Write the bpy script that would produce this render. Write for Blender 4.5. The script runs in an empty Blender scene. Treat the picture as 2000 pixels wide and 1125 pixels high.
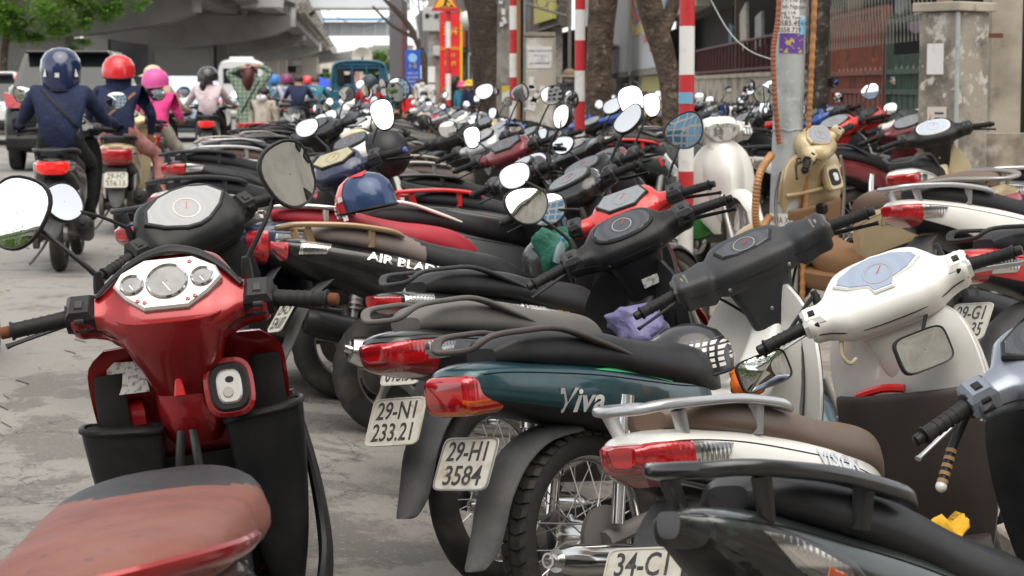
import bpy, bmesh, math, random
from math import sin, cos, pi, radians, sqrt, atan2
from mathutils import Vector as V, Matrix as MX
from mathutils.bvhtree import BVHTree
random.seed(7)
S = bpy.context.scene
COL = S.collection
# ------------------------------------------------------------------ camera, sky, sun
cd = bpy.data.cameras.new('camera'); cam = bpy.data.objects.new('camera', cd); COL.objects.link(cam)
cam.location = (0, 0, 1.38); cam.rotation_euler = (pi/2 - math.atan(292/3600), 0, 0)
cd.sensor_width = 36; cd.lens = 64.8; cd.shift_y = -0.052; cd.clip_end = 2000; cd.clip_start = .05
cd.dof.use_dof = True; cd.dof.focus_distance = 4.6; cd.dof.aperture_fstop = 9
S.camera = cam
W = bpy.data.worlds.new('World'); S.world = W; W.use_nodes = True
nt = W.node_tree; bg = nt.nodes['Background']
sky = nt.nodes.new('ShaderNodeTexSky'); sky.sky_type = 'NISHITA'; sky.sun_disc = False
SUN_EL, SUN_AZ = 66, 165
sky.sun_elevation = radians(SUN_EL); sky.sun_rotation = radians(SUN_AZ); sky.dust_density = 1.2; sky.air_density = 1.0
hs = nt.nodes.new('ShaderNodeHueSaturation'); hs.inputs['Saturation'].default_value = .12
nt.links.new(sky.outputs[0], hs.inputs['Color']); nt.links.new(hs.outputs[0], bg.inputs[0])
bg.inputs[1].default_value = .15
sl = bpy.data.lights.new('sun', 'SUN'); sl.energy = 1.5; sl.angle = radians(75); sl.color = (1, .91, .78)
so = bpy.data.objects.new('sun', sl); COL.objects.link(so)
so.rotation_euler = (radians(90-SUN_EL), 0, radians(180-SUN_AZ))
S.view_settings.view_transform = 'Standard'; S.view_settings.look = 'None'
S.view_settings.exposure = 1.05; S.view_settings.gamma = 1
S.view_settings.use_curve_mapping = False
S.cycles.max_bounces = 7; S.cycles.glossy_bounces = 4; S.cycles.transmission_bounces = 6; S.cycles.transparent_max_bounces = 12
S.cycles.use_denoising = True

# ------------------------------------------------------------------ mesh kit
def lerp(a, b, t): return a + (b-a)*t
def cr(rows, k=4):
    out = []
    n = len(rows)
    for i in range(n-1):
        p0, p1, p2, p3 = rows[max(i-1, 0)], rows[i], rows[i+1], rows[min(i+2, n-1)]
        for j in range(k):
            t = j/k
            out.append(tuple(.5*(2*b + (c-a)*t + (2*a-5*b+4*c-d)*t*t + (3*b-a-3*c+d)*t**3) for a, b, c, d in zip(p0, p1, p2, p3)))
    out.append(tuple(rows[-1]))
    return out
def spw(c, e): return math.copysign(abs(c)**e, c)
def ring(c, e1, e2, a, b, n=2.4, N=20, an=None, bn=None, tp=0):
    an = a if an is None else an; bn = b if bn is None else bn
    o = []
    for i in range(N):
        t = 2*pi*(i+.5)/N
        u, w = spw(cos(t), 2/n), spw(sin(t), 2/n)
        uu = u*(a if u > 0 else an); ww = w*(b if w > 0 else bn)
        o.append(c + e1*(uu*(1-tp*w)) + e2*ww)
    return o
X, Y, Z = V((1, 0, 0)), V((0, 1, 0)), V((0, 0, 1))
class MB:
    soft = False
    def __init__(s): s.v = []; s.f = []; s.sm = []; s.mi = []
    def add(s, vs, fs, smooth=True, m=0):
        o = len(s.v); s.v += [tuple(p) for p in vs]
        for i, f in enumerate(fs):
            s.f.append(tuple(o+j for j in f)); s.sm.append(smooth); s.mi.append(m[i] if isinstance(m, list) else m)
        return s
    def loft(s, rings, cap=True, smooth=True, m=0, closed=True, mf=None):
        N = len(rings[0]); vs = [p for r in rings for p in r]; fs = []; ms = []
        K = N if closed else N-1
        for i in range(len(rings)-1):
            for j in range(K):
                fs.append((i*N+j, i*N+(j+1) % N, (i+1)*N+(j+1) % N, (i+1)*N+j))
                ms.append(mf(i, j) if mf else m)
        if cap:
            fs.append(tuple(range(N))[::-1]); fs.append(tuple((len(rings)-1)*N+j for j in range(N)))
            ms += [mf(0, 0) if mf else m, mf(len(rings)-2, 0) if mf else m]
        return s.add(vs, fs, smooth, ms)
    def tube(s, pts, r, n=8, k=0, m=0, flat=1, cap=True, up=None, sq=2):
        pts = [tuple(p) for p in pts]
        rs = r if isinstance(r, (list, tuple)) else [r]*len(pts)
        rows = [p+(q,) for p, q in zip(pts, rs)]
        if k: rows = cr(rows, k)
        P = [V(q[:3]) for q in rows]; rings = []; nrm = None
        for i, p in enumerate(P):
            t = (P[min(i+1, len(P)-1)] - P[max(i-1, 0)]).normalized()
            if up is not None: b = t.cross(V(up)).normalized(); nrm = b.cross(t).normalized()
            else:
                if nrm is None: nrm = t.orthogonal().normalized()
                nrm = (nrm - t*nrm.dot(t)).normalized(); b = t.cross(nrm)
            q = rows[i][3]
            rings.append([p + nrm*(q*flat*spw(sin(2*pi*(j+.5)/n), 2/sq)) + b*(q*spw(cos(2*pi*(j+.5)/n), 2/sq)) for j in range(n)])
        return s.loft(rings, cap, True, m)
    def lathe(s, prof, n=24, mat=MX(), m=0, cap=False, smooth=True, fn=None):
        rings = []
        for i in range(n):
            a = 2*pi*i/n
            rings.append([mat @ V(((r+(fn(i, j) if fn else 0))*cos(a), (r+(fn(i, j) if fn else 0))*sin(a), h)) for j, (r, h) in enumerate(prof)])
        N = len(prof); vs = [p for r in rings for p in r]
        fs = [(i*N+j, ((i+1) % n)*N+j, ((i+1) % n)*N+j+1, i*N+j+1) for i in range(n) for j in range(N-1)]
        s.add(vs, fs, smooth, m)
        if cap:
            s.add([mat @ V((prof[-1][0]*cos(2*pi*i/n), prof[-1][0]*sin(2*pi*i/n), prof[-1][1])) for i in range(n)], [tuple(range(n))], smooth, m)
        return s
    def prism(s, poly, t, mat=MX(), bev=0, m=0, smooth=False):
        n = len(poly); c = V((sum(p[0] for p in poly)/n, sum(p[1] for p in poly)/n, 0))
        def rg(z, ins):
            o = []
            for i in range(n):
                p = V((poly[i][0], poly[i][1], 0)); a = V((poly[i-1][0], poly[i-1][1], 0)); b = V((poly[(i+1) % n][0], poly[(i+1) % n][1], 0))
                if ins:
                    e = (b-a).normalized(); q = V((-e.y, e.x, 0))
                    if q.dot(c-p) < 0: q = -q
                    p = p + q*ins
                o.append(mat @ V((p.x, p.y, z)))
            return o
        rings = [rg(0, bev), rg(bev, 0), rg(t-bev, 0), rg(t, bev)] if bev else [rg(0, 0), rg(t, 0)]
        return s.loft(rings, True, smooth, m)
    def box(s, c, d, rot=None, bev=0, m=0):
        x, y, z = d[0]/2, d[1]/2, d[2]
        mat = MX.Translation(c) @ (rot.to_4x4() if rot else MX()) @ MX.Translation((0, 0, -z/2))
        return s.prism([(-x, -y), (x, -y), (x, y), (-x, y)], z, mat, bev, m)
    def ell(s, c, r, nu=16, nv=10, m=0, v0=0, v1=pi, mat=MX()):
        rings = [[mat @ (V(c)+V((r[0]*sin(a)*cos(b), r[1]*sin(a)*sin(b), r[2]*cos(a)))) for b in [2*pi*i/nu for i in range(nu)]] for a in [lerp(v1, v0, i/nv) for i in range(nv+1)]]
        return s.loft(rings, False, True, m)
    def mesh(s, name):
        me = bpy.data.meshes.new(name); me.from_pydata(s.v, [], s.f)
        me.polygons.foreach_set('use_smooth', s.sm); me.polygons.foreach_set('material_index', s.mi)
        b = bmesh.new(); b.from_mesh(me); bmesh.ops.recalc_face_normals(b, faces=b.faces)
        for e in b.edges:
            if len(e.link_faces) == 2 and e.calc_face_angle(0) > .78 and not s.soft: e.smooth = False
        b.to_mesh(me); b.free()
        me.update(); return me
def frame(c, ax, upv=Z):
    """matrix whose local z runs along ax, at c"""
    z = V(ax).normalized(); x = V(upv).cross(z)
    if x.length < 1e-5: x = X.copy()
    x.normalize(); y = z.cross(x)
    m = MX((x, y, z)).transposed().to_4x4(); m.translation = V(c); return m
def sell(a, b, n=2.5, N=24, rot=0, sk=0):
    o = []
    for i in range(N):
        t = 2*pi*i/N; x, y = a*spw(cos(t), 2/n), b*spw(sin(t), 2/n); x *= 1+sk*y/b
        o.append((x*cos(rot)-y*sin(rot), x*sin(rot)+y*cos(rot)))
    return o
def obj(name, me, mats, parent=None, mw=None):
    if isinstance(me, MB): me = me.mesh(name)
    if not isinstance(mats, (list, tuple)): mats = [mats]
    if len(me.materials) == 0:
        for k in mats: me.materials.append(k)
    o = bpy.data.objects.new(name, me); COL.objects.link(o)
    for i, k in enumerate(mats):
        if i < len(me.materials) and me.materials[i] != k:
            o.material_slots[i].link = 'OBJECT'; o.material_slots[i].material = k
    if parent: o.parent = parent
    if mw is not None: o.matrix_local = mw
    return o
def tag(o, label=None, cat=None, group=None, kind=None):
    for k, v in (('label', label), ('category', cat), ('group', group), ('kind', kind)):
        if v: o[k] = v
    return o
def empty(name, label, cat, loc, rz=0, group=None):
    o = bpy.data.objects.new(name, None); COL.objects.link(o); o.location = loc; o.rotation_euler = (0, 0, rz); o.empty_display_size = .1
    return tag(o, label, cat, group)
TXC = {}
TS = bpy.data.scenes.new('workbench')
def evaluated(o):
    """mesh of o with its modifiers, evaluated in a scene of its own (fast)"""
    TS.collection.objects.link(o); vl = TS.view_layers[0]; vl.update(); me = bpy.data.meshes.new_from_object(o.evaluated_get(vl.depsgraph)); return me
def text_mesh(body, size, sx=1, ext=.001, shear=0, align='CENTER', bold=0):
    key = (body, size, sx, ext, shear, align, bold)
    if key in TXC: return TXC[key]
    cu = bpy.data.curves.new('lettering', 'FONT'); cu.body = body; cu.size = size; cu.extrude = ext; cu.shear = shear
    cu.align_x = align; cu.align_y = 'CENTER'; cu.resolution_u = 3; cu.offset = bold
    o = bpy.data.objects.new('lettering', cu); me = evaluated(o)
    bpy.data.objects.remove(o); bpy.data.curves.remove(cu)
    for v in me.vertices: v.co.x *= sx
    me.materials.clear(); TXC[key] = me
    return me

# ------------------------------------------------------------------ materials
MC = {}
def pbr(name, col, rough=.5, metal=0, coat=0, mix=None, bump=None, trans=0, emit=0, spec=.5, ior=1.45, coatr=.05, alpha=1, dust=0, sheen=0):
    """mix=(colour, scale, lo, hi, detail) second colour by noise; dust = 0..1 amount of fine grey dust"""
    if name in MC: return MC[name]
    m = bpy.data.materials.new(name); m.use_nodes = True; MC[name] = m
    t = m.node_tree; p = t.nodes['Principled BSDF']; L = t.links.new
    p.inputs['Base Color'].default_value = (*col, 1); p.inputs['Roughness'].default_value = rough; p.inputs['Metallic'].default_value = metal
    p.inputs['Coat Weight'].default_value = coat; p.inputs['Coat Roughness'].default_value = coatr
    p.inputs['Specular IOR Level'].default_value = spec; p.inputs['IOR'].default_value = ior
    p.inputs['Transmission Weight'].default_value = trans; p.inputs['Alpha'].default_value = alpha
    if emit: p.inputs['Emission Color'].default_value = (*col, 1); p.inputs['Emission Strength'].default_value = emit
    if mix or bump or dust:
        tc = t.nodes.new('ShaderNodeTexCoord'); oi = t.nodes.new('ShaderNodeObjectInfo'); vm = t.nodes.new('ShaderNodeVectorMath')
        vm.operation = 'ADD'; sc = t.nodes.new('ShaderNodeMath'); sc.operation = 'MULTIPLY'; sc.inputs[1].default_value = 37
        L(oi.outputs['Random'], sc.inputs[0]); L(tc.outputs['Object'], vm.inputs[0]); L(sc.outputs[0], vm.inputs[1]); src = vm.outputs[0]
        cur = None
        def noise(scale, det=6, ro=.6):
            n = t.nodes.new('ShaderNodeTexNoise'); n.inputs['Scale'].default_value = scale; n.inputs['Detail'].default_value = det; n.inputs['Roughness'].default_value = ro
            L(src, n.inputs['Vector']); return n
        def ramp(n, lo, hi, o0=0, o1=1):
            r = t.nodes.new('ShaderNodeMapRange'); r.inputs[1].default_value = lo; r.inputs[2].default_value = hi; r.inputs[3].default_value = o0; r.inputs[4].default_value = o1
            L(n, r.inputs[0]); return r.outputs[0]
        def mixc(a, b, f):
            x = t.nodes.new('ShaderNodeMix'); x.data_type = 'RGBA'
            if a is None: x.inputs[6].default_value = (*col, 1)
            else: L(a, x.inputs[6])
            x.inputs[7].default_value = (*b, 1); L(f, x.inputs[0]); return x.outputs[2]
        for mm in (mix if isinstance(mix, list) else [mix] if mix else []):
            cur = mixc(cur, mm[0], ramp(noise(mm[1], mm[4] if len(mm) > 4 else 6).outputs[0], mm[2], mm[3]))
        if dust:
            f1 = ramp(noise(5, 10, .75).outputs[0], .42, .80, 0, dust)
            cur = mixc(cur, (.20, .185, .165), f1)
            rr = ramp(noise(7, 6).outputs[0], .35, .7, rough, min(1, rough+.35*dust+.06)); L(rr, p.inputs['Roughness'])
            if coat: p.inputs['Coat Roughness'].default_value = .08
        if cur is not None: L(cur, p.inputs['Base Color'])
        if bump:
            b = t.nodes.new('ShaderNodeBump'); b.inputs['Strength'].default_value = bump[1]; b.inputs['Distance'].default_value = bump[2] if len(bump) > 2 else .003
            L(noise(bump[0], 5).outputs[0], b.inputs['Height']); L(b.outputs[0], p.inputs['Normal'])
    return m
def paint(name, col, metal=.0, dust=.22, rough=.28, coat=.8): return pbr('paint_'+name, col, rough, metal, coat, dust=dust)
def lens_mat(nm, c, c2, metal=0):
    """moulded lamp lens: fine vertical ribs, dark gaps between the reflector cells"""
    m = pbr(nm, c, .10, metal, 1, spec=.8); t = m.node_tree; p = t.nodes['Principled BSDF']; tc = t.nodes.new('ShaderNodeTexCoord'); fs = []
    for ax, sc in (('X', 150), ('Z', 42)):
        w = t.nodes.new('ShaderNodeTexWave'); w.bands_direction = ax; w.inputs['Scale'].default_value = sc/6.28; t.links.new(tc.outputs['Object'], w.inputs['Vector']); fs.append(w)
    r = t.nodes.new('ShaderNodeMapRange'); r.inputs[1].default_value = .55; r.inputs[2].default_value = .9; t.links.new(fs[1].outputs['Fac'], r.inputs[0])
    x = t.nodes.new('ShaderNodeMix'); x.data_type = 'RGBA'; x.inputs[6].default_value = (*c, 1); x.inputs[7].default_value = (*c2, 1); t.links.new(r.outputs[0], x.inputs[0]); t.links.new(x.outputs[2], p.inputs['Base Color'])
    b = t.nodes.new('ShaderNodeBump'); b.inputs['Strength'].default_value = .35; b.inputs['Distance'].default_value = .002; t.links.new(fs[0].outputs['Fac'], b.inputs['Height']); t.links.new(b.outputs[0], p.inputs['Normal']); return m
def dial_mat(nm, c, c2):
    """instrument face under glass: concentric dial bands around the middle"""
    m = pbr(nm, c, .07, 0, 1); t = m.node_tree; p = t.nodes['Principled BSDF']; tc = t.nodes.new('ShaderNodeTexCoord')
    w = t.nodes.new('ShaderNodeTexWave'); w.wave_type = 'RINGS'; w.rings_direction = 'Z'; w.inputs['Scale'].default_value = 9; t.links.new(tc.outputs['Object'], w.inputs['Vector'])
    r = t.nodes.new('ShaderNodeMapRange'); r.inputs[1].default_value = .45; r.inputs[2].default_value = .6; t.links.new(w.outputs['Fac'], r.inputs[0])
    x = t.nodes.new('ShaderNodeMix'); x.data_type = 'RGBA'; x.inputs[6].default_value = (*c, 1); x.inputs[7].default_value = (*c2, 1); t.links.new(r.outputs[0], x.inputs[0]); t.links.new(x.outputs[2], p.inputs['Base Color']); return m
M = dict(
    red=paint('red', (.30, .006, .009), .4, dust=.08), dred=paint('maroon', (.16, .008, .014), .2), teal=paint('teal', (.010, .055, .070), .35), navy=paint('navy', (.010, .018, .06), .3),
    white=paint('white', (.80, .79, .74), dust=.12), silverblue=paint('silver_blue', (.23, .26, .31), .6, dust=.1), silver=paint('silver', (.46, .47, .48), .6, dust=.12), black=paint('black', (.008, .008, .009), .0, dust=.10),
    graph=paint('graphite', (.040, .050, .050), .45), beige=paint('beige', (.52, .41, .23), .15, dust=.15), cream=paint('cream', (.66, .56, .36)), blue=paint('blue', (.02, .07, .33), .2),
    brightred=paint('bright_red', (.62, .015, .015)), orange=paint('orange', (.62, .08, .01)), pink=paint('pink', (.75, .10, .30)), grey=paint('grey', (.17, .18, .19), .3),
    gold=paint('gold', (.33, .22, .11), .4), brownp=pbr('brown_plastic', (.23, .12, .055), .5, dust=.2), dbrown=pbr('dark_brown_plastic', (.035, .026, .024), .5, dust=.1, bump=(300, .15, .001)),
    plastic=pbr('black_plastic', (.011, .0115, .0125), .38, dust=.12, spec=.32), gplastic=pbr('grey_plastic', (.034, .036, .040), .40, dust=.16, spec=.32), dusty=pbr('dusty_plastic', (.10, .094, .085), .6, dust=.3),
    mud=pbr('mudguard_plastic', (.06, .062, .066), .6, dust=.55), seat=pbr('black_seat_vinyl', (.015, .0155, .018), .42, spec=.35, bump=(500, .25, .0006), dust=.10),
    seatgrey=pbr('dusty_grey_seat', (.12, .115, .105), .6, bump=(500, .25, .0006), dust=.4), seatbrown=pbr('brown_seat', (.125, .082, .058), .45, bump=(500, .25, .0006), dust=.15),
    seattaupe=pbr('taupe_seat', (.17, .135, .12), .5, bump=(500, .25, .0006), dust=.2), seatred=pbr('red_seat', (.38, .02, .035), .45, bump=(500, .25, .0006), dust=.1),
    seatsalmon=pbr('faded_red_seat', (.195, .060, .036), .48, bump=(420, .5, .0012), dust=.2, mix=[((.15, .036, .026), 9, .4, .65), ((.10, .03, .026), 38, .62, .7, 3)]), railbrown=pbr('brown_black_rail', (.055, .043, .040), .45, dust=.15),
    chrome=pbr('chrome', (.75, .74, .72), .12, 1, dust=.25), steel=pbr('worn_steel', (.42, .40, .38), .38, 1, dust=.4), alloy=pbr('cast_alloy', (.36, .35, .33), .45, .8, dust=.5),
    dirtysteel=pbr('dirty_engine_metal', (.16, .15, .14), .55, .6, dust=.7), rubber=pbr('tyre_rubber', (.022, .021, .020), .8, mix=((.10, .09, .075), 6, .45, .8), bump=(90, .3, .002)),
    grip=pbr('grip_rubber', (.012, .012, .013), .55, dust=.1, spec=.32, bump=(160, .2, .001)), mirror=pbr('mirror_glass', (.93, .94, .94), .015, 1),
    redlens=lens_mat('red_lens', (.42, .006, .010), (.25, .004, .007)), orangelens=lens_mat('amber_lens', (.62, .11, .010), (.40, .06, .006)),
    clear=lens_mat('clear_lens', (.62, .61, .58), (.16, .16, .16), .75), lit=pbr('lit_tail_light', (.6, .010, .008), .12, coat=1, emit=.45),
    glass=dial_mat('dash_glass', (.030, .033, .037), (.045, .049, .054)), dashlight=dial_mat('dash_face_pale', (.21, .225, .24), (.225, .24, .255)),
    dashyellow=dial_mat('dash_face_amber', (.36, .32, .18), (.385, .345, .20)), dashblue=dial_mat('dash_face_blue', (.27, .33, .43), (.29, .35, .45)),
    headlamp=pbr('headlamp_glass', (.62, .61, .57), .08, .5, 1, mix=[((.20, .20, .19), 16, .50, .60, 2), ((.75, .74, .68), 30, .58, .66, 2)]),
    plate=pbr('number_plate', (.52, .51, .45), .45, mix=[((.36, .31, .22), 14, .48, .72), ((.14, .08, .045), 26, .66, .74)], dust=.35), ink=pbr('plate_ink', (.03, .03, .032), .5, mix=((.16, .13, .09), 60, .52, .75)), rust=pbr('rust', (.13, .045, .02), .9),
    silverpanel=pbr('silver_dash_panel', (.62, .61, .58), .3, .7, .3, dust=.12), decalw=pbr('pale_decal', (.68, .68, .66), .4, .2), decals=pbr('chrome_decal', (.6, .6, .6), .25, .9), decalr=pbr('red_decal', (.55, .02, .03), .35),
    decalgreen=pbr('green_decal', (.10, .55, .25), .4), decallilac=pbr('lilac_decal', (.42, .34, .50), .4),
    decaly=pbr('yellow_decal', (.70, .46, .02), .35), sticker=pbr('white_sticker', (.7, .69, .65), .5, mix=((.3, .3, .3), 90, .5, .6, 2)), gapdark=pbr('panel_gap_black', (.004, .004, .004), .8), seatedge=pbr('seat_piping_vinyl', (.035, .036, .038), .5), hcol=pbr('helmet_black', (.012, .012, .013), .25, coat=.8, dust=.12),
)
# ------------------------------------------------------------------ two-wheeler kit (x forward, y left, z up, origin under the rear axle)
RK = radians(26); AX = V((-sin(RK), 0, cos(RK)))
MESH = {}
def mk(key, fn):
    if key not in MESH:
        r = fn(); MESH[key] = r.mesh(str(key[0])) if isinstance(r, MB) else r
    return MESH[key]
def rows_at(rows, x):
    rows = cr(rows, 6)
    for a, b in zip(rows, rows[1:]):
        if a[0] <= x <= b[0]:
            t = (x-a[0])/max(1e-6, b[0]-a[0]); return tuple(lerp(p, q, t) for p, q in zip(a, b))
    return rows[0] if x < rows[0][0] else rows[-1]
def body(rows, n=2.6, N=24, k=4, mf=None, sc=1, tp=0, m=0):
    """rows (x, z centre, half width, up, down)"""
    R = cr(rows, k)
    return MB().loft([ring(V((r[0], 0, r[1])), Y, Z, max(.004, r[2]*sc), max(.004, r[3]*sc), n, N, bn=max(.004, r[4]*sc), tp=tp) for r in R], mf=mf, m=m)
def mirror_y(mb):
    o = len(mb.v); mb.v += [(a, -b, c) for a, b, c in mb.v]
    k = len(mb.f)
    for i in range(k): mb.f.append(tuple(o+j for j in reversed(mb.f[i]))); mb.sm.append(mb.sm[i]); mb.mi.append(mb.mi[i])
    return mb
# ---- wheels
def tyre(R, w, cx, blocks=0):
    mat = MX.Translation((cx, 0, R)) @ MX.Rotation(pi/2, 4, 'X')
    h = w/2; prof = [(R-w*.95, -h*.62), (R-w*.75, -h*.92), (R-w*.42, -h), (R-w*.2, -h*.86), (R-w*.08, -h*.62), (R-w*.015, -h*.34), (R, 0)]
    prof += [(r, -y) for r, y in prof[-2::-1]]
    def groove(i, j):
        if j in (4, 8): return -.005 if i % 3 == 0 else 0
        if j in (5, 7): return -.005 if (i+1) % 3 == 0 else 0
        return 0
    return MB().lathe(prof, 72, mat, fn=groove)
def tread(R, w, cx, n=46):
    mb = MB(); h = w/2
    for i in range(n):
        for sd in (-1, 1):
            a = 2*pi*(i+(.5 if sd > 0 else 0))/n; da = 2*pi/n
            pr = [(R-.001, .10), (R-.006, .46), (R-w*.10, .74), (R-w*.27, .95)]
            q = []
            for off in (0, .0045):
                for s2 in (-1, 1):
                    for j, (r, y) in enumerate(pr):
                        b = a + s2*da*(.40 if j < 2 else .30) + (.18*da if j in (1, 2) else 0)
                        q.append(V((cx+(r+off)*cos(b), sd*(h*y+off*.7), R+(r+off)*sin(b))))
            f = []
            for j in range(3):
                f += [(8+j, 9+j, 13+j, 12+j), (j, j+1, 9+j, 8+j), (4+j, 12+j, 13+j, 5+j)]
            f += [(3, 7, 15, 11), (0, 8, 12, 4)]
            mb.add(q, f, False)
    return mb
def rim(R, w, cx, kind):
    mat = MX.Translation((cx, 0, R)) @ MX.Rotation(pi/2, 4, 'X'); h = w/2; r0 = R-w*.9; mb = MB()
    mb.lathe([(r0+.012, -h*.66), (r0+.016, -h*.72), (r0+.008, -h*.74), (r0-.006, -h*.55), (r0-.016, -h*.3), (r0-.018, 0), (r0-.016, h*.3), (r0-.006, h*.55), (r0+.008, h*.74), (r0+.016, h*.72), (r0+.012, h*.66)], 56, mat)
    if kind == 'spoke':
        mb.lathe([(.012, -.075), (.05, -.07), (.058, -.05), (.045, -.03), (.04, .03), (.058, .05), (.05, .07), (.012, .075)], 24, mat)
    else:
        mb.lathe([(.012, -.06), (.045, -.055), (.055, -.03), (.055, .03), (.045, .055), (.012, .06)], 20, mat)
        ns = 5 if kind == 'alloy' else 3
        for i in range(ns):
            a = 2*pi*i/ns+.3; p0 = V((cx+.04*cos(a), 0, R+.04*sin(a))); p1 = V((cx+(r0-.008)*cos(a+.12), 0, R+(r0-.008)*sin(a+.12)))
            mb.tube([p0, lerp(p0, p1, .5), p1], [.026, .017, .022], 8, 2, flat=.8, up=(0, 1, 0))
    return mb
def spokes(R, w, cx):
    mb = MB(); r0 = R-w*.9-.016
    for i in range(36):
        a = 2*pi*i/36; sd = 1 if i % 2 else -1; b = a+(.55 if (i//2) % 2 else -.55)
        mb.tube([(cx+.05*cos(b), sd*.048, R+.05*sin(b)), (cx+r0*cos(a), sd*.006, R+r0*sin(a))], .0021, 4, cap=False)
    return mb
# ---- seats and tails
SEAT_S = [(-.335, .800, .04, .012, .02), (-.27, .797, .10, .034, .03), (-.13, .782, .125, .044, .04), (.02, .757, .135, .042, .05), (.13, .727, .145, .040, .055), (.24, .703, .152, .042, .055), (.36, .684, .142, .046, .055), (.47, .662, .115, .044, .06), (.555, .628, .075, .034, .06), (.61, .592, .03, .012, .03)]
SEAT_U = [(-.31, .797, .05, .012, .02), (-.25, .800, .095, .034, .03), (-.12, .790, .115, .044, .04), (.04, .770, .128, .044, .045), (.16, .742, .132, .042, .05), (.28, .720, .130, .044, .055), (.40, .700, .116, .046, .06), (.50, .674, .09, .046, .06), (.58, .640, .055, .032, .05), (.612, .615, .02, .01, .03)]
SEAT_R = [(-0.64, 0.738, 0.08, 0.02, 0.03), (-0.5, 0.73, 0.155, 0.036, 0.045), (-0.3, 0.708, 0.172, 0.044, 0.058), (-0.1, 0.683, 0.185, 0.05, 0.07), (0.06, 0.67, 0.19, 0.054, 0.08), (0.18, 0.664, 0.175, 0.056, 0.085), (0.28, 0.654, 0.135, 0.052, 0.085), (0.35, 0.633, 0.08, 0.045, 0.08), (0.385, 0.613, 0.03, 0.02, 0.05)]
TAIL_V = [(-.43, .735, .045, .02, .03), (-.40, .735, .085, .036, .05), (-.32, .725, .115, .05, .075), (-.18, .700, .14, .066, .105), (0, .655, .158, .09, .15), (.18, .605, .168, .115, .185), (.34, .545, .16, .14, .19), (.46, .49, .13, .165, .165), (.54, .45, .09, .17, .13), (.58, .43, .05, .12, .08)]
TAIL_A = [(-.46, .755, .03, .012, .02), (-.42, .745, .07, .03, .05), (-.32, .728, .105, .05, .09), (-.18, .700, .13, .062, .12), (0, .66, .15, .085, .15), (.18, .61, .16, .11, .185), (.34, .55, .155, .135, .19), (.46, .49, .125, .165, .17), (.56, .44, .08, .16, .13), (.60, .43, .05, .12, .08)]
TAIL_H = [(-.41, .70, .08, .05, .07), (-.37, .70, .12, .07, .10), (-.25, .69, .15, .08, .14), (-.05, .665, .165, .085, .18), (.15, .62, .172, .10, .21), (.32, .56, .165, .13, .21), (.45, .49, .135, .165, .18), (.55, .45, .09, .16, .14), (.59, .43, .05, .12, .08)]
TAIL_U = [(-.44, .735, .05, .022, .03), (-.41, .735, .082, .040, .06), (-.33, .728, .10, .052, .075), (-.18, .705, .115, .062, .09), (0, .672, .124, .075, .105), (.18, .632, .122, .085, .12), (.34, .60, .108, .09, .13), (.46, .585, .09, .085, .135), (.54, .57, .06, .07, .10), (.57, .56, .03, .04, .06)]
TAIL_C = [(-.50, .77, .03, .012, .02), (-.45, .76, .055, .026, .035), (-.34, .74, .085, .042, .06), (-.18, .71, .11, .058, .085), (0, .672, .122, .075, .105), (.18, .632, .122, .085, .12), (.34, .60, .108, .09, .13), (.46, .585, .09, .085, .135), (.54, .57, .06, .07, .10), (.57, .56, .03, .04, .06)]
TAILS = dict(vision=(TAIL_V, 2.7), air=(TAIL_A, 2.2), sh=(TAIL_H, 3.0), under=(TAIL_U, 3.0), curvy=(TAIL_C, 2.3))
BV = {}
def tail_bvh(kind):
    if kind not in BV:
        mb = body(TAILS[kind][0], TAILS[kind][1], 40, 6); BV[kind] = BVHTree.FromPolygons([V(p) for p in mb.v], mb.f)
    return BV[kind]
def on_side(bvh, x, z, sd, off):
    h = bvh.ray_cast(V((x, sd*.6, z)), V((0, -sd, 0)))
    if h[0] is None:
        h = bvh.find_nearest(V((x, sd*.14, z))); return h[0]+V((0, sd*off, 0))
    return h[0]+V((0, sd*off, 0))
def patch(bvh, poly, sd, t=.004, k=3, m=0):
    pts = []
    n = len(poly)
    for i in range(n):
        a, b = poly[i], poly[(i+1) % n]
        for j in range(k): pts.append((lerp(a[0], b[0], j/k), lerp(a[1], b[1], j/k)))
    c = (sum(p[0] for p in pts)/len(pts), sum(p[1] for p in pts)/len(pts)); R = []
    for sc, off in ((1, -.004), (1, t*.6), (.96, t), (.62, t*1.15), (.3, t*1.2), (.02, t*1.2)):
        R.append([on_side(bvh, c[0]+(p[0]-c[0])*sc, c[1]+(p[1]-c[1])*sc, sd, off) for p in pts])
    if sd > 0: R = [r[::-1] for r in R]
    return MB().loft(R, True, True, m)
def side_text(bvh, body_, size, x, z, ang, sd, sx=1, shear=.2, bold=0, off=.0045):
    me = text_mesh(body_, size, sx, 0, shear, bold=bold).copy(); ca, sa = cos(ang), sin(ang)
    for v in me.vertices:
        u, w = v.co.x*(-sd), v.co.y      # reads left to right seen from that side
        v.co = on_side(bvh, x + u*ca - w*sa*(-sd)*0 , z + w*ca + u*sa, sd, off)
    return me
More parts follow.
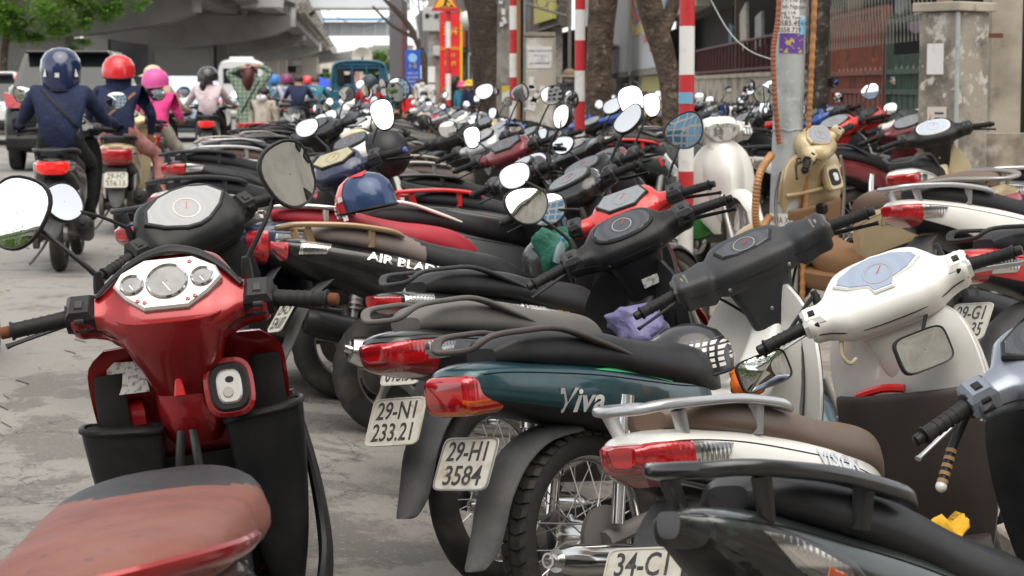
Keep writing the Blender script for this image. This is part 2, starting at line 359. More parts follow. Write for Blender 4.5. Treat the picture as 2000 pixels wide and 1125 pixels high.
# ---- steering gear
E1 = lambda t: V((cos(t), 0, sin(t))); E2 = lambda t: V((-sin(t), 0, cos(t)))
COV = dict(vision=(.138, .112, .066, 44, .042, .215, 2.8), huge=(.150, .125, .075, 44, .038, .215, 3.2), nouvo=(.118, .105, .055, 46, .036, .200, 3.6),  # pod half width, half length, height, tilt, arm radius, y of arm end, exponent
    std=(.118, .098, .05, 42, .036, .215, 3.0), wide=(.125, .092, .05, 38, .046, .235, 4.5), pod=(.120, .095, .055, 44, .030, .225, 2.6), round=(.105, .105, .06, 40, .030, .215, 2.3), chunky=(.135, .100, .06, 46, .040, .205, 3.4))
def cover(kind, C):
    pw, pl, ph, tl, ar, ye, n = COV[kind]; t = radians(tl); e1, e2 = E1(t), E2(t)
    half = [(0, pl, ph, 0), (pw*.45, pl*.99, ph*.98, 0), (pw*.78, pl*.90, ph*.92, .003), (pw, pl*.68, ph*.80, .01), (pw+.022, ar*1.28, ar*1.12, .016), (lerp(pw+.02, ye, .5), ar*1.05, ar, .016), (ye-.012, ar*1.06, ar*1.02, .014), (ye, ar*.9, ar*.86, .014)]
    rows = [(-a, b, c, d) for a, b, c, d in half[:0:-1]] + half
    R = []
    for y, a, b, dr in cr(rows, 4):
        c = C + V((-.35*max(0, abs(y)-.1), y, -dr)); R.append(ring(c, e1, e2, a, b, n, 24, bn=b*1.15))
    mb = MB().loft([r[::-1] for r in R])
    rows = [(.0, .075, .078, pw*.92), (.07, .068, .066, pw*.78), (.14, .058, .056, pw*.64), (.21, .050, .050, pw*.56), (.30, .045, .045, pw*.5)]
    mb.loft([ring(C - AX*(s+.01) + V((-.012, 0, 0)), V((cos(RK), 0, sin(RK))), Y, a, w, 3.2, 20, an=b) for s, a, b, w in cr(rows, 3)])
    return mb
DASH = dict(tear=[(-.105, .005), (-.085, .04), (-.04, .062), (0, .066), (.04, .062), (.085, .04), (.105, .005), (.075, -.025), (.03, -.05), (0, -.055), (-.03, -.05), (-.075, -.025)],
            hexa=[(-.10, .0), (-.07, .05), (.07, .05), (.10, .0), (.05, -.05), (-.05, -.05)], oval=sell(.095, .058, 2.3, 28), wide=[(-.085, .022), (-.05, .042), (.05, .042), (.085, .022), (.07, -.02), (.03, -.034), (-.03, -.034), (-.07, -.02)],
            fan=[(-.098, .012), (-.09, .03), (-.05, .052), (0, .06), (.05, .052), (.09, .03), (.098, .012), (.07, -.012), (.03, -.028), (.022, -.05), (-.022, -.05), (-.03, -.028), (-.07, -.012)])
def dash_frame(kind, C, up=0):
    pw, pl, ph, tl, ar, ye, n = COV[kind]; t = radians(tl)
    m = MX((-Y, E1(t), E2(t))).transposed().to_4x4(); m.translation = C + E2(t)*(ph+up); return m
def grip_mb(sd, ye, C, r=.0165, L=.128):
    mb = MB(); a = V((C.x-.35*max(0, ye-.1), sd*ye, C.z-.012)); d = V((-.22, sd, -.10)).normalized()
    pts = [a, a+d*.006, a+d*.008, a+d*.014, a+d*.016, a+d*.05, a+d*.1, a+d*(L-.008), a+d*(L-.004), a+d*L]
    mb.tube(pts, [r*1.1, r*1.55, r*1.65, r*1.65, r*1.08, r, r*.98, r*1.0, r*1.22, r*1.2], 14)
    for i in range(5): mb.tube([a+d*(.03+i*.016), a+d*(.034+i*.016)], r*1.07, 14)
    return mb, a+d*L, d, a
def bar_end(sd, ye, C):
    g, e, d, a = grip_mb(sd, ye, C); return MB().tube([e, e+d*.004, e+d*.02, e+d*.022], [.011, .013, .0125, .009], 12)
def switch(sd, ye, C):
    mb = MB(); a = V((C.x-.35*max(0, ye-.1)-.002, sd*(ye-.018), C.z-.008)); rt = MX.Rotation(radians(-40), 3, 'Y')
    mb.box(a, (.066, .060, .064), rt, .014)
    for k, (u, w) in enumerate(((.010, .020), (-.014, .014))):
        p = a + rt @ V((-.033, 0, u+.004)); mb.box(p, (.010, .026 if k else .020, .013), rt, .003, m=1)
    p = a + rt @ V((-.004, 0, .031)); mb.box(p, (.022, .018, .010), rt, .003, m=1)
    return mb
def lever(sd, ye, C):
    a = V((C.x-.35*max(0, ye-.1)+.035, sd*(ye-.02), C.z-.02)); mb = MB()
    mb.tube([a, a+V((.03, sd*.03, -.008)), a+V((.012, sd*.09, -.022)), a+V((-.012, sd*.15, -.036)), a+V((-.02, sd*.168, -.040))], [.009, .008, .0065, .006, .0085], 8, 3, flat=.7)
    return mb
MIR = dict(nv=(.057, .068, 2.4, .35, .15), oval=(.062, .050, 2.3, 0, .1), tear=(.060, .052, 2.3, .25, .22), rect=(.058, .036, 5, 0, 0), round=(.052, .052, 2, 0, 0), tall=(.044, .066, 2.5, 0, .15), big=(.068, .058, 2.4, .5, .15))
def mirror(sd, kind, base, head, pit, yaw, rc=1.0):
    a, b, n, ro, sk = MIR[kind]; a *= rc; b *= rc
    base, head = V(base), V(head); nrm = MX.Rotation(yaw, 3, 'Z') @ (MX.Rotation(pit, 3, 'Y') @ V((-1, 0, 0)))
    fr = frame(head, nrm)
    pl = sell(a, b, n, 28, ro*sd*-1, sk); mb = MB(); R = []
    for sc, z in ((1.08, 0), (1.09, -.006), (1.0, -.018), (.75, -.030), (.35, -.036), (.05, -.037)):
        R.append([fr @ V((p[0]*sc, p[1]*sc, z)) for p in pl][::-1])
    mb.loft(R, True)
    mb.loft([[fr @ V((p[0]*1.08, p[1]*1.08, 0)) for p in pl], [fr @ V((p[0]*1.05, p[1]*1.05, .004)) for p in pl], [fr @ V((p[0]*.98, p[1]*.98, .002)) for p in pl]], False)
    q = fr @ V((0, -b*.5*0, -.03))
    mid = lerp(base, head, .45) + V((.0, 0, .02))
    mb.tube([base, base+V((0, 0, .03)), mid, lerp(mid, q, .7), q], [.0075, .0065, .0052, .0052, .006], 8, 3)
    mb.tube([base-V((0, 0, .012)), base+V((0, 0, .012)), base+V((0, 0, .04)), base+V((0, 0, .042))], [.013, .0125, .009, .006], 10)
    gl = MB().loft([[fr @ V((p[0]*.985*q, p[1]*.985*q, .0025+.0022*(1-q*q))) for p in pl] for q in (1, .85, .7, .5, .3, .02)], False)
    return mb, gl
# ---- leg shields
def legs(rows, inner=True, N=11, p=2.2, th=.02, k=3):
    R = []
    for z, xi0, xi1, hw, xo0, xo1 in cr(rows, k):
        ts = [-1+2*i/(N-1) for i in range(N)]
        li = [V((xi0+(xi1-xi0)*abs(t)**p, hw*t, z)) for t in ts]; lo = [V((xo0+(xo1-xo0)*abs(t)**p, hw*t, z)) for t in ts]
        if inner: r = li + [V((q.x+th, q.y*.985, q.z)) for q in li[::-1]]
        else: r = [V((q.x+th+.003, q.y, q.z)) for q in li] + [V((max(q.x, w.x+th+.006), q.y*.99, q.z)) for q, w in zip(lo[::-1], li[::-1])]
        R.append(r)
    return MB().loft(R, True)
LEG_UO = [(.36, .94, .90, .05, 1.0, .96), (.45, .94, .87, .09, 1.05, .95), (.58, .94, .86, .125, 1.085, .93), (.70, .93, .86, .135, 1.085, .92), (.80, .91, .87, .115, 1.03, .915), (.87, .89, .88, .08, .96, .905)]
LEG_S = [(.25, .99, 1.02, .09, 1.09, 1.05), (.36, .955, .985, .165, 1.13, 1.03), (.52, .92, .94, .205, 1.15, .99), (.68, .885, .91, .218, 1.12, .955), (.80, .86, .89, .205, 1.06, .925), (.87, .855, .885, .17, 1.0, .91), (.915, .86, .88, .10, .94, .90)]
LEG_U = [(.30, .92, .87, .09, .98, .91), (.42, .935, .845, .175, 1.03, .89), (.56, .935, .835, .212, 1.06, .88), (.70, .925, .845, .205, 1.05, .89), (.80, .905, .865, .165, 1.0, .90), (.87, .89, .88, .10, .95, .905)]
# ---- running gear
def rail_loop(xf=.14, zr=.845, xr=-.40, w=.12, r=.0135, zf=.735, flat=.55, dip=.03):
    mb = MB(); pts = []
    h = [(xf, w*1.02, zf), (xf-.12, w*1.06, zf+.045), (xf-.28, w*1.02, zr-.008), (xf-.40, w*.92, zr), (xr+.04, w*.75, zr-.004), (xr, w*.5, zr-dip), (xr-.012, 0, zr-dip-.004)]
    pts = h + [(x, -y, z) for x, y, z in h[-2::-1]]
    return mb.tube(pts, [r*.55]+[r]*(len(pts)-2)+[r*.55], 12, 4, flat=flat, up=(0, 0, 1), sq=3.2)
def rail_wing(xf=.02, zr=.825, xr=-.43, w=.125, r=.017, zf=.80):
    mb = MB(); h = [(xf, w*1.10, zf-.02), (xf-.05, w*1.10, zf), (xf-.2, w*1.02, zr-.004), (xf-.33, w*.86, zr), (xr+.03, w*.62, zr), (xr, w*.35, zr-.004), (xr-.006, 0, zr-.004)]
    pts = h + [(x, -y, z) for x, y, z in h[-2::-1]]; n = len(pts)
    mb.tube(pts, [r*.45 if i in (0, n-1) else r*1.15 for i in range(n)], 12, 4, flat=.55, up=(0, 0, 1), sq=3.6)
    for sd in (-1, 1):
        mb.tube([(xf-.13, sd*w*1.02, zr-.01), (xf-.13, sd*w*.96, zr-.085)], [.020, .016], 8, flat=.6)
        mb.tube([(xr+.07, sd*w*.7, zr-.01), (xr+.10, sd*w*.62, zr-.08)], [.018, .014], 8, flat=.6)
    return mb
def rack():
    mb = MB()
    for y in (-.08, -.03, .03, .08): mb.tube([(-.12, y, .86), (-.45, y, .865)], .006, 6)
    mb.tube([(-.1, -.1, .85), (-.12, -.1, .862), (-.46, -.09, .866), (-.47, 0, .866), (-.46, .09, .866), (-.12, .1, .862), (-.1, .1, .85)], .008, 8, 3)
    return mb
def mudguard_u():
    mb = MB(); rows = [(-.02, .60, .058), (-.16, .588, .06), (-.27, .535, .062), (-.345, .45, .060), (-.380, .375, .056), (-.405, .325, .050), (-.430, .285, .036), (-.436, .277, .02)]
    R = []
    for x, z, w in cr(rows, 3):
        ang = max(0, min(1, (-x-.02)/.36)); nx, nz = -sin(ang*1.35), cos(ang*1.35)
        r = []
        for off in (0, -.005):
            l = []
            for i in range(9):
                t = -1+i/4; d = -.030*abs(t)**2.4*min(1, w/.05)
                l.append(V((x+nx*(d+off), w*t, z+nz*(d+off))))
            r += l if off == 0 else l[::-1]
        R.append(r)
    return mb.loft(R, True)
def mudguard_s():
    mb = MB(); rows = [(-.26, .62, .07), (-.33, .56, .078), (-.385, .47, .078), (-.42, .38, .068), (-.45, .31, .055), (-.47, .262, .034), (-.474, .255, .02)]
    R = []
    for x, z, w in cr(rows, 3):
        r = []
        for off in (0, .006):
            l = [V((x+.012*abs(-1+i/4)**2+off, w*(-1+i/4), z)) for i in range(9)]; r += l if off == 0 else l[::-1]
        R.append(r)
    return mb.loft(R, True)
def fender_front(R, cx, w=.055, a0=20, a1=175):
    mb = MB(); Rg = []
    for i in range(15):
        a = radians(lerp(a0, a1, i/14)); ww = w*(1 if 2 < i < 12 else .8); r = []
        for off in (0, .004):
            l = []
            for j in range(9):
                t = -1+j/4; rr = R+.022+off - .045*abs(t)**2.6
                l.append(V((cx+rr*cos(a), (ww+off*.4)*t, R+rr*sin(a))))
            r += l if off == 0 else l[::-1]
        Rg.append(r)
    return mb.loft(Rg, True)
def fork(R, cx, sd):
    mb = MB()
    if 1:
        p0 = V((cx, sd*.068, R)); p1 = p0 + AX*(.46 if R < .27 else .30) + V((-.03, 0, 0))
        mb.tube([p0, lerp(p0, p1, .55), lerp(p0, p1, .56), p1], [.021, .020, .014, .014], 10)
    mb.tube([(cx, sd*.02, R), (cx, sd*.08, R)], .012, 8)
    return mb
def muffler_s():
    mb = MB(); mb.tube([(.42, -.06, .20), (.30, -.13, .20), (.16, -.155, .235), (.10, -.16, .25)], .016, 8, 3)
    mb.tube([(.14, -.165, .24), (.12, -.165, .245), (-.02, -.17, .285), (-.20, -.175, .335), (-.235, -.175, .345), (-.24, -.175, .346)], [.03, .052, .058, .056, .046, .03], 16, flat=1.15)
    mb.tube([(-.235, -.175, .345), (-.26, -.176, .352)], .017, 10)
    return mb
def muffler_shield():
    return MB().tube([(.10, -.205, .262), (-.02, -.215, .298), (-.19, -.218, .35)], [.030, .036, .026], 10, 2, flat=.45, up=(0, 1, 0))
def muffler_u():
    mb = MB(); mb.tube([(.66, -.09, .30), (.70, -.12, .22), (.60, -.13, .165), (.40, -.135, .17), (.22, -.14, .19)], .014, 8, 3)
    mb.tube([(.24, -.14, .19), (.20, -.142, .195), (.17, -.143, .199), (-.18, -.152, .26), (-.24, -.154, .272), (-.27, -.155, .278), (-.285, -.155, .281)], [.016, .03, .040, .043, .041, .034, .03], 16)
    mb.lathe([(.012, 0), (.018, .012), (.02, .03), (.014, .03), (.012, .004)], 12, frame((-.285, -.155, .281), (-1, 0, .18)))
    return mb
def engine_u():
    mb = MB(); mb.tube([(.62, -.12, .31), (.62, -.10, .31), (.62, .10, .31), (.62, .12, .31)], [.07, .095, .095, .07], 18)
    mb.tube([(.45, -.10, .30), (.45, .10, .30)], .075, 16)
    for i in range(6): mb.box((.74+i*.016, 0, .315), (.007, .13, .11))
    mb.box((.86, 0, .315), (.06, .10, .09), None, .015)
    mb.box((.50, 0, .42), (.12, .10, .12), None, .02)
    mb.tube([(.50, -.15, .24), (.50, -.20, .235)], .016, 8); mb.tube([(.50, .15, .24), (.50, .20, .235)], .016, 8); mb.tube([(.50, -.17, .24), (.50, .17, .24)], .012, 8)
    return mb
def swing_u():
    mb = MB()
    for sd in (-1, 1): mb.tube([(.42, sd*.09, .33), (.2, sd*.098, .31), (-.03, sd*.098, .285)], .018, 8, 2, flat=1.3)
    mb.lathe([(.015, 0), (.062, .004), (.066, .03), (.055, .045), (.02, .048)], 24, MX.Translation((0, .075, .285)) @ MX.Rotation(-pi/2, 4, 'X'))
    mb.lathe([(.015, 0), (.080, .004), (.084, .022), (.05, .03), (.02, .032)], 28, MX.Translation((0, -.052, .285)) @ MX.Rotation(pi/2, 4, 'X'))
    return mb
def shocks(kind, sd):
    mb = MB()
    if 1:
        p0, p1 = (V((.0, sd*.118, .32)), V((.09, sd*.112, .64))) if kind == 'U' else (V((-.02, sd*.12, .30)), V((.04, sd*.12, .58)))
        mb.tube([p0, lerp(p0, p1, .38), lerp(p0, p1, .39), p1], [.018, .018, .027, .027], 12)
        if kind != 'U': 
            for i in range(9): mb.tube([lerp(p0, p1, .3+i*.07), lerp(p0, p1, .325+i*.07)], .031, 10)
    return mb
def engine_s():
    mb = MB(); mb.tube([(.02, .135, .25), (.02, .17, .25)], .10, 18); mb.tube([(.40, .13, .26), (.40, .17, .26)], .085, 18)
    mb.box((.21, .15, .252), (.38, .04, .15), None, .015); mb.box((.38, 0, .27), (.22, .20, .16), None, .03); mb.box((.10, .06, .42), (.22, .12, .10), None, .03)
    mb.tube([(0, -.1, .25), (0, .13, .25)], .02, 8)
    return mb
def chain_case():
    return MB().tube([(.40, .085, .31), (.2, .09, .30), (-.02, .09, .285), (-.06, .09, .285)], [.045, .05, .062, .05], 10, 2, flat=.3, up=(0, 1, 0))
def stand():
    return MB().tube([(.46, .10, .22), (.44, .16, .12), (.42, .235, .022), (.41, .25, .02)], .010, 6, 2)
def plate_parts(t1, t2, tone='plate'):
    poly = sell(.095, .07, 9, 28)
    mb = MB().prism(poly, .003, MX(), .001)
    fr = MB(); 
    o, i = sell(.0945, .0695, 9, 36), sell(.0905, .0655, 9, 36)
    fr.loft([[V((p[0], p[1], .0028)) for p in o], [V((p[0], p[1], .0052)) for p in o], [V((p[0], p[1], .0052)) for p in i], [V((p[0], p[1], .003)) for p in i]], False)
    return mb, fr
PF = {}
def plate_text(t1, t2):
    key = (t1, t2)
    if key not in PF:
        a = text_mesh(t1, .072, .80, .0012, 0, bold=.0005); b = text_mesh(t2, .072, .92 if len(t2) < 6 else .78, .0012, 0, bold=.0005)
        mb = MB()
        for me, dy in ((a, .030), (b, -.033)):
            mb.add([(v.co.x, v.co.y+dy, v.co.z+.0033) for v in me.vertices], [tuple(p.vertices) for p in me.polygons], False)
        PF[key] = mb.mesh('plate_number')
    return PF[key]

# ---- the two kinds
def bike(name, label, kind, x, y, hd, lean=8, steer=20, z=None, group=None, cat=None, **s):
    """kind 'S' step-through scooter, 'U' underbone; hd = heading clockwise from the camera axis (deg)"""
    g = s.get
    far = g('far', 0)
    root = bpy.data.objects.new(name, None); COL.objects.link(root); root.empty_display_size = .1
    tag(root, label, cat or ('scooter' if kind == 'S' else 'motorbike'), group)
    zz = ground_z(x, y) if z is None else z
    root.matrix_world = MX.Translation((x, y, zz)) @ MX.Rotation(pi/2-radians(hd), 4, 'Z') @ MX.Rotation(-radians(lean), 4, 'X') @ MX.Rotation(radians(g('pitch', 0)), 4, 'Y')
    SPT = V((.86, 0, .93)) if kind == 'S' else V((.86, 0, .95))
    SM = MX.Translation(SPT) @ MX.Rotation(radians(steer), 4, AX) @ MX.Translation(-SPT)
    body_c = M[g('col', 'black')]; cov_c = M[g('cov', g('col', 'black'))]; in_c = M[g('inner', 'plastic')]; front_c = M[g('front', g('col', 'black'))]
    def P(nm, key, fn, mats, st=False, par=None, mw=None):
        m4 = mw if mw is not None else MX()
        return obj(nm, mk(key, fn), mats, par or root, (SM @ m4) if (st and par is None) else m4)
    R, w = (.25, .095) if kind == 'S' else (.285, .078)
    fx = 1.255 if kind == 'S' else 1.225
    rk = g('rim', 'alloy' if kind == 'S' else 'spoke'); rm = M['chrome' if rk == 'spoke' else g('rimcol', 'alloy')]
    for cx, st, nm in ((0, False, 'rear_wheel'), (fx, True, 'front_wheel')):
        ww = w if cx == 0 else w*.85
        wh = P(nm, ('rim', R, ww, cx, rk), lambda: rim(R, ww, cx, rk), rm, st)
        P('tyre', ('tyre', R, ww, cx), lambda: tyre(R, ww, cx), M['rubber'], par=wh)
        if rk == 'spoke': tag(P('spokes', ('spokes', R, ww, cx), lambda: spokes(R, ww, cx), M['steel'], par=wh), kind='stuff')
        if cx == 0 and g('tread'): tag(P('tread', ('tread', R, ww, cx), lambda: tread(R, ww, cx), M['rubber'], par=wh), kind='stuff')
    for sd in (1, -1): P('fork_leg', ('fork', R, fx, sd), lambda: fork(R, fx, sd), M['steel' if kind == 'U' else 'plastic'], True)
    P('front_fender', ('ffend', R, fx), lambda: fender_front(R, fx), front_c, True)
    TM = MX.Translation((g('shift', 0)+.35, 0, g('lift', 0)+.66)) @ MX.Rotation(radians(g('tilt', 0)), 4, 'Y') @ MX.Translation((-.35, 0, -.66))
    tk = g('tail', 'vision' if kind == 'S' else 'under'); rows, nn = TAILS[tk]
    P('tail_body', ('tail', tk), lambda: body(rows, nn, 28, 5, mf=lambda i, j: 1 if sin(2*pi*(j+1)/28) < -.52 else 0), [body_c, M['plastic']], mw=TM)
    sr = SEAT_R if g('seatrows') else SEAT_S if kind == 'S' else SEAT_U; sp = g('split', 9)
    sr = sr if g('seatrows') else [(a, b, c, d*1.12, e*1.35) for a, b, c, d, e in sr]
    smats = [M[g('seat', 'seat')], M[g('seat2', g('seat', 'seat'))]]
    ns = len(cr(sr, 5)); xs = [r[0] for r in cr(sr, 5)]
    P('seat', ('seat', kind, sp, g('seatrows')), lambda: body(sr, 3.1, 28, 5, mf=lambda i, j: 0 if xs[i] < sp + .05*cos(2*pi*j/28*2) else 1, tp=.10), smats, mw=MX() if g('seatrows') else TM)
    if not far:
        for sd in (1, -1): P('panel_gap', ('gap', tk, sd), lambda: MB().tube([on_side(tail_bvh(tk), r[0], r[1]+r[3]*.42, sd, .0003) for r in cr(rows, 4)[5:-6]], .0016, 5, 1), M['gapdark'], mw=TM)
    rl = g('rail', 'loop' if kind == 'U' else 'wing'); rc = M[g('railc', 'gplastic')]
    if rl == 'loop': P('grab_rail', ('loop',), rail_loop, rc, mw=TM)
    elif rl == 'wing': P('grab_rail', ('wing',), rail_wing, rc, mw=TM)
    elif rl == 'wide': P('grab_rail', ('wide',), lambda: rail_wing(-.02, .835, -.44, .130, .021, .812), rc, mw=TM)
    elif rl == 'rack': P('grab_rail', ('loop',), rail_loop, rc, mw=TM); P('luggage_rack', ('rack',), rack, rc, mw=TM)
    # lights
    xr, zr_ = rows[0][0], rows[0][1]; bvh = tail_bvh(tk)
    tl = M['lit'] if g('lit') else M[g('tlc', 'redlens')]
    ls = g('lens', 1.0)
    def lens():
        R_ = [r for r in cr(rows, 5) if r[0] < xr+.075*ls]
        mb = MB(); rr = [ring(V((R_[0][0]-.022, 0, R_[0][1])), Y, Z, R_[0][2]*.75, .012, 3, 24, bn=.03)]
        rr += [ring(V((r[0]-.008, 0, r[1])), Y, Z, r[2]*1.02+.002, r[3]*.62, 3.4, 24, bn=r[4]*.98+.004) for r in R_]
        return mb.loft(rr)
    def lens_box():
        mb = MB(); rr = []
        for xx, sc in ((-.452, .74), (-.446, .9), (-.43, .98), (-.405, 1.0), (-.33, 1.02)): rr.append(ring(V((xx, 0, .715)), Y, Z, .083*sc, .042*sc, 4.5, 28, bn=.062*sc))
        return mb.loft(rr, mf=lambda i, j: 1 if (j > 13 and 15.2 <= j <= 26) or j in (14, 27) else 0)
    if g('boxlight'): P('tail_light', ('lensbox',), lens_box, [M['redlens'], M['orangelens']], mw=TM)
    else: P('tail_light', ('lens', tk, ls), lens, tl, mw=TM)
    if g('signal', True) and not g('boxlight'):
        pl = g('sigpoly', [(xr+.07, zr_-.045), (xr+.08, zr_+.012), (xr+.20, zr_-.004), (xr+.17, zr_-.045)])
        for sd in (-1, 1): P('turn_signal', ('sig', tk, sd, str(pl)), lambda: patch(bvh, pl, sd, .006), M[g('sigc', 'clear')], mw=TM)
    for nm, txt, sz, tx, tz, ang, mt, sxx, bold in g('decals', ()):
        obj('lettering', side_text(bvh, txt, sz, tx, tz, ang, -1, sxx, bold=bold), M[mt], root, TM)
    for q_, (pl, mt) in enumerate(g('patches', ())):
        P('side_stripe', ('stripe', tk, str(pl), q_), lambda: patch(bvh, pl, -1, .0022+.0028*q_), M[mt], mw=TM)
    # plate
    pf = MX.Translation((-.402, 0, .535)) if kind == 'U' else MX.Translation((-.432, 0, .475))
    pf = TM @ pf @ MX((-Y, V((sin(.52), 0, cos(.52))), V((-cos(.52), 0, sin(.52))))).transposed().to_4x4()
    t1, t2 = g('plate', ('29-%s%d' % (random.choice('BCDEFGHKLMN'), random.randint(1, 9)), '%03d.%02d' % (random.randint(100, 999), random.randint(0, 99))))
    if kind == 'U': P('rear_mudguard', ('mudu',), mudguard_u, M['mud'], mw=TM)
    else: P('rear_mudguard', ('muds',), mudguard_s, M['mud'], mw=TM)
    pmb = mk(('plate',), lambda: plate_parts(t1, t2)[0]); po = obj('number_plate', pmb, M['plate'], root, pf)
    if not far:
        obj('plate_rim', mk(('plrim',), lambda: plate_parts(t1, t2)[1]), M['steel' if g('plrim') else 'plate'], po)
        obj('plate_number', plate_text(t1, t2), M['ink'], po)
    # engine, exhaust
    if kind == 'S':
        P('engine', ('engs',), engine_s, M['dirtysteel']); P('muffler', ('mufs',), muffler_s, M[g('muf', 'plastic')]); P('muffler_shield', ('mufsh',), muffler_shield, M[g('mufsh', 'gplastic')])
        P('footboard', ('foot',), lambda: body([(.44, .30, .13, .02, .10), (.55, .27, .16, .02, .10), (.75, .265, .165, .018, .10), (.95, .275, .15, .02, .09), (1.02, .29, .10, .02, .06)], 4.5, 20), M[g('floor', 'plastic')])
        if not g('nolegs'): P('leg_shield', ('legs',), lambda: legs(LEG_S), in_c); P('front_cover', ('legso',), lambda: legs(LEG_S, False), front_c)
    else:
        P('engine', ('engu',), engine_u, M['dirtysteel']); P('muffler', ('mufu',), muffler_u, M[g('muf', 'chrome')]); P('swing_arm', ('swu',), swing_u, M['dirtysteel']); P('chain_case', ('chain',), chain_case, M['gplastic'])
        P('frame_cover', ('fcov',), lambda: body([(.48, .60, .075, .05, .10), (.62, .555, .07, .05, .07), (.76, .575, .06, .055, .07), (.88, .68, .055, .07, .10), (.93, .78, .05, .08, .10)], 2.8, 18), M[g('tunnel', g('inner', 'plastic'))])
        P('leg_shield', ('legu',), lambda: legs(LEG_U, p=1.6), in_c); P('front_cover', ('leguo',), lambda: legs(LEG_UO, False, p=1.5), front_c); P('wing_panel', ('legw',), lambda: legs([(z, a+.022, b+.022, w*.99, a+.022, b+.022) for z, a, b, w, c, d in LEG_U], True, p=1.6, th=.006), front_c)
    for sd in (1, -1): P('rear_shock', ('shock', kind, sd), lambda: shocks(kind, sd), M['chrome' if kind == 'U' else 'steel'])
    P('side_stand', ('stand',), stand, M['dirtysteel'])
    # steering
    ck = g('cover', 'std'); C = V((.85, 0, .945)) if kind == 'S' else V((.85, 0, .955)); ye = COV[ck][5]
    hc = P('handlebar_cover', ('cover', ck, kind), lambda: cover(ck, C), cov_c, True)
    if not far:
        def seam():
            pw, pl, ph, tl, ar, y_, n = COV[ck]; t = radians(tl); pts = []
            for y, a, dr in cr([(-y_+.004, ar*.95, .014), (-(pw+.03), ar*1.22, .016), (-pw, pl*.68, .01), (-pw*.6, pl*.95, .001), (0, pl, 0), (pw*.6, pl*.95, .001), (pw, pl*.68, .01), (pw+.03, ar*1.22, .016), (y_-.004, ar*.95, .014)], 4): pts.append(C + V((-.35*max(0, abs(y)-.1), y, -dr)) - E1(t)*(a+.0002))
            return MB().tube(pts, .0017, 5)
        P('panel_gap', ('seam', ck, kind), seam, M['gapdark'], True)
        for s_, y in ((.13, .0), (.02, COV[ck][0]*.75), (.02, -COV[ck][0]*.75)):
            pos = C - AX*(s_+.02) + V((-.012, y, 0)) - V((cos(RK), 0, sin(RK)))*(.058 if y == 0 else .070)
            P('cover_screw', ('screw',), lambda: MB().lathe([(.001, .003), (.004, .0032), (.0062, .0)], 10), M['steel'], True, mw=frame(pos, (-cos(RK), 0, -sin(RK))))
    dk = g('dash', 'tear'); df = dash_frame(ck, C, -.014); dsc = g('dscale', 1.0)
    if dk:
        pl = [(a*dsc, b*dsc) for a, b in DASH[dk]]; pl = pl[::-1] if sum(a[0]*b[1]-b[0]*a[1] for a, b in zip(pl, pl[1:]+pl[:1])) < 0 else pl
        bz = [(a*1.10, b*1.13) for a, b in pl]
        P('dash_bezel', ('bez', dk, dsc), lambda: MB().prism(bz, .0175, MX(), .004), M[g('bezel', 'plastic')], True, mw=df)
        P('dash_glass', ('dash', dk, dsc), lambda: MB().prism(pl, .0195, MX(), .0015), M[g('dashc', 'glass')], True, mw=df)
        if not far:
            P('speed_dial', ('dial', dk, dsc), lambda: MB().lathe([(.030*dsc, .0196), (.030*dsc, .0204), (.0335*dsc, .0204), (.0335*dsc, .0196)], 36), M[g('dialc', 'steel')], True, mw=df)
            P('speed_needle', ('needle', dk, dsc), lambda: MB().box((.007, .011, .0202), (.0022, .030, .001), MX.Rotation(-.6, 3, 'Z')), M['decalr'], True, mw=df)
            for sd in (1, -1):
                def cable():
                    a = V((C.x-.35*max(0, ye-.1)+.03, sd*(ye-.03), C.z-.02)); mb = MB()
                    return mb.tube([a, a+V((.06, -sd*.03, .0)), a+V((.085, -sd*.09, -.06)), a+V((.07, -sd*.15, -.16)), a+V((.09, -sd*.18, -.28))], .0045, 6, 4)
                P('brake_cable', ('cable', ck, kind, sd), cable, M['plastic'], True)
    for sd in (1, -1):
        gr = P('handgrip', ('grip', ck, kind, sd), lambda: grip_mb(sd, ye, C)[0], M[g('gripc', 'grip')], True)
        if not far:
            P('bar_end', ('bend', ck, kind, sd), lambda: bar_end(sd, ye, C), M[g('barend', 'plastic')], par=gr)
            P('switch_housing', ('sw', ck, kind, sd), lambda: switch(sd, ye, C), [M['gplastic' if g('swc') is None else g('swc')], M[g('btn', 'plastic')]], True)
        P('brake_lever', ('lev', ck, kind, sd), lambda: lever(sd, ye, C), M[g('leverc', 'plastic')], True)
    for mi in g('mirrors', (1, -1)):
        if not isinstance(mi, tuple): mi = (mi, random.choice(('oval', 'tear', 'round', 'oval', 'tear')), random.uniform(-.03, .05), random.uniform(-.03, .03), random.uniform(-.04, .05), random.uniform(-.38, .14), random.uniform(-.5, .5), .86 if far else 1)
        sd, mkk, dx, dy, dz, pit, yaw = mi[:7]; rc2 = mi[7] if len(mi) > 7 else 1
        base = (C.x+.03, sd*(ye-.045), C.z+.03); hd_ = (C.x+.05+dx, sd*(ye+.06+dy), C.z+.21+dz)
        a, b = mirror(sd, mkk, base, hd_, pit, yaw, rc2)
        mo = obj('mirror', a, M[g('mirc', 'plastic')], root, SM.copy()); obj('mirror_glass', b, M['mirror'], mo)
    if g('lamp'):  # headlamp in the handlebar cover, seen from the front
        t = radians(COV[ck][3]); 
        P('headlight', ('hlamp', ck, kind), lambda: MB().prism(sell(.112, .058, 3.0, 28, 0, .20), .035, frame(C+V((.074, 0, -.018)), (.97, 0, .16)), .008), M['headlamp'], True)
        for sd in (-1, 1): P('front_signal', ('fsig', kind, sd), lambda: MB().prism(sell(.05, .028, 2.5, 16), .02, frame(C+V((.050, sd*.175, -.02)), (.85, sd*.45, .05)), .005), M[g('fsig', 'clear')], True)
    return root, SM
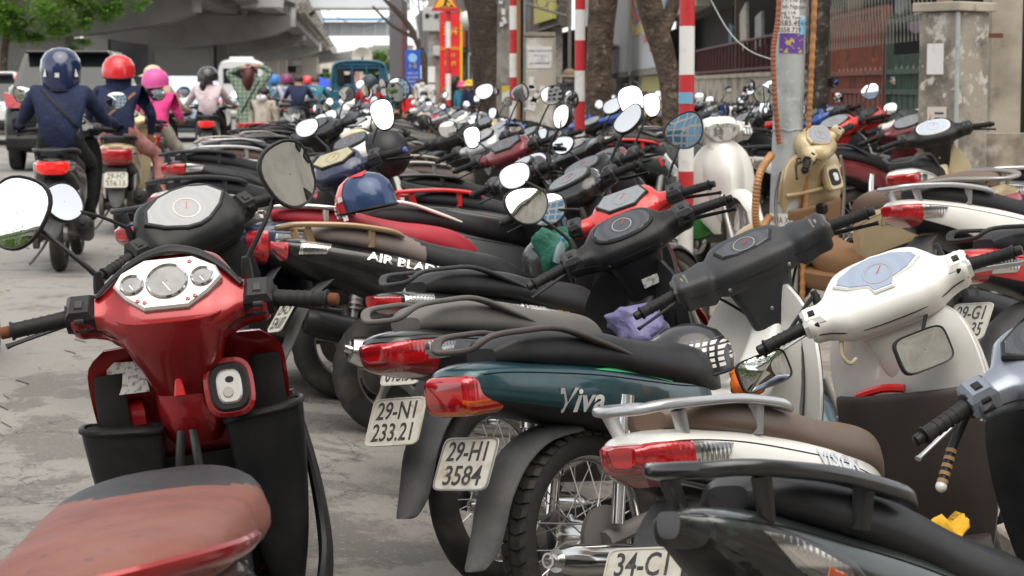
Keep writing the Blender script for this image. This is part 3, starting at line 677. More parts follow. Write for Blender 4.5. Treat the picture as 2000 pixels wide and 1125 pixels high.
# ------------------------------------------------------------------ ground
def uof(x, y): return x + .09*y
def itp(x, xs, ys):
    if x <= xs[0]: return ys[0]
    for a, b, c, d in zip(xs, xs[1:], ys, ys[1:]):
        if x <= b: return c+(d-c)*(x-a)/(b-a)
    return ys[-1]
def rise(y): return itp(y, (5.5, 9, 12), (0, .10, .12))
def ground_z(x, y):
    u = uof(x, y)
    return (.03 if u > 1.98 else itp(u, (-2.2, -.2, .8), (.02, 0, -.09))) + rise(y)
def asphalt(nm='asphalt', a=(.200, .190, .176), b_=(.245, .234, .218), lo=.54, hi=.60, crk=.52, vs=1.5):
    m = bpy.data.materials.new(nm); m.use_nodes = True; t = m.node_tree; p = t.nodes['Principled BSDF']; L = t.links.new
    tc = t.nodes.new('ShaderNodeTexCoord')
    def N(sc, det=8, ro=.6, dist=0):
        n = t.nodes.new('ShaderNodeTexNoise'); n.inputs['Scale'].default_value = sc; n.inputs['Detail'].default_value = det; n.inputs['Roughness'].default_value = ro; n.inputs['Distortion'].default_value = dist
        L(tc.outputs['Object'], n.inputs['Vector']); return n
    def R(s, a, b, c=0, d=1):
        r = t.nodes.new('ShaderNodeMapRange'); r.inputs[1].default_value = a; r.inputs[2].default_value = b; r.inputs[3].default_value = c; r.inputs[4].default_value = d; L(s, r.inputs[0]); return r.outputs[0]
    def mx(a, b, f):
        x = t.nodes.new('ShaderNodeMix'); x.data_type = 'RGBA'
        for s, q in ((6, a), (7, b)):
            if isinstance(q, tuple): x.inputs[s].default_value = (*q, 1)
            else: L(q, x.inputs[s])
        L(f, x.inputs[0]); return x.outputs[2]
    c = mx(a, b_, R(N(.9).outputs[0], .35, .65))
    c = mx(c, (.125, .117, .106), R(N(1.7, 12, .72, .4).outputs[0], lo, hi, 0, .85))
    c = mx(c, (.28, .26, .24), R(N(60, 3).outputs[0], .58, .72, 0, .8)); c = mx(c, (.06, .055, .05), R(N(85, 3).outputs[0], .62, .75, 0, .8))
    v = t.nodes.new('ShaderNodeTexVoronoi'); v.feature = 'DISTANCE_TO_EDGE'; v.inputs['Scale'].default_value = vs
    dn = N(3, 8, .7); vm = t.nodes.new('ShaderNodeVectorMath'); vm.operation = 'MULTIPLY_ADD'; vm.inputs[1].default_value = (.55, .55, .55); L(dn.outputs['Color'], vm.inputs[0]); L(tc.outputs['Object'], vm.inputs[2]); L(vm.outputs[0], v.inputs['Vector'])
    ck = t.nodes.new('ShaderNodeMath'); ck.operation = 'MULTIPLY'; L(R(v.outputs['Distance'], .0, .014, 1, 0), ck.inputs[0]); L(R(N(.55, 3).outputs[0], crk, crk+.08), ck.inputs[1])
    c = mx(c, (.035, .032, .03), ck.outputs[0])
    L(c, p.inputs['Base Color']); p.inputs['Roughness'].default_value = .85
    b = t.nodes.new('ShaderNodeBump'); b.inputs['Strength'].default_value = .5; b.inputs['Distance'].default_value = .006
    ad = t.nodes.new('ShaderNodeMath'); ad.operation = 'SUBTRACT'; L(N(70, 4).outputs[0], ad.inputs[0]); L(ck.outputs[0], ad.inputs[1]); L(ad.outputs[0], b.inputs['Height']); L(b.outputs[0], p.inputs['Normal'])
    return m
DRX, DRY = -.0896, .996     # road direction
def along(u, s):            # u across (metres right of the road datum), s along
    y = s; return (u-.09*y, y)
us = [-260, -60, -20, -9, -5, -2.2, -1.5, -.8, -.2, .3, .8, 1.2, 1.975]
ss = [-60, -10, -2, 0, 2, 4, 5.5, 6.5, 7.5, 9, 10.5, 12, 14, 20, 30, 45, 70, 120, 250, 600, 1500]
mb = MB(); vs = []
for s in ss:
    for u in us: x, y = along(u, s); vs.append((x, y, ground_z(x, y)))
n = len(us); mb.add(vs, [(i*n+j, i*n+j+1, (i+1)*n+j+1, (i+1)*n+j) for i in range(len(ss)-1) for j in range(n-1)], False)
tag(obj('road', mb, asphalt()), kind='structure')
pave_m = pbr('pavement_tiles', (.27, .24, .21), .85, mix=[((.16, .14, .12), 3, .45, .7), ((.36, .33, .29), 25, .55, .7)], bump=(60, .3, .003))
mb = MB(); R_ = []
for s in ss: R_.append([V((*along(u, s), z+rise(s))) for u, z in ((1.98, -.3), (1.98, .022), (1.99, .03), (2.16, .03), (2.165, .028), (300, .028), (300, -.3))])
mb.loft(R_, True, False); tag(obj('pavement', mb, pave_m), kind='structure')
lm = MB(); RL = random.Random(4)
for i in range(150):
    u, v = RL.uniform(-3.5, .9), RL.uniform(3, 16); x, y = along(u, v); a = RL.uniform(0, 6.3); q = RL.uniform(.004, .016); z = ground_z(x, y)+.002
    lm.loft([[V((x+q*r*cos(a+k*1.57)*(1+.8*(k % 2)), y+q*r*sin(a+k*1.57), z+h)) for k in range(4)] for r, h in ((1, 0), (.8, q*.5))], True, False)
tag(obj('road_grit', lm, pbr('grit', (.10, .085, .07), .9, mix=((.30, .24, .15), 3, .5, .55))), kind='stuff')

# the older, cracked strip beside the parked bikes: a sheet 4 mm above the road with a ragged edge
RP = random.Random(9); L_ = []; yy = 1.0
while yy < 11.6: L_.append((-1.38+.05*sin(yy*3)+RP.uniform(-.05, .05), yy)); yy += .11
pl = [along(u, s) for u, s in L_]; Rr = []
for k_ in range(len(pl)):
    u0, s0 = L_[k_]; Rr.append([V((*along(u, s0), ground_z(*along(u, s0))+.005)) for u in (u0, -.9, -.5, -.2, .3, .8, 1.3, 1.97)])
tag(obj('old_road_strip', MB().loft(Rr, False, False, closed=False), asphalt('cracked_asphalt', (.188, .178, .162), (.255, .242, .222), .49, .535, .42, 2.6)), kind='structure')
# ------------------------------------------------------------------ parked bikes near the camera
ROW = 'two-wheelers parked along the kerb'
def mir(sd, kind='oval', dx=0, dy=0, dz=0, pit=.10, yaw=0, sc=1): return (sd, kind, dx, dy, dz, pit, yaw, sc)
B3, B3S = bike('parked_motorbike', 'dark teal motorbike with boxy red and amber tail light and plate 29-H1 3584', 'U', .22, 4.70, 43, 8.5, 44, group=ROW, col='teal', cov='gplastic', inner='white', front='teal', seat='seat', boxlight=1, tread=1, plate=('29-H1', '3584'), plrim=1, cover='wide', dash='wide', dashc='glass', railc='railbrown', barend='plastic', swc='dirtysteel', btn='gold', leverc='plastic',
    mirrors=(), decals=(('v', 'Viva', .085, -.09, .648, -.10, 'decalw', 1.15, .002),), patches=(([(-.02, .722), (.08, .708), (.20, .678), (.30, .65), (.30, .657), (.2, .687), (.08, .716)], 'decalgreen'), ([(0.0, .734), (.10, .716), (.30, .662), (.30, .675), (.1, .728)], 'decallilac')))
B4, B4S = bike('parked_motorbike', 'dusty motorbike with maroon tail light, faded grey seat and plate 29-N1 233.21', 'U', -.01, 5.22, 36, 9, 40, group=ROW, col='black', cov='plastic', inner='plastic', front='black', seat='seatgrey', plate=('29-N1', '233.21'), cover='std', dash='oval', railc='dusty', lens=2.0, sigc='clear', leverc='plastic', mirrors=(mir(1, 'tear', -.05, -.02, .015, .04, .35, 1.15),))
sk_p = V((.85, 0, .955)) - AX*.15 + V((-.012, -.015, 0)) - V((cos(RK), 0, sin(RK)))*.062
obj('sticker', MB().box((0, 0, 0), (.055, .032, .003), None, .0), M['sticker'], B4, B4S @ frame(sk_p, (-cos(RK), 0, -sin(RK))))
B5, B5S = bike('parked_motorbike', 'black sporty motorbike with white and yellow side stripes and red handlebar cover', 'U', -.03, 6.36, 43, 9, 28, lift=-.045, group=ROW, col='black', cov='brightred', inner='plastic', front='brightred', seat='seat', plate=('36-B3', '015.30'), cover='pod', dash='hexa', dashc='dashlight', tail='curvy', railc='gplastic', rim='alloy',
    decals=(('v', 'wave', .050, .14, .675, -.16, 'decalw', 1.3, .002), ('v', 'RS', .058, .30, .648, -.16, 'decaly', 1.3, .003)), patches=(([(0, .705), (.0, .695), (.30, .612), (.50, .56), (.46, .60), (.3, .652)], 'decalw'), ([(.40, .615), (.50, .545), (.53, .55), (.47, .625)], 'decalr')), mirrors=(mir(1, 'oval', -.02, .03, -.10, .08, .25, 1.2), mir(-1, 'tear', 0, .015, .01, -.06, .15, 1.2)))
B2, B2S = bike('parked_scooter', 'white scooter with brown seat, silver grab rail and plate 34-C1 285.60', 'S', .60, 4.02, 37, 10.5, 31, group=ROW, col='white', inner='white', front='white', floor='dbrown', seat='seatbrown', plate=('34-C1', '285.60'), railc='silver', tilt=4, lift=-.065, cover='vision', dash='fan', dscale=1.12, dashc='dashblue', bezel='white', swc='white', leverc='silver', barend='plastic', lens=1.3, nolegs=0,
    decals=(('v', 'VISION', .048, .17, .652, -.22, 'decals', 1.25, .0015),), mirrors=(mir(1, 'rect', -.10, .09, -.29, .02, .25, 1.15), mir(-1, 'rect', -.16, -.24, -.385, .02, .5, 1.3)))
obj('storage_box', legs([(.24, .90, .97, .14, 1.0, 1.0), (.4, .855, .93, .195, .98, .98), (.56, .825, .90, .21, .97, .95), (.66, .81, .885, .205, .95, .93), (.68, .815, .888, .20, .93, .92)], True, p=3, th=.014), M['dbrown'], B2)
obj('storage_lining', MB().tube([(.85, .12, .68), (.84, .04, .695), (.845, -.02, .69)], .012, 8, 3), M['brightred'], B2)
obj('bag_hook', MB().tube([(.80, .10, .86), (.77, .10, .84), (.76, .10, .80), (.775, .09, .775), (.79, .075, .785)], .006, 8, 3), M['cream'], B2)
B1, B1S = bike('parked_scooter', 'dark grey scooter at the bottom right with big black and clear tail lamp housing', 'S', .645, 2.98, 43, 10, 50, pitch=0, tilt=12, lift=-.10, tlc='black', group=ROW, col='graph', cov='silverblue', tail='air', inner='plastic', front='graph', rail='wide', railc='black', cover='std', dash='tear', swc='silverblue', leverc='silver', signal=False, lens=.35,
    decals=(('v', 'AIR BLADE', .042, .20, .612, -.25, 'decals', 1.35, .001),), patches=(([(-.445, .765), (-.36, .755), (-.18, .70), (-.13, .66), (-.20, .63), (-.36, .665), (-.43, .715)], 'black'), ([(-.37, .742), (-.31, .735), (-.19, .69), (-.165, .662), (-.20, .652), (-.29, .68)], 'clear'), ([(-.24, .69), (-.20, .68), (-.205, .662), (-.24, .672)], 'orangelens')), mirrors=(mir(-1, 'oval', -.04, .0, -.22, .35, -.1, 1.1),))
B6, B6S = bike('parked_scooter', 'black scooter with gold grab rail, taupe seat and chrome exhaust shield', 'S', -.45, 7.15, 66, 9, 35, group=ROW, col='black', tail='air', tilt=3, lift=-.03, seat='seattaupe', seat2='seat', split=.05, railc='gold', muf='chrome', mufsh='chrome', cover='round', dash='oval', dashc='glass', lens=.6, decals=(('v', 'AIR BLADE', .05, .02, .675, -.2, 'decals', 1.3, .001),), patches=(([(.0, .635), (.3, .54), (.3, .546), (.0, .643)], 'gold'),), mirrors=(mir(1, 'oval', -.02, .02, -.03, .1, .3, 1.1), mir(-1, 'big', 0, .02, 0, .45, 0)))
ta = V((.85-.35*.115+.035, .195, .925)); tp = [ta+V((.02, .03, -.01)), ta+V((.012, .09, -.055)), ta+V((-.005, .15, -.11))]
tpt = MB(); tpt.tube(tp, .0095, 10, 4); obj('taped_lever', tpt, M['plastic'], B1, B1S)
for i in range(5): obj('tape_band', MB().tube([tp[1].lerp(tp[2], i*.2+.02), tp[1].lerp(tp[2], i*.2+.12)], .0115, 10), pbr('tan_tape', (.30, .19, .09), .7), B1, B1S)
obj('lever_ball', MB().ell(tp[2], (.012, .012, .012), 12, 8), M['decalw'], B1, B1S)
# the red scooter
def r1_cover(C): return cover('chunky', C)
R1, R1S = bike('parked_scooter', 'bright red scooter with silver three-gauge dashboard and faded red seat', 'S', -.505, 2.96, -5, 7.5, -4, group=ROW, col='black', cov='red', inner='red', front='red', seat='seatsalmon', seat2='seat', split=.03, cover='nouvo', dash=None, railc='red', nolegs=1, shift=-.27, lift=-.065, rail='none', swc='plastic', btn='gplastic', seatrows='R', barend='rust', leverc='plastic', plate=('29-Y3', '104.27'),
    patches=(([(-.12, .70), (.02, .69), (.18, .625), (.05, .615), (-.10, .66)], 'brightred'), ([(.10, .60), (.30, .56), (.33, .50), (.12, .53)], 'brightred')), decals=(('v', 'NOUVO', .075, .20, .565, -.2, 'decalw', 1.2, .003),),
    mirrors=(mir(1, 'nv', -.02, .045, .0, .30, -.15, 1.08), mir(-1, 'nv', .02, .0, .02, .10, .62, 1.0)))
C = V((.85, 0, .945)); df = dash_frame('nouvo', C, -.014)
def r1p(nm, mb, mat, st=False, mw=None): return obj(nm, mb, mat, R1, (R1S @ (mw or MX())) if st else (mw or MX()))
oc = [(-.112, .0), (-.098, .032), (-.05, .062), (.05, .062), (.098, .032), (.112, .0), (.085, -.035), (.045, -.068), (-.045, -.068), (-.085, -.035)]
dp = r1p('dash_panel', MB().prism(oc, .024, MX(), .005), M['silverpanel'], True, df)
for u, v, r in ((0, -.002, .040), (-.072, -.004, .0215), (.072, .002, .0205)):
    gg = obj('gauge_ring', MB().lathe([(r+.001, 0), (r+.004, .004), (r+.002, .0075), (r-.002, .004), (r-.002, 0)], 32), M['chrome'], dp, MX.Translation((u, v, .0235)))
    obj('gauge_face', MB().lathe([(.001, .0035), (r*.6, .0034), (r-.002, .003)], 32), pbr('gauge_face', (.20, .20, .195), .12, coat=1, mix=((.13, .13, .13), 30, .4, .6)), dp, MX.Translation((u, v, .0235)))
    obj('gauge_needle', MB().box((0, -r*.4, .0045), (.0022, r*.75, .001), MX.Rotation(.6, 3, 'Z')), M['decalw'], dp, MX.Translation((u, v, .0235)))
for u, v in ((-.058, -.046), (-.044, -.052), (.044, -.052), (.058, -.046), (.045, .044)): obj('indicator_lamp', MB().lathe([(.001, .004), (.004, .003), (.0055, 0)], 12), M['redlens'], dp, MX.Translation((u, v, .0235)))
r1p('dash_visor', MB().tube([C+E1(radians(46))*(.088-.10*abs(t)**2.2)+E2(radians(46))*(.058-.012*abs(t))+V((0, t*.15, 0)) for t in [i/6-1 for i in range(13)]], [.006+.012*(1-abs(i/6-1)) for i in range(13)], 8, 2, flat=.5), M['plastic'], True)
WALL = [(.44, .985, .95, .10, 1.06, 1.0), (.54, .980, .955, .175, 1.10, 1.0), (.66, .965, .935, .200, 1.10, .97), (.76, .945, .910, .207, 1.07, .95), (.82, .93, .895, .200, 1.0, .925), (.852, .92, .89, .165, .96, .915)]
r1p('inner_panel', legs(WALL, True, p=2.5), M['red']); r1p('front_cover', legs([(z-.12 if z < .6 else z, a, b, w, c, d) for z, a, b, w, c, d in WALL], False), M['red'])
LOW = [(.22, 1.0, 1.05, .12, 1.07, 1.06), (.34, .975, 1.02, .185, 1.03, 1.04), (.48, .955, .985, .212, 1.02, 1.02), (.585, .945, .965, .218, .99, 1.0), (.60, .945, .962, .216, .98, .99)]
r1p('lower_shield', legs(LOW, True, p=3, th=.012), M['plastic'])
for sd in (-1, 1):
    pk = [[V((.885+(.70-z)*.16+a*spw(cos(t), .62), sd*.142+b*spw(sin(t), .62)*(1 if sd*sin(t) > 0 else .85), z+.03*sd*sin(t)*(z-.3))) for t in [2*pi*q/20 for q in range(20)]] for z, a, b in cr([(.30, .022, .040), (.40, .030, .062), (.54, .038, .080), (.66, .044, .090), (.685, .044, .089)], 3)]
    r1p('glove_pocket', MB().loft(pk, True), M['plastic']); r1p('pocket_rim', MB().tube(pk[-1]+[pk[-1][0]], .0075, 8), M['plastic'])
    c_ = sum(pk[-1], V())/20; r1p('pocket_shade_lid', MB().loft([[c_+(p-c_)*q+V((0, 0, .002)) for p in pk[-1]] for q in (.90, .02)], False), M['gapdark'])  # black lid on the closed pocket, painting the shade of its inside
r1p('centre_tunnel', MB().loft([ring(V((x, 0, z)), X, Y, a, w, 3, 20, an=b) for x, z, a, b, w in cr([(.93, .86, .03, .060, .078), (.925, .76, .03, .066, .075), (.925, .70, .03, .068, .072), (.935, .66, .03, .060, .066), (.95, .63, .03, .05, .05)], 3)]), M['red'])
r1p('floor_tunnel', body([(.30, .45, .10, .05, .2), (.45, .42, .105, .05, .2), (.62, .38, .10, .05, .2), (.78, .40, .09, .06, .2), (.92, .50, .08, .06, .2)], 2.8, 20), M['plastic'])
for sd in (-1, 1):
    r1p('pocket_block', MB().box((.935, sd*.130, .70), (.04, .07, .07), MX.Rotation(-.2*sd, 3, 'Z'), .02), M['red'])
    r1p('pocket_cheek', MB().loft([ring(V((.912, sd*.165, z)), X, Y, .012, .034, 3, 12) for z in (.62, .70, .77, .80)]), M['plastic'])
r1p('cowl', MB().loft([ring(C-AX*s+V((-.030, 0, 0)), V((cos(RK), 0, sin(RK))), Y, .07, w, 3.4, 24, an=a) for s, a, w in cr([(.0, .078, .118), (.05, .082, .114), (.11, .074, .096), (.17, .062, .076), (.215, .05, .064)], 3)]), M['red'], True)
kf = frame((.845, -.088, .745), (-1, -.10, .28))
r1p('key_bezel', MB().prism(sell(.052, .062, 3, 28), .03, kf, .008), M['red']); r1p('key_surround', MB().prism(sell(.042, .052, 3, 28), .036, kf, .006), M['plastic'])
kl = r1p('key_lock', MB().prism(sell(.026, .036, 3, 24), .041, kf, .004), M['silverpanel']); obj('key_slot', MB().prism(sell(.011, .011, 2, 14), .044, kf @ MX.Translation((-.004, -.012, 0)), .001), M['steel'], kl); obj('key_slot', MB().prism(sell(.009, .007, 2, 14), .0425, kf @ MX.Translation((.002, .014, 0)), .001), M['plastic'], kl)
r1p('bag_hook', MB().prism([(-.012, 0), (.012, 0), (.004, .05), (-.004, .05)], .02, frame((.838, .012, .745), (-1, 0, .2)), .003), M['brightred'])
for y in (.012, -.012): r1p('cable_strap', MB().tube([(.835, y+.01, .67), (.80, y*1.6+.012, .60), (.80, y*2+.02, .44), (.80, y*2.4+.03, .36)], .011, 8, 3, flat=.5), M['plastic'])
r1p('manual_sticker', MB().prism([(-.045, -.03), (.045, -.03), (.035, .035), (-.04, .04)], .002, frame((.905, .125, .785), (-1, .12, .15))), M['sticker'])
for sd in (-1, 1): r1p('side_fairing', MB().tube([(1.0, sd*.205, .70), (.98, sd*.23, .52), (.93, sd*.235, .36), (.80, sd*.215, .27), (.60, sd*.20, .26)], [.02, .032, .04, .04, .03], 10, 4, flat=.4, up=(0, 1, 0)), M['plastic'])
r1p('fairing_lettering', side_text(BVHTree.FromPolygons([V((.6, -.275, 0)), V((1.2, -.265, 0)), V((1.2, -.265, 1)), V((.6, -.275, 1))], [(0, 1, 2, 3)]), 'NOUVO', .08, .93, .42, 1.2, -1, 1.2, bold=.003), M['decalw'])
K1, K1S = bike('parked_scooter', 'black scooter with large clear dashboard, parked just ahead of the red scooter', 'S', -.78, 4.95, -9, 7, 31, group=ROW, col='black', cov='plastic', inner='plastic', cover='huge', dash='tear', dashc='dashlight', swc='plastic', dscale=1.3, mirrors=(mir(1, 'oval', .0, .05, .0, .30, .45, 1.2),))
r1p('grab_rail', MB().tube([(-.22, -.185, .675), (-.34, -.195, .705), (-.52, -.18, .735), (-.66, -.08, .755), (-.69, .02, .755), (-.66, .11, .755), (-.52, .18, .735), (-.36, .188, .705)], [.008, .016, .019, .019, .019, .019, .016, .008], 10, 4, flat=.6), M['red'])
# remaining kerb row and the outer row
def deco(o): return o
B7, _ = bike('parked_motorbike', 'grey-seated motorbike with white grab rail behind the gold-railed scooter', 'U', -.33, 8.10, 62, 9, 30, group=ROW, col='grey', seat='seat', railc='white', cover='std', cov='plastic', dash='oval', mirrors=(mir(1, 'oval', 0, .04, -.05, .3, .2, 1.2), mir(-1, 'tall', 0, .02, .05, .25, .5, 1.25)))
B8, B8S = bike('parked_scooter', 'black scooter with bright red grab rail and red side lettering', 'S', -.17, 9.30, 62, 9, 25, group=ROW, col='black', cov='dred', seat='seat', railc='brightred', cover='pod', dash='oval', decals=(('v', 'VISION', .075, .16, .62, -.2, 'decalr', 1.3, .003),), mirrors=(mir(1, 'tear', 0, .02, 0, .3, .3), mir(-1, 'tall', .02, .02, .03, .2, .5)))
B9, _ = bike('parked_scooter', 'tall-bodied glossy black scooter with rounded tail and black rack rail', 'S', -.30, 10.6, 63, 9, 25, group=ROW, col='black', tail='sh', railc='black', cover='wide', dash='wide', mirrors=(mir(1, 'oval', 0, 0, 0, .4, 0), mir(-1, 'oval', 0, 0, 0, .4, .2)))
B10, _ = bike('parked_scooter', 'grey-railed scooter with taupe seat, fourth beyond the gold-railed one', 'S', -.42, 12.2, 60, 9, 25, group=ROW, col='grey', seat='seattaupe', railc='steel', cover='std', cov='black')
K2, _ = bike('parked_scooter', 'navy blue scooter with red seat and chrome rail', 'S', -.68, 7.75, 68, 9, 10, group=ROW, col='navy', seat='seatred', railc='chrome', tail='sh', cov='black', cover='std', mirrors=(mir(-1),))
K3, K3S = bike('parked_scooter', 'navy scooter with amber-tinted dashboard and a helmet hung on its bars', 'S', -1.21, 7.66, 38, 8, 25, group=ROW, col='navy', cov='navy', inner='plastic', cover='round', dash='hexa', dashc='dashyellow', barend='blue', mirrors=(mir(-1, 'tall', 0, -.02, -.03, .2, .3, 1.1),))
H2, _ = bike('parked_motorbike', 'wine red motorbike with faceted red handlebar cover and grey dash', 'U', -.63, 9.72, 55, 8, 20, group=ROW, col='dred', cov='dred', front='dred', cover='pod', dash='hexa', mirrors=(mir(1, 'tall', 0, 0, -.05, .3, .5), mir(-1, 'oval', 0, .03, .03, -.1, .3)))
H3, _ = bike('parked_scooter', 'silver and navy scooter beyond the wine red motorbike', 'S', -.79, 10.97, 55, 8, 20, group=ROW, col='navy', cov='silver', front='silver', cover='round', dash='oval', dashc='dashlight')
H4, _ = bike('parked_motorbike', 'black motorbike with cream front and pink stripes near the kerb row middle', 'U', -1.0, 11.8, 55, 8, 20, group=ROW, col='cream', cov='plastic', front='cream', cover='std', dash='wide', seat='seatgrey')
H5, _ = bike('parked_scooter', 'cream scooter facing the camera with a dark visor', 'S', -.62, 13.9, 205, -8, -15, group=ROW, col='cream', cov='cream', front='cream', cover='round', lamp=1, mirrors=(mir(1, 'oval', 0, 0, 0, .1, 2.8), mir(-1, 'tear', 0, 0, 0, .1, 3.4)))
H6, H6S = bike('parked_scooter', 'white scooter with black dashboard beyond the amber-dash navy one', 'S', -1.34, 9.09, 45, 8, 25, group=ROW, col='white', cov='white', inner='plastic', cover='round', dash='oval', dashc='glass', mirrors=(mir(1, 'oval', 0, 0, 0, .3, .2), mir(-1, 'round', 0, .03, .03, -.05, .25, 1.2)))
H7, _ = bike('parked_scooter', 'glossy black scooter with smoked dash at the road edge, left of the blue truck', 'S', -1.84, 12.06, 45, 8, 20, group=ROW, col='black', cov='black', cover='chunky', dash='tear')
H8, _ = bike('parked_motorbike', 'black motorbike with long grey tubular rail sticking into the road', 'U', -2.07, 14.6, 62, 8, 20, group=ROW, col='black', railc='steel', lens=1.6)
H9, _ = bike('parked_scooter', 'black scooter with red-striped tail beside the plaid-shirted woman', 'S', -2.60, 20.5, 60, 8, 20, group=ROW, col='black', railc='brightred')
T1, _ = bike('parked_scooter', 'black scooter with red rail and red lettering, left of the nearest striped post', 'S', 1.05, 13.6, 66, 8, 20, group=ROW, col='graph', railc='brightred', cov='black', decals=(('v', 'VISION', .09, .18, .62, -.2, 'decalr', 1.4, .004),))
T2, _ = bike('parked_motorbike', 'white-sided motorbike with grey-brown seat beyond the red-railed pavement scooter', 'U', 1.2, 16.4, 66, 8, 20, group=ROW, col='white', seat='seatgrey', railc='gplastic')
T3, _ = bike('parked_scooter', 'dull black scooter on the pavement behind the nearest striped post', 'S', 1.75, 16.2, 64, 8, 20, group=ROW, col='black', railc='black')
L1, L1S = bike('parked_scooter', 'beige scooter with brown seat and brown footwell beside the lamp post', 'S', 2.24, 9.25, -36, 9, 24, group=ROW, col='beige', cov='beige', inner='beige', front='beige', floor='brownp', seat='seatbrown', cover='round', dash='tear', dashc='dashlight', swc='beige', btn='plastic', tail='sh', railc='steel', barend='plastic', bezel='beige', mirrors=())
lk = frame((.868, -.09, .74), (-1, 0, .25))
def l1p(nm, mb, mat): return obj(nm, mb, mat, L1)
l1p('key_surround', MB().prism(sell(.060, .075, 4, 24), .05, lk, .012), M['beige']); l1p('key_recess', MB().prism(sell(.040, .046, 4, 24), .054, lk, .004), M['plastic']); l1p('key_lock', MB().prism(sell(.018, .024, 3, 18), .062, lk, .003), M['silverpanel'])
l1p('pocket_rim', MB().tube([(.866+.035*abs(t)**3, .20*t, .70) for t in [i/8-1 for i in range(17)]], .010, 8), M['beige']); l1p('bag_hook', MB().box((.83, .02, .60), (.05, .04, .06), None, .012), M['plastic'])
l1p('lower_footwell', legs([(.24, .93, .97, .16, 1.0, 1.0), (.36, .90, .95, .195, .98, .98), (.50, .868, .925, .205, .96, .95), (.60, .852, .90, .20, .94, .93), (.62, .856, .90, .19, .93, .92)], True, p=2.6, th=.012), M['brownp']); l1p('centre_floor', body([(.40, .36, .12, .10, .12), (.6, .31, .13, .09, .1), (.8, .33, .12, .09, .1), (.92, .42, .10, .09, .1)], 3, 20), M['brownp'])
for sd in (1, -1): l1p('chrome_guard', MB().tube([(.90, sd*.23, .84), (.92, sd*.26, .70), (.95, sd*.25, .50), (.98, sd*.20, .36)], .009, 8, 4), M['chrome'])
l1p('lettering', side_text(tail_bvh('sh'), 'LEAD', .05, .20, .60, -.2, 1, 1.3), M['decals'])
W1, _ = bike('parked_scooter', 'white and red scooter tail with pinkish silver rail, right of the beige scooter', 'S', 2.02, 7.85, 62, 8, 20, z=.13, group=ROW, col='white', railc='silver', lens=1.4, tail='vision', patches=(([(-.1, .745), (.2, .69), (.4, .60), (.4, .607), (.2, .70), (-.1, .752)], 'decalr'),))
W2, _ = bike('parked_motorbike', 'bright red motorbike with white and yellow lettering at the right edge', 'U', 1.93, 6.32, 60, 8, 25, group=ROW, col='brightred', front='brightred', railc='plastic', decals=(('v', 'Wave', .11, .14, .68, -.15, 'decalw', 1.1, .003),), patches=(([(-.05, .745), (.1, .735), (.3, .69), (.3, .70), (.1, .75)], 'decaly'),))
W3, _ = bike('parked_motorbike', 'maroon motorbike with tall maroon inner panel in front of the electric cabinet', 'U', 2.25, 11.9, 42, 8, 22, group=ROW, col='dred', cov='dred', inner='dred', front='dred', tunnel='dred', cover='std', dash='oval', dashc='dashlight', mirrors=(mir(-1, 'tear', -.02, .02, -.12, -.1, .3),))
W4, _ = bike('parked_scooter', 'white and red scooter left of the maroon motorbike', 'S', 1.80, 12.2, 42, 8, 22, group=ROW, col='white', cov='brightred', cover='std', dash='tear', dashc='dashlight')
W5, _ = bike('parked_motorbike', 'black and white motorbike with pale blue dash in front of the plaster wall', 'U', 2.42, 10.6, 22, 8, 12, group=ROW, col='white', cov='plastic', inner='cream', front='white', cover='std', dash='oval', dashc='dashblue', bezel='white', mirrors=())
W6, _ = bike('parked_scooter', 'black-seated scooter with chrome rack at the right edge below the plaster wall', 'S', 2.80, 9.4, 62, 8, 20, group=ROW, col='grey', railc='chrome')
F1, _ = bike('parked_motorbike', 'white motorbike facing the camera with big clear headlight, left of the lamp post', 'U', 1.28, 12.55, 172, -6, 8, group=ROW, col='white', cov='white', inner='white', front='white', cover='wide', dash=None, lamp=1, fsig='clear', mirrors=(mir(1, 'round', 0, 0, 0, .1, 3.0),), rim='alloy')
Z1, _ = bike('parked_scooter', 'white scooter cut off by the left edge, level with the navy-jacketed rider', 'S', -2.66, 7.4, 8, 8, 10, group=ROW, col='white', cov='white', inner='plastic', front='white', cover='chunky', dash='oval', dashc='dashlight', mirrors=(mir(-1, 'tear', 0, .02, -.06, .2, .3, 1.2),))
# ---- rows of bikes further back: one of each style, then copies
def dup(o, parent=None):
    c = o.copy(); COL.objects.link(c); c.parent = parent
    for ch in o.children: dup(ch, c)
    return c
STY = [('S', 'black', 'plastic', 'black', 'seat', 'gplastic', 'std', 'oval', 'vision'), ('U', 'black', 'gplastic', 'red', 'seat', 'gplastic', 'wide', 'wide', 'under'), ('S', 'white', 'white', 'plastic', 'seatbrown', 'silver', 'std', 'fan', 'vision'), ('U', 'dred', 'plastic', 'dred', 'seatgrey', 'dusty', 'std', 'oval', 'under'),
       ('U', 'navy', 'silver', 'plastic', 'seat', 'steel', 'pod', 'hexa', 'curvy'), ('S', 'silver', 'grey', 'plastic', 'seat', 'black', 'chunky', 'tear', 'air'), ('U', 'blue', 'blue', 'white', 'seat', 'gplastic', 'pod', 'hexa', 'curvy'), ('S', 'white', 'black', 'plastic', 'seattaupe', 'black', 'std', 'tear', 'air'),
       ('U', 'brightred', 'brightred', 'plastic', 'seat', 'plastic', 'pod', 'hexa', 'curvy'), ('S', 'beige', 'beige', 'brownp', 'seatbrown', 'steel', 'round', 'oval', 'sh'), ('U', 'white', 'white', 'white', 'seatgrey', 'steel', 'std', 'oval', 'under'), ('S', 'brightred', 'brightred', 'plastic', 'seatbrown', 'chrome', 'round', 'oval', 'sh')]
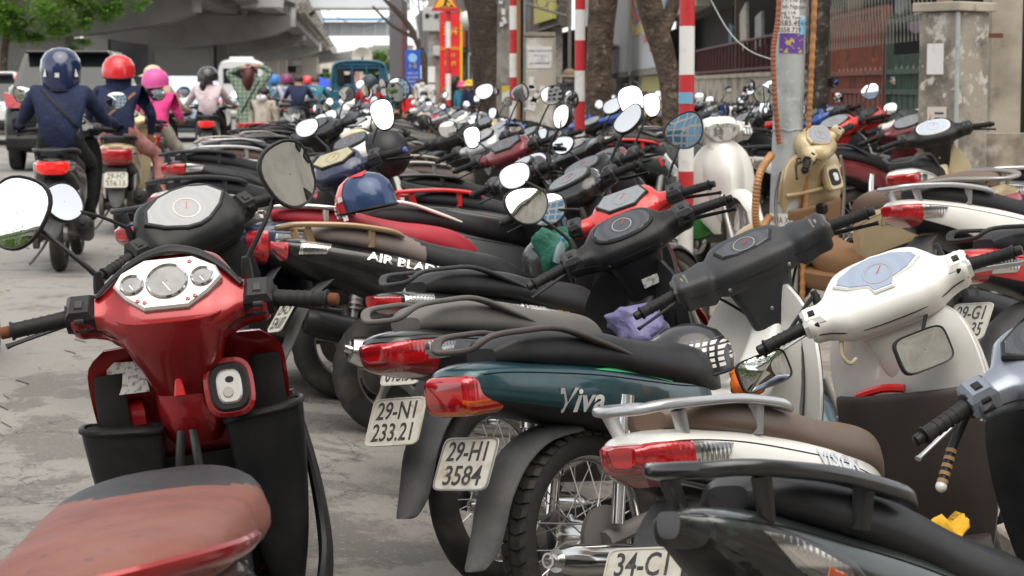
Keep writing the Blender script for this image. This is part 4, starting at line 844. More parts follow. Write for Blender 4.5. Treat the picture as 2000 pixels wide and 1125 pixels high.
CN = dict(black='black', white='white', dred='wine red', navy='navy', silver='silver', blue='blue', graph='dark grey', brightred='bright red', beige='beige'); SN = dict(seat='black seat', seatgrey='dusty grey seat', seatbrown='brown seat', seattaupe='taupe seat')
ORD = 'first second third fourth fifth sixth seventh eighth ninth tenth eleventh twelfth thirteenth fourteenth fifteenth sixteenth seventeenth eighteenth nineteenth twentieth twenty-first twenty-second twenty-third twenty-fourth twenty-fifth twenty-sixth twenty-seventh twenty-eighth twenty-ninth thirtieth'.split()
PROTO = {}; RB = random.Random(11)
def far_bike(x, y, hd, st, row, i, group, lean=8):
    k = (i*5 + len(row)) % len(STY) if RB.random() < .5 else RB.randrange(len(STY)); v = RB.randrange(2)
    kd, col, cov, inn, seat, rail, cv, ds, tl = STY[k]
    lab = '%s %s, %s, %s %s' % (CN[col], 'scooter' if kd == 'S' else 'motorbike', SN[seat], ORD[i], row)
    if (k, v) not in PROTO:
        random.seed(k*7+v)
        r, sm = bike('parked_scooter' if kd == 'S' else 'parked_motorbike', lab, kd, x, y, hd, lean, st, group=group, col=col, cov=cov, inner=inn, front=col, seat=seat, railc=rail, cover=cv, dash=ds, tail=tl, dashc=('glass', 'dashlight')[v], far=1, mirrors=((1,), (-1,), (1, -1), (), (), (1,))[(k+3*v) % 6])
        PROTO[(k, v)] = r
    else:
        r = dup(PROTO[(k, v)]); r['label'] = lab; r['group'] = group
    r.matrix_world = MX.Translation((x, y, ground_z(x, y))) @ MX.Rotation(pi/2-radians(hd), 4, 'Z') @ MX.Rotation(-radians(lean), 4, 'X')
    return r
def row(u0, y0, n, dy, hd, text, group, ju=.15, jh=7, skip=()):
    y = y0
    for i in range(n):
        u = u0 + RB.uniform(-ju, ju); h = hd + RB.uniform(-jh, jh); yy = y + RB.uniform(-.08, .08); dyy = dy
        if i not in skip: far_bike(u-.09*yy, yy, h, 20, text, i, group, RB.uniform(6, 10))
        y += dyy*(1+.02*i)
row(.68, 13.3, 22, .72, 60, 'in kerb row past taupe-seated scooter', 'kerb row further back')
row(-.55, 13.0, 13, .80, 52, 'in outer row past glossy black scooter', 'outer row on the road')
row(3.05, 14.5, 24, .80, 62, 'in pavement row past white-sided motorbike', 'pavement row')
row(4.05, 13.6, 20, .80, 48, 'in wall-side row counted from the cabinet', 'wall-side row')
row(2.0, 17.6, 16, .85, 60, 'on the kerbstone between the rows', 'kerbstone row')
# ------------------------------------------------------------------ street structure
def at(px, Yd): return (px-1000)*Yd/3600
def hz(py, Yd): return 1.38 - (py-166)*Yd/3600
conc = pbr('old_concrete', (.30, .28, .25), .9, mix=[((.15, .14, .12), 4, .45, .65), ((.42, .40, .37), 9, .58, .72)], bump=(40, .4, .006))
conc2 = pbr('flyover_concrete', (.36, .35, .33), .9, mix=((.27, .26, .245), .6, .4, .7))
concl = pbr('pale_concrete', (.50, .50, .48), .9, mix=((.36, .36, .35), .4, .4, .7))
plaster = pbr('stained_plaster', (.41, .36, .29), .9, mix=[((.15, .125, .10), 2.2, .46, .64), ((.50, .46, .40), 6, .55, .7)], bump=(30, .3, .004))
plasterb = pbr('beige_plaster', (.43, .39, .31), .9, mix=[((.24, .21, .17), 1.5, .42, .66), ((.15, .13, .11), 5, .6, .72)], bump=(20, .3, .004))
dark = pbr('inside_shade', (.018, .018, .018), .9)  # near-black colour carrying the shade inside porches, shops and windows
galv = pbr('galvanised_steel', (.38, .405, .40), .6, .0, mix=[((.27, .29, .29), 7, .48, .70), ((.50, .52, .50), 22, .55, .7)], bump=(25, .15, .003))
paper = pbr('paper', (.70, .69, .67), .8, mix=((.55, .53, .50), 14, .5, .7)); printk = pbr('print_black', (.05, .05, .055), .8)
poler = pbr('pole_red_paint', (.50, .03, .035), .45, mix=((.38, .025, .03), 12, .5, .7)); polew = pbr('pole_white_paint', (.72, .71, .68), .45, mix=((.55, .53, .49), 10, .52, .72))
corr = pbr('orange_conduit', (.42, .20, .07), .5, mix=((.25, .12, .05), 8, .5, .7))
bark = pbr('bark', (.125, .090, .066), .95, mix=[((.055, .040, .030), 7, .44, .62), ((.25, .19, .145), 13, .57, .68)], bump=(26, 1, .06))
bark2 = pbr('dark_bark', (.080, .060, .046), .95, mix=((.15, .115, .085), 9, .5, .72), bump=(28, 1, .06))
def T(name, label, cat, mb, mat, loc=(0, 0, 0), group=None, parent=None):
    o = obj(name, mb, mat, parent)
    if parent is None: o.location = loc; tag(o, label, cat, group)
    return o
def cyl(r0, r1, h, n=20, z0=0): return MB().tube([(0, 0, z0), (0, 0, z0+h)], [r0, r1], n)
def wrap(r, z, h, a0, a1, off=.002, n=10):
    """a sheet of paper round a pole of radius r; angles in degrees, 0 = towards the camera (-y)"""
    R = []
    for q in (r+off, r+off+.0015):
        R.append([[V((q*sin(radians(lerp(a0, a1, i/n))), -q*cos(radians(lerp(a0, a1, i/n))), zz)) for i in range(n+1)] for zz in (z, z+h)])
    mb = MB(); mb.loft([R[1][0], R[1][1]], False, True, closed=False); return mb
def wrap_text(txt, size, r, z, a0, sx=1, off=.005):
    me = text_mesh(txt, size, sx, 0, 0, 'LEFT').copy()
    for v in me.vertices:
        a = radians(a0) + v.co.x/r; v.co = (( r+off)*sin(a), -(r+off)*cos(a), z+v.co.y)
    return me
# ---- lamp post with notices and conduits
YL = 9.9; XL = at(1530, YL); zl = ground_z(XL, YL)
lp = empty('lamp_post', 'grey galvanised lamp post with notices, wrapped in corrugated conduit, nearest post of the kerb', 'lamp post', (XL, YL, zl))
lp.rotation_euler = (0, radians(1.2), 0)
T('post', 0, 0, cyl(.084, .066, 5.5, 28), galv, parent=lp); T('base_flange', 0, 0, MB().box((0, 0, .015), (.3, .3, .03)), galv, parent=lp)
T('notice', 0, 0, wrap(.078, hz(68, YL)-zl, .42, -72, 22), paper, parent=lp)
k = 0
for i, (tx, zz, sz) in enumerate((('Ngo 9/1', hz(-12, YL), .034), ('Ki 1 Me Linh', hz(2, YL), .034), ('trinh Nguyen', hz(15, YL), .030), ('Bang 11A', hz(27, YL), .026), ('T2 Hai Yen', hz(36, YL), .026), ('0585.454.412', hz(47, YL), .040), ('0358.729', hz(60, YL), .036))):
    T('notice_text', 0, 0, wrap_text(tx, sz, .078, zz-zl, -62, .95), printk, parent=lp)
T('flyer', 0, 0, wrap(.078, hz(104, YL)-zl, .105, -55, 48, .0025), pbr('purple_flyer', (.12, .06, .28), .6, mix=((.55, .40, .12), 26, .56, .62, 2)), parent=lp)
T('flyer', 0, 0, wrap(.078, hz(68, YL)-zl, .10, 24, 62, .003), pbr('blue_flyer', (.20, .48, .68), .6, mix=((.6, .6, .62), 16, .5, .55, 2)), parent=lp)
for tx, py in (('T1', 362), ('38', 388)): T('stencil_number', 0, 0, wrap_text(tx, .075, .083, hz(py, YL)-zl, -38, .8, .002), printk, parent=lp)
T('notice', 0, 0, wrap(.083, hz(442, YL)-zl, .075, -80, 60, .002), paper, parent=lp); T('notice_text', 0, 0, wrap_text('RỬA XE MÁY', .050, .083, hz(428, YL)-zl, -58, .62), printk, parent=lp)
T('wire_tie', 0, 0, MB().tube([(.086*sin(2*pi*i/16), -.086*cos(2*pi*i/16), hz(254, YL)-zl+.012*sin(i)) for i in range(17)], .003, 5), galv, parent=lp)
def corrugated(pts, r, n=10):
    rows = cr([tuple(p) for p in pts], 60 if len(pts) < 5 else 40); rr = [r*(1 if i % 4 < 2 else .84) for i in range(len(rows))]
    return MB().tube(rows, rr, n)
T('conduit', 'tan corrugated conduit running straight up the right side of the lamp post', 'conduit', corrugated([(at(1567, YL), YL-.05, .15), (at(1572, YL), YL-.05, hz(330, YL)), (at(1579, YL), YL-.05, hz(150, YL)), (at(1588, YL), YL-.05, hz(-120, YL))], .017), corr)
T('conduit', 'brown corrugated conduit bowing out left of the lamp post above head height', 'conduit', corrugated([(at(1516, YL), YL-.10, hz(-100, YL)), (at(1511, YL), YL-.11, hz(30, YL)), (at(1502, YL), YL-.12, hz(100, YL)), (at(1506, YL), YL-.12, hz(190, YL)), (at(1516, YL), YL-.1, hz(280, YL))], .015), pbr('brown_conduit', (.27, .095, .045), .5))
T('conduit', 'thick loose tan conduit end curling at the foot of the lamp post', 'conduit', corrugated([(at(1500, YL), YL-.12, hz(300, YL)), (at(1470, YL), YL-.28, hz(335, YL)), (at(1462, YL), YL-.30, hz(400, YL)), (at(1472, YL), YL-.25, hz(445, YL)), (at(1496, YL), YL-.14, hz(420, YL))], .022), corr)
T('cable', 'thin grey cable sagging from the railing to the lamp post', 'cable', MB().tube([(at(1385, 14), 14, hz(0, 14)), (at(1420, 13), 13, hz(60, 13)), (at(1460, 12), 12, hz(98, 12)), (at(1512, 10.2), 10.2, hz(118, 10.2))], .004, 6, 5), galv)
# ---- red and white posts
def striped(px, Yd, r, z1, step, label, top=4.2):
    x = at(px, Yd); zz = ground_z(x, Yd); e = empty('striped_post', label, 'post', (x, Yd, zz), group='red and white striped posts along the kerb')
    z = z1; red = True; segs = []
    segs.append((z1, top, True)); 
    while z > 0: segs.append((max(0, z-step), z, not segs[-1][2])); z -= step
    for a, b, c in segs: obj('red_band' if c else 'white_band', cyl(r, r, b-a, 20, a), poler if c else polew, e)
    return e
sp1 = striped(1340, 11.5, .048, hz(82, 11.5)-.05, .30, 'thickest red and white post, nearest the lamp post, with a blue sticker')
obj('blue_sticker', wrap(.048, hz(232, 11.5)-.05, .07, -80, 45, .002), pbr('sticker_blue', (.16, .38, .55), .5), sp1)
striped(1132, 16.5, .046, hz(42, 16.5)-.05, .27, 'red and white post in front of the thick tree trunk')
striped(1002, 23.5, .046, hz(28, 23.5)-.05, .30, 'red and white post in front of the old concrete pole')
sp4 = striped(876, 40, .055, hz(52, 40)-.05, .56, 'most distant red and white post, carrying the triangular sign')
# ---- warning sign on the far post
sg = empty('road_sign', 'yellow triangular roadworks sign with red border and a digging figure', 'sign', (at(871, 40), 39.9, hz(23, 40)))
wd = .62; tri = [(-wd/2, 0), (wd/2, 0), (0, wd*.87)]
mface = lambda z: MX.Translation((0, -z, 0)) @ MX.Rotation(pi/2, 4, 'X')
obj('red_border', MB().prism([(p[0], p[1]) for p in tri], .02, mface(0), .004), poler, sg)
obj('yellow_face', MB().prism([(p[0]*.76, .075+p[1]*.74) for p in tri], .006, mface(.02)), pbr('sign_yellow', (.75, .38, .02), .5), sg)
fig = MB(); 
for poly in ([(-.03, .12), (.02, .12), (.05, .25), (.0, .27), (-.02, .22)], [(-.06, .09), (-.03, .09), (.01, .15), (-.03, .15)], [(.03, .09), (.06, .09), (.02, .16), (-.01, .15)], [(.02, .22), (.10, .15), (.11, .17), (.03, .25)], [(.08, .09), (.19, .09), (.13, .15)], [(-.13, .09), (.19, .09), (.19, .10), (-.13, .10)]): fig.prism(poly, .004, mface(.026))
fig.prism([(.035+.028*cos(i*pi/6), .295+.028*sin(i*pi/6)) for i in range(12)], .004, mface(.026))
obj('digging_figure', fig, printk, sg)
# ---- poles, cabinets and banners
cp = empty('concrete_pole', 'old square concrete utility pole with torn posters beside the striped post', 'pole', (at(988, 25), 25, .05))
obj('shaft', MB().loft([[V((sx*(.14-.012*z), sy*(.14-.012*z), z)) for sx, sy in ((-1, -1), (1, -1), (1, 1), (-1, 1))] for z in (0, 2, 4, 6)], True, False), conc, cp)
obj('poster', MB().box((.01, -.148, hz(190, 25)), (.13, .004, .22)), pbr('poster_yellow_white', (.66, .66, .64), .8, mix=((.60, .46, .05), 6, .5, .52, 0)), cp)
for i in range(7): obj('paper_scrap', MB().box((random.uniform(-.09, .07), -.142, random.uniform(1.2, 2.6)), (random.uniform(.04, .09), .006, random.uniform(.05, .12)), MX.Rotation(random.uniform(-.5, .5), 3, 'Y')), paper, cp)
for i, px in enumerate((1012, 1018, 1023)): T('conduit_pipe', ('tan bamboo-like cable pipe leaning beside the concrete pole', 'black cable pipe between the concrete pole and the poster cabinet', 'thin grey cable pipe beside the poster cabinet')[i], 'pipe', MB().tube([(at(px-6+i*3, 24), 24+.1*i, 6), (at(px, 24), 24+.1*i, 2.2), (at(px-3, 24), 24+.1*i, .05)], (.035, .03, .02)[i], 10, 4), (pbr('tan_pipe', (.30, .17, .08), .6), M['plastic'], galv)[i])
cb = empty('poster_cabinet', 'weathered concrete cabinet covered in peeled posters with a white notice', 'cabinet', (at(1054, 22), 22, .05))
obj('cabinet_body', MB().box((0, .1, .95), (.33, .3, 1.9), None, .006), pbr('peeling_cabinet', (.46, .42, .35), .9, mix=[((.62, .59, .54), 4, .5, .6), ((.24, .16, .11), 6, .60, .68)], bump=(30, .5, .006)), cb)
obj('cabinet_cap', MB().box((0, .1, 1.93), (.37, .34, .05), None, .006), plasterb, cb); obj('cabinet_edge', MB().box((.178, -.05, 1.35), (.02, .03, 1.1)), plasterb, cb)
obj('notice', MB().box((-.005, -.055, 1.66), (.29, .004, .26)), paper, cb)
for i, (tx, sz, dz) in enumerate((('CÔNG THUÊ XE MÁY', .030, .075), ('Giá rẻ - Uy tín', .022, .02), ('LH. 0988.340.663', .032, -.07))):
    o = obj('notice_text', text_mesh(tx, sz, 1, .0005), printk, cb); o.location = (0, -.059, 1.66+dz); o.rotation_euler = (pi/2, 0, 0)
for i in range(9): obj('paper_scrap', MB().box((random.uniform(-.11, .11), -.054, random.uniform(.55, 1.45)), (random.uniform(.05, .12), .006, random.uniform(.05, .16)), MX.Rotation(random.uniform(-.5, .5), 3, 'Y')), paper, cb)
# meter pole, boxes, banners further on
mp = empty('concrete_pole', 'round concrete pole carrying electric meter boxes above the crowd', 'pole', (at(849, 58), 58, .05))
obj('shaft', cyl(.22, .17, 7, 18), conc, mp)
for dx, py, w, h in ((-.03, 42, .62, .75), (.10, 103, .26, .30)): obj('meter_box', MB().box((dx, -.28, hz(py, 58)), (w, .22, h), None, .02), pbr('meter_box_grey', (.40, .41, .40), .6), mp)
for dx, dz in ((-.17, .1), (.12, .1)): obj('meter_window', MB().box((dx-.03, -.395, hz(42, 58)+dz), (.13, .02, .14)), dark, mp)
for py, h in ((150, .55), (175, .35), (193, .35)): obj('paper_notice', MB().box((-.08, -.225, hz(py, 58)), (.22, .01, h)), paper, mp)
rb = empty('banner', 'tall red street banner with yellow lettering and painted flowers', 'banner', (at(880, 52), 52, 0))
obj('banner_cloth', MB().loft([[V((lerp(-.30, .30, i/8), .03*sin(i*1.3+z), z)) for i in range(9)] for z in (hz(196, 52), 1.5, 2.1, 2.7, hz(24, 52))], False, True, closed=False), pbr('banner_red', (.62, .02, .02), .7), rb)
obj('yellow_edge', MB().tube([(.31, 0, hz(190, 52)), (.31, 0, hz(20, 52))], .035, 8), pbr('banner_yellow', (.70, .50, .02), .7), rb)
for tx, sz, py in (('30/4', .32, 62), ('CHÀO MỪNG', .13, 95), ('LỄ 1/5', .15, 108), ('NĂM', .2, 124)):
    o = obj('banner_text', text_mesh(tx, sz, .7, .004), pbr('banner_yellow', (.70, .50, .02), .7), rb); o.location = (0, -.06, hz(py, 52)); o.rotation_euler = (pi/2, 0, 0)
for i in range(8): obj('flower', MB().ell((random.uniform(-.25, .2), -.05, hz(random.uniform(150, 192), 52)), (.07, .02, .07), 8, 5), (M['pink'], pbr('leaf_green', (.03, .22, .05), .7))[i % 2], rb)
bb = empty('banner', 'narrow blue street banner reading 1-5 in yellow', 'banner', (at(807, 62), 62, 0))
obj('banner_cloth', MB().loft([[V((lerp(-.26, .26, i/6), .02*sin(i*1.7), z)) for i in range(7)] for z in (hz(183, 62), 1.8, hz(97, 62))], False, True, closed=False), pbr('banner_blue', (.03, .10, .48), .7), bb)
obj('emblem', MB().prism([(.15*cos(i*pi/9), .15*sin(i*pi/9)) for i in range(18)], .01, MX.Translation((0, -.04, hz(113, 62))) @ MX.Rotation(pi/2, 4, 'X')), pbr('emblem_blue', (.25, .50, .75), .7), bb)
for tx, sz, py, c in (('1-5', .26, 128, 'banner_yellow'), ('NGÀY HỘI', .09, 143, 'w'), ('LAO ĐỘNG', .09, 151, 'w'), ('TOÀN DÂN', .09, 159, 'w'), ('MỪNG XUÂN', .08, 167, 'w')):
    o = obj('banner_text', text_mesh(tx, sz, .8, .004), MC[c] if c in MC else paper, bb); o.location = (0, -.06, hz(py, 62)); o.rotation_euler = (pi/2, 0, 0)
sl_ = empty('globe_lamp', 'white globe street lamp hanging beside the leaning tree', 'street lamp', (at(912, 45), 45, 0))
obj('globe', MB().ell((0, 0, hz(38, 45)), (.17, .17, .2), 16, 10), pbr('globe_white', (.6, .6, .57), .3), sl_); obj('post', cyl(.03, .03, 2.7, 8), M['plastic'], sl_)
# ---- trees
def limb(pts, r, n=14): return MB().tube(pts, r, n, 5)
leafm = {}
def leaf_mat(nm, c1, c2):
    m = pbr(nm, c1, .6, mix=(c2, 1.2, .35, .65, 3)); t = m.node_tree; p = t.nodes['Principled BSDF']
    tr = t.nodes.new('ShaderNodeBsdfTranslucent'); tr.inputs[0].default_value = (c2[0]*1.6, c2[1]*1.7, c2[2], 1); mx = t.nodes.new('ShaderNodeMixShader'); mx.inputs[0].default_value = .35
    o = t.nodes['Material Output']; t.links.new(p.outputs[0], mx.inputs[1]); t.links.new(tr.outputs[0], mx.inputs[2]); t.links.new(mx.outputs[0], o.inputs[0]); return m
lf1 = leaf_mat('leaf_bright', (.075, .16, .025), (.14, .25, .045)); lf2 = leaf_mat('leaf_dark', (.04, .085, .018), (.08, .14, .03))
def crown(clumps, n, size, rnd, flat=.5, asp=.45):
    mb = MB(); R = random.Random(rnd); tot = sum(c[3]**2 for c in clumps)
    for cx, cy, cz, r in clumps:
        sub = [(R.gauss(0, .5), R.gauss(0, .5), R.gauss(0, .35)) for _ in range(max(3, int(9*r)))]
        for i in range(int(n*r*r/tot)):
            s = R.choice(sub); p = V((cx+r*(s[0]*.8+R.gauss(0, .22)), cy+r*(s[1]*.8+R.gauss(0, .22)), cz+r*(s[2]*.8+R.gauss(0, .13))))
            a = R.uniform(0, 2*pi); d = V((cos(a), sin(a), R.uniform(-.7, .2))).normalized(); w = d.cross(Z).normalized(); w = (w+Z*R.uniform(-.5, .5)).normalized(); L = size*R.uniform(.6, 1.3)
            mb.add([p, p+d*L*.5+w*L*asp*.5, p+d*L, p+d*L*.5-w*L*asp*.5], [(0, 1, 2, 3)], True)
    return mb
def tree(label, loc, trunk, rads, crowns, n=2500, size=.16, mat=None, bk=None, rnd=1, limbs=(), group='street trees'):
    e = empty('tree', label, 'tree', loc, group=group)
    tr = obj('trunk', limb(trunk, rads), bk or bark, e)
    for p, r in limbs: obj('limb', limb(p, r, 10), bk or bark, e)
    if crowns: tag(obj('crown', crown(crowns, n, size, rnd), mat or lf2, e), kind='stuff')
    return e
Yb = 20.
tree('thick upright brown tree trunk behind the second striped post', (at(1172, Yb), Yb, .05), [(.06, 0, 0), (.02, 0, .6), (-.02, 0, 1.2), (.0, 0, 1.9), (.05, 0, 2.6), (.1, 0, 4.2), (.1, 0, 5)], [.26, .175, .145, .145, .165, .15, .12], [(0, 0, 7, 2.2), (1.5, -.5, 6.6, 1.6), (-1.5, .6, 6.8, 1.6)], limbs=[([(.1, 0, 4), (.9, -.2, 5.2), (1.6, -.4, 6.4)], [.11, .08, .05]), ([(.1, 0, 4.2), (-.7, .3, 5.4), (-1.4, .5, 6.5)], [.1, .07, .04])])
Yc = 14.
tree('slender leaning tree trunk just left of the nearest striped post', (at(1314, Yc), Yc, .05), [(.03, 0, 0), (.0, 0, .7), (-.02, 0, 1.25), (-.07, 0, 1.55), (-.16, 0, 1.85), (-.26, 0, 2.3), (-.5, 0, 3.6)], [.14, .085, .075, .085, .095, .095, .08], [(-.8, 0, 5.4, 1.6)], n=1200, limbs=[([(-.1, 0, 1.7), (.05, .1, 2.1), (.3, .2, 3.2)], [.06, .05, .04])], rnd=2)
Yd_ = 26.5
tree('dark twin tree trunk leaning over the pavement beside the concrete pole', (at(962, Yd_), Yd_, .05), [(.14, 0, 0), (.10, 0, .6), (.02, 0, 1.2), (-.08, 0, 1.8), (-.17, 0, 2.6), (-.5, 0, 4.5)], [.22, .15, .14, .16, .22, .16], [(-.5, 0, 6.6, 2.4), (-2, .5, 6.2, 1.5)], bk=bark2, limbs=[([(.08, 0, .5), (-.14, .1, 1.1), (-.20, .1, 1.8), (-.3, .1, 2.6), (-1.0, .2, 4)], [.10, .11, .12, .13, .1])], rnd=3)
Ye = 15.5
tree('dark flaking tree trunk behind the lamp post, in front of the red gate', (at(1592, Ye), Ye, .05), [(.02, 0, 0), (0, 0, .8), (.01, 0, 1.4), (.02, 0, 2.2), (.0, 0, 4)], [.13, .09, .085, .09, .08], [(0, 0, 5.6, 1.8)], n=1300, bk=pbr('flaking_bark', (.07, .06, .05), .95, mix=[((.22, .20, .17), 16, .58, .64, 3), ((.03, .026, .022), 7, .45, .6)], bump=(25, .8, .02)), rnd=4)
tree('bright green feathery tree at the left beside the flyover', (at(25, 46), 46, .15), [(-.25, 0, 0), (-.2, 0, 1.2), (-.1, 0, 2.4), (.3, 0, 4.2)], [.12, .10, .09, .06], [(.2, 0, 4.4, 1.5), (1.35, -.3, 3.15, 1.0), (-.3, -.4, 3.1, 1.1), (2.1, .2, 3.55, .8), (1.0, .1, 4.9, 1.3), (.55, -.2, 2.55, .55), (2.0, 0, 2.75, .45), (-1.3, 0, 4, 1.2), (1.7, .3, 2.35, .35), (2.75, 0, 3.6, .4), (.2, -.3, 2.75, .7), (1.2, 0, 2.6, .6), (2.3, .2, 3.1, .55), (2.9, 0, 4.1, .6), (1.9, .2, 4.1, .9), (3.1, .1, 3.2, .3)], n=30000, size=.13, mat=lf1, limbs=[([(-.1, 0, 2.3), (.8, -.1, 3), (1.5, -.2, 3.3)], [.05, .035, .02]), ([(0, 0, 2.6), (-.6, -.1, 3.3), (-1.2, 0, 4)], [.05, .035, .02])], rnd=5)
tree('small distant green tree behind the blue truck', (at(748, 150), 150, 0), [(0, 0, 0), (0, 0, 2), (0, 0, 3)], [.15, .12, .1], [(0, 0, 3.4, 1.5), (-.8, 0, 2.7, 1.0), (.9, 0, 3.0, 1.1)], n=2500, size=.35, mat=lf1, rnd=6)
tree('far roadside tree left of the blue truck', (at(652, 170), 170, 0), [(0, 0, 0), (0, 0, 1.5), (0, 0, 2)], [.15, .12, .1], [(0, 0, 2.2, 1.0), (-1.2, 0, 1.9, .8)], n=1200, size=.35, mat=lf1, rnd=7)
tree('leafy tree above the meter boxes', (at(828, 70), 70, .05), [(.3, 0, 0), (.1, 0, 2), (-.5, 0, 3.5), (-1.5, 0, 4.6)], [.16, .14, .12, .07], [(-.2, 0, 4.9, .9), (-1.0, .2, 5.4, .8)], n=1600, size=.22, mat=lf1, bk=bark2, limbs=[([(-.3, 0, 3.1), (-1.2, -.2, 3.6), (-1.9, -.2, 4.3)], [.08, .06, .04])], rnd=8)
# crowns overhead and behind the photographer (they show in the mirrors)
for i, (x, y, zz) in enumerate(((3.6, -5.5, 6.5), (5.5, 2.5, 6.8), (-9, -8, 5.5), (.8, -7.5, 5.2), (7.5, -4, 5.0))):
    tree(('leafy street tree behind the photographer', 'leafy street tree shading the pavement on the right', 'leafy tree across the road behind the photographer', 'low leafy tree straight behind the photographer', 'leafy tree by the wall behind the photographer')[i], (x, y, .05), [(0, 0, 0), (.1, 0, 2.5), (0, .1, zz-1)], [.2, .16, .1], [(0, 0, zz, 1.9), (1.3, .6, zz-.3, 1.3), (-1.2, -.7, zz+.2, 1.4)], n=9000, size=.10, mat=lf2, rnd=10+i)
# ------------------------------------------------------------------ wall, gates, houses on the right
XW = 3.2
def wx(y): return XW + .011*y
lw = empty('boundary_wall', 'low stained plaster wall with maroon railing behind the parked bikes', 'wall', (0, 0, 0))
def wall_panel(y0, y1, z0, z1, mat, nm, par, t=.18, dx=0): 
    return obj(nm, MB().loft([[V((wx(y)+dx, y, z0)), V((wx(y)+t+dx, y, z0)), V((wx(y)+t+dx, y, z1)), V((wx(y)+dx, y, z1))] for y in (y0, y1)], True, False), mat, par)
wall_panel(21.5, 37.5, 0, 1.50, plaster, 'wall', lw); wall_panel(21.5, 37.5, 1.50, 1.56, plasterb, 'coping', lw, .24, -.03)
maroon = pbr('maroon_ironwork', (.085, .022, .022), .6, mix=((.05, .015, .012), 20, .45, .65))
def bar(y, z0, z1, par, mat, r=.011, nm='baluster', dx=.09): 
    return obj(nm, mk((nm, round(z1-z0, 2), r), lambda: MB().box((0, 0, (z1-z0)/2), (r*2, r*2, z1-z0))), mat, par, MX.Translation((wx(y)+dx, y, z0)))
for i in range(28): bar(22.2+i*.54, 1.56, 2.06, lw, maroon, .020)
for zz in (1.62, 2.06): obj('rail', MB().tube([(wx(22)+.09, 22, zz), (wx(37.2)+.09, 37.2, zz)], .022, 8), maroon, lw)
# house behind the railing
wall_panel(20.1, 21.5, 0, 2.2, pbr('brown_boards', (.10, .06, .045), .8), 'end_panel', lw)
hs_ = empty('house', 'old house with a dark cluttered porch behind the maroon railing', 'house', (0, 0, 0))
wall_panel(12, 75, 0, 6, dark, 'porch_back', hs_, .2, 2.6)  # back wall painted near-black for the shade of the porch
for y in (23.6, 29, 36.8): obj('porch_post', MB().box((wx(y)+.9, y, 2.2), (.16, .16, 4.4)), pbr('weathered_timber', (.17, .13, .09), .8, bump=(30, .4, .004)), hs_)
obj('porch_roof', MB().box((wx(30)+1.5, 30, 4.3), (3.4, 16, .12)), pbr('roof_sheet', (.11, .10, .095), .8), hs_)
for i, (y, w, h, c) in enumerate(((32.8, .9, .75, (.42, .39, .33)), (30.6, .8, .55, (.30, .31, .30)), (27.5, .7, .6, (.10, .12, .12)), (25.2, .5, .7, (.20, .08, .07)), (34.9, .5, .5, (.10, .16, .22)))): obj('stored_board', MB().box((wx(y)+.55, y, 2.0+h/2), (.05, w, h), MX.Rotation(.1*i-.2, 3, 'X')), pbr('board_%d' % i, c, .8, mix=((.5*c[0], .5*c[1], .5*c[2]), 5, .45, .7)), hs_)
# gates
gm_r = pbr('rusty_red_gate', (.20, .062, .040), .7, mix=[((.08, .05, .04), 6, .50, .66), ((.36, .10, .06), 14, .58, .7)]); gm_g = pbr('faded_green_gate', (.065, .10, .08), .7, mix=((.045, .075, .06), 6, .45, .68))
for nm, lab, y0, y1, gm, zt in (('gate', 'rust red sheet metal gate with upright bars, behind netting', 17.0, 19.9, gm_r, 2.10), ('gate', 'faded green sheet metal gate beside the red one', 15.0, 16.85, gm_g, 1.95)):
    g_ = empty(nm, lab, 'gate', (0, 0, 0), group='metal gates')
    n = int((y1-y0)/.13)
    for i in range(n):
        y = y0+.06+i*(y1-y0-.1)/n
        obj('panel', mk(('gpanel', nm), lambda: MB().box((0, 0, .66), (.012, .105, 1.28), None, .003)), gm, g_, MX.Translation((wx(y)+.05+.008*(i % 2), y, 0)))
        bar(y, 1.3, zt-.3 if gm is gm_g else zt, g_, gm, .010, 'gate_bar', .06)
        if i % 2 == 0: obj('finial', mk(('finial',), lambda: MB().prism([(-.03, 0), (.03, 0), (.035, .06), (.012, .06), (0, .15), (-.012, .06), (-.035, .06)], .008, MX.Rotation(pi/2, 4, 'X') @ MX.Rotation(pi/2, 4, 'Y'))), pbr('pale_rust', (.42, .22, .15), .7) if gm is gm_r else pbr('pale_green', (.25, .34, .27), .7), g_, MX.Translation((wx(y)+.05, y, 1.48)))
    for zz in (.05, .9, 1.32, 1.5, zt): obj('gate_rail', MB().box((wx((y0+y1)/2)+.045, (y0+y1)/2, zz), (.03, y1-y0, .045)), gm, g_)
    for yy in (y0, y1): obj('gate_post', MB().box((wx(yy)+.05, yy, zt/2), (.07, .05, zt)), gm, g_)
# netting over the gates: real strands
nb = MB()
for i in range(48):
    y = 14.8+i*.16; nb.tube([(wx(y), y, 1.75), (wx(y)-.02, y+.5, 3.6)], .0028, 3, cap=False); nb.tube([(wx(y), y+.5, 1.75), (wx(y)-.02, y, 3.6)], .0028, 3, cap=False)
tag(obj('netting', nb, pbr('net_cord', (.33, .33, .29), .8)), 'grey cord netting strung above the red and green gates', 'netting')
for i, (y, zz, w, h, c) in enumerate(((15.6, 2.55, .28, .55, (.55, .50, .38)), (16.1, 2.1, .3, .2, (.45, .30, .28)), (17.9, 2.25, .35, .4, (.18, .22, .22)), (17.1, 1.95, .5, .2, (.30, .22, .30)))):
    T('hanging_board', ('cream oval board hung behind the netting', 'pinkish box lid behind the netting', 'dark grey board behind the red gate', 'mauve wrapped bundle behind the red gate')[i], 'board', MB().prism(sell(w/2, h/2, 3, 18), .05, frame((wx(y)+.4, y, zz), (-1, -.1, .05), Z), .01), pbr('hboard_%d' % i, c, .8, mix=((c[0]*.6, c[1]*.6, c[2]*.6), 7, .5, .7)))
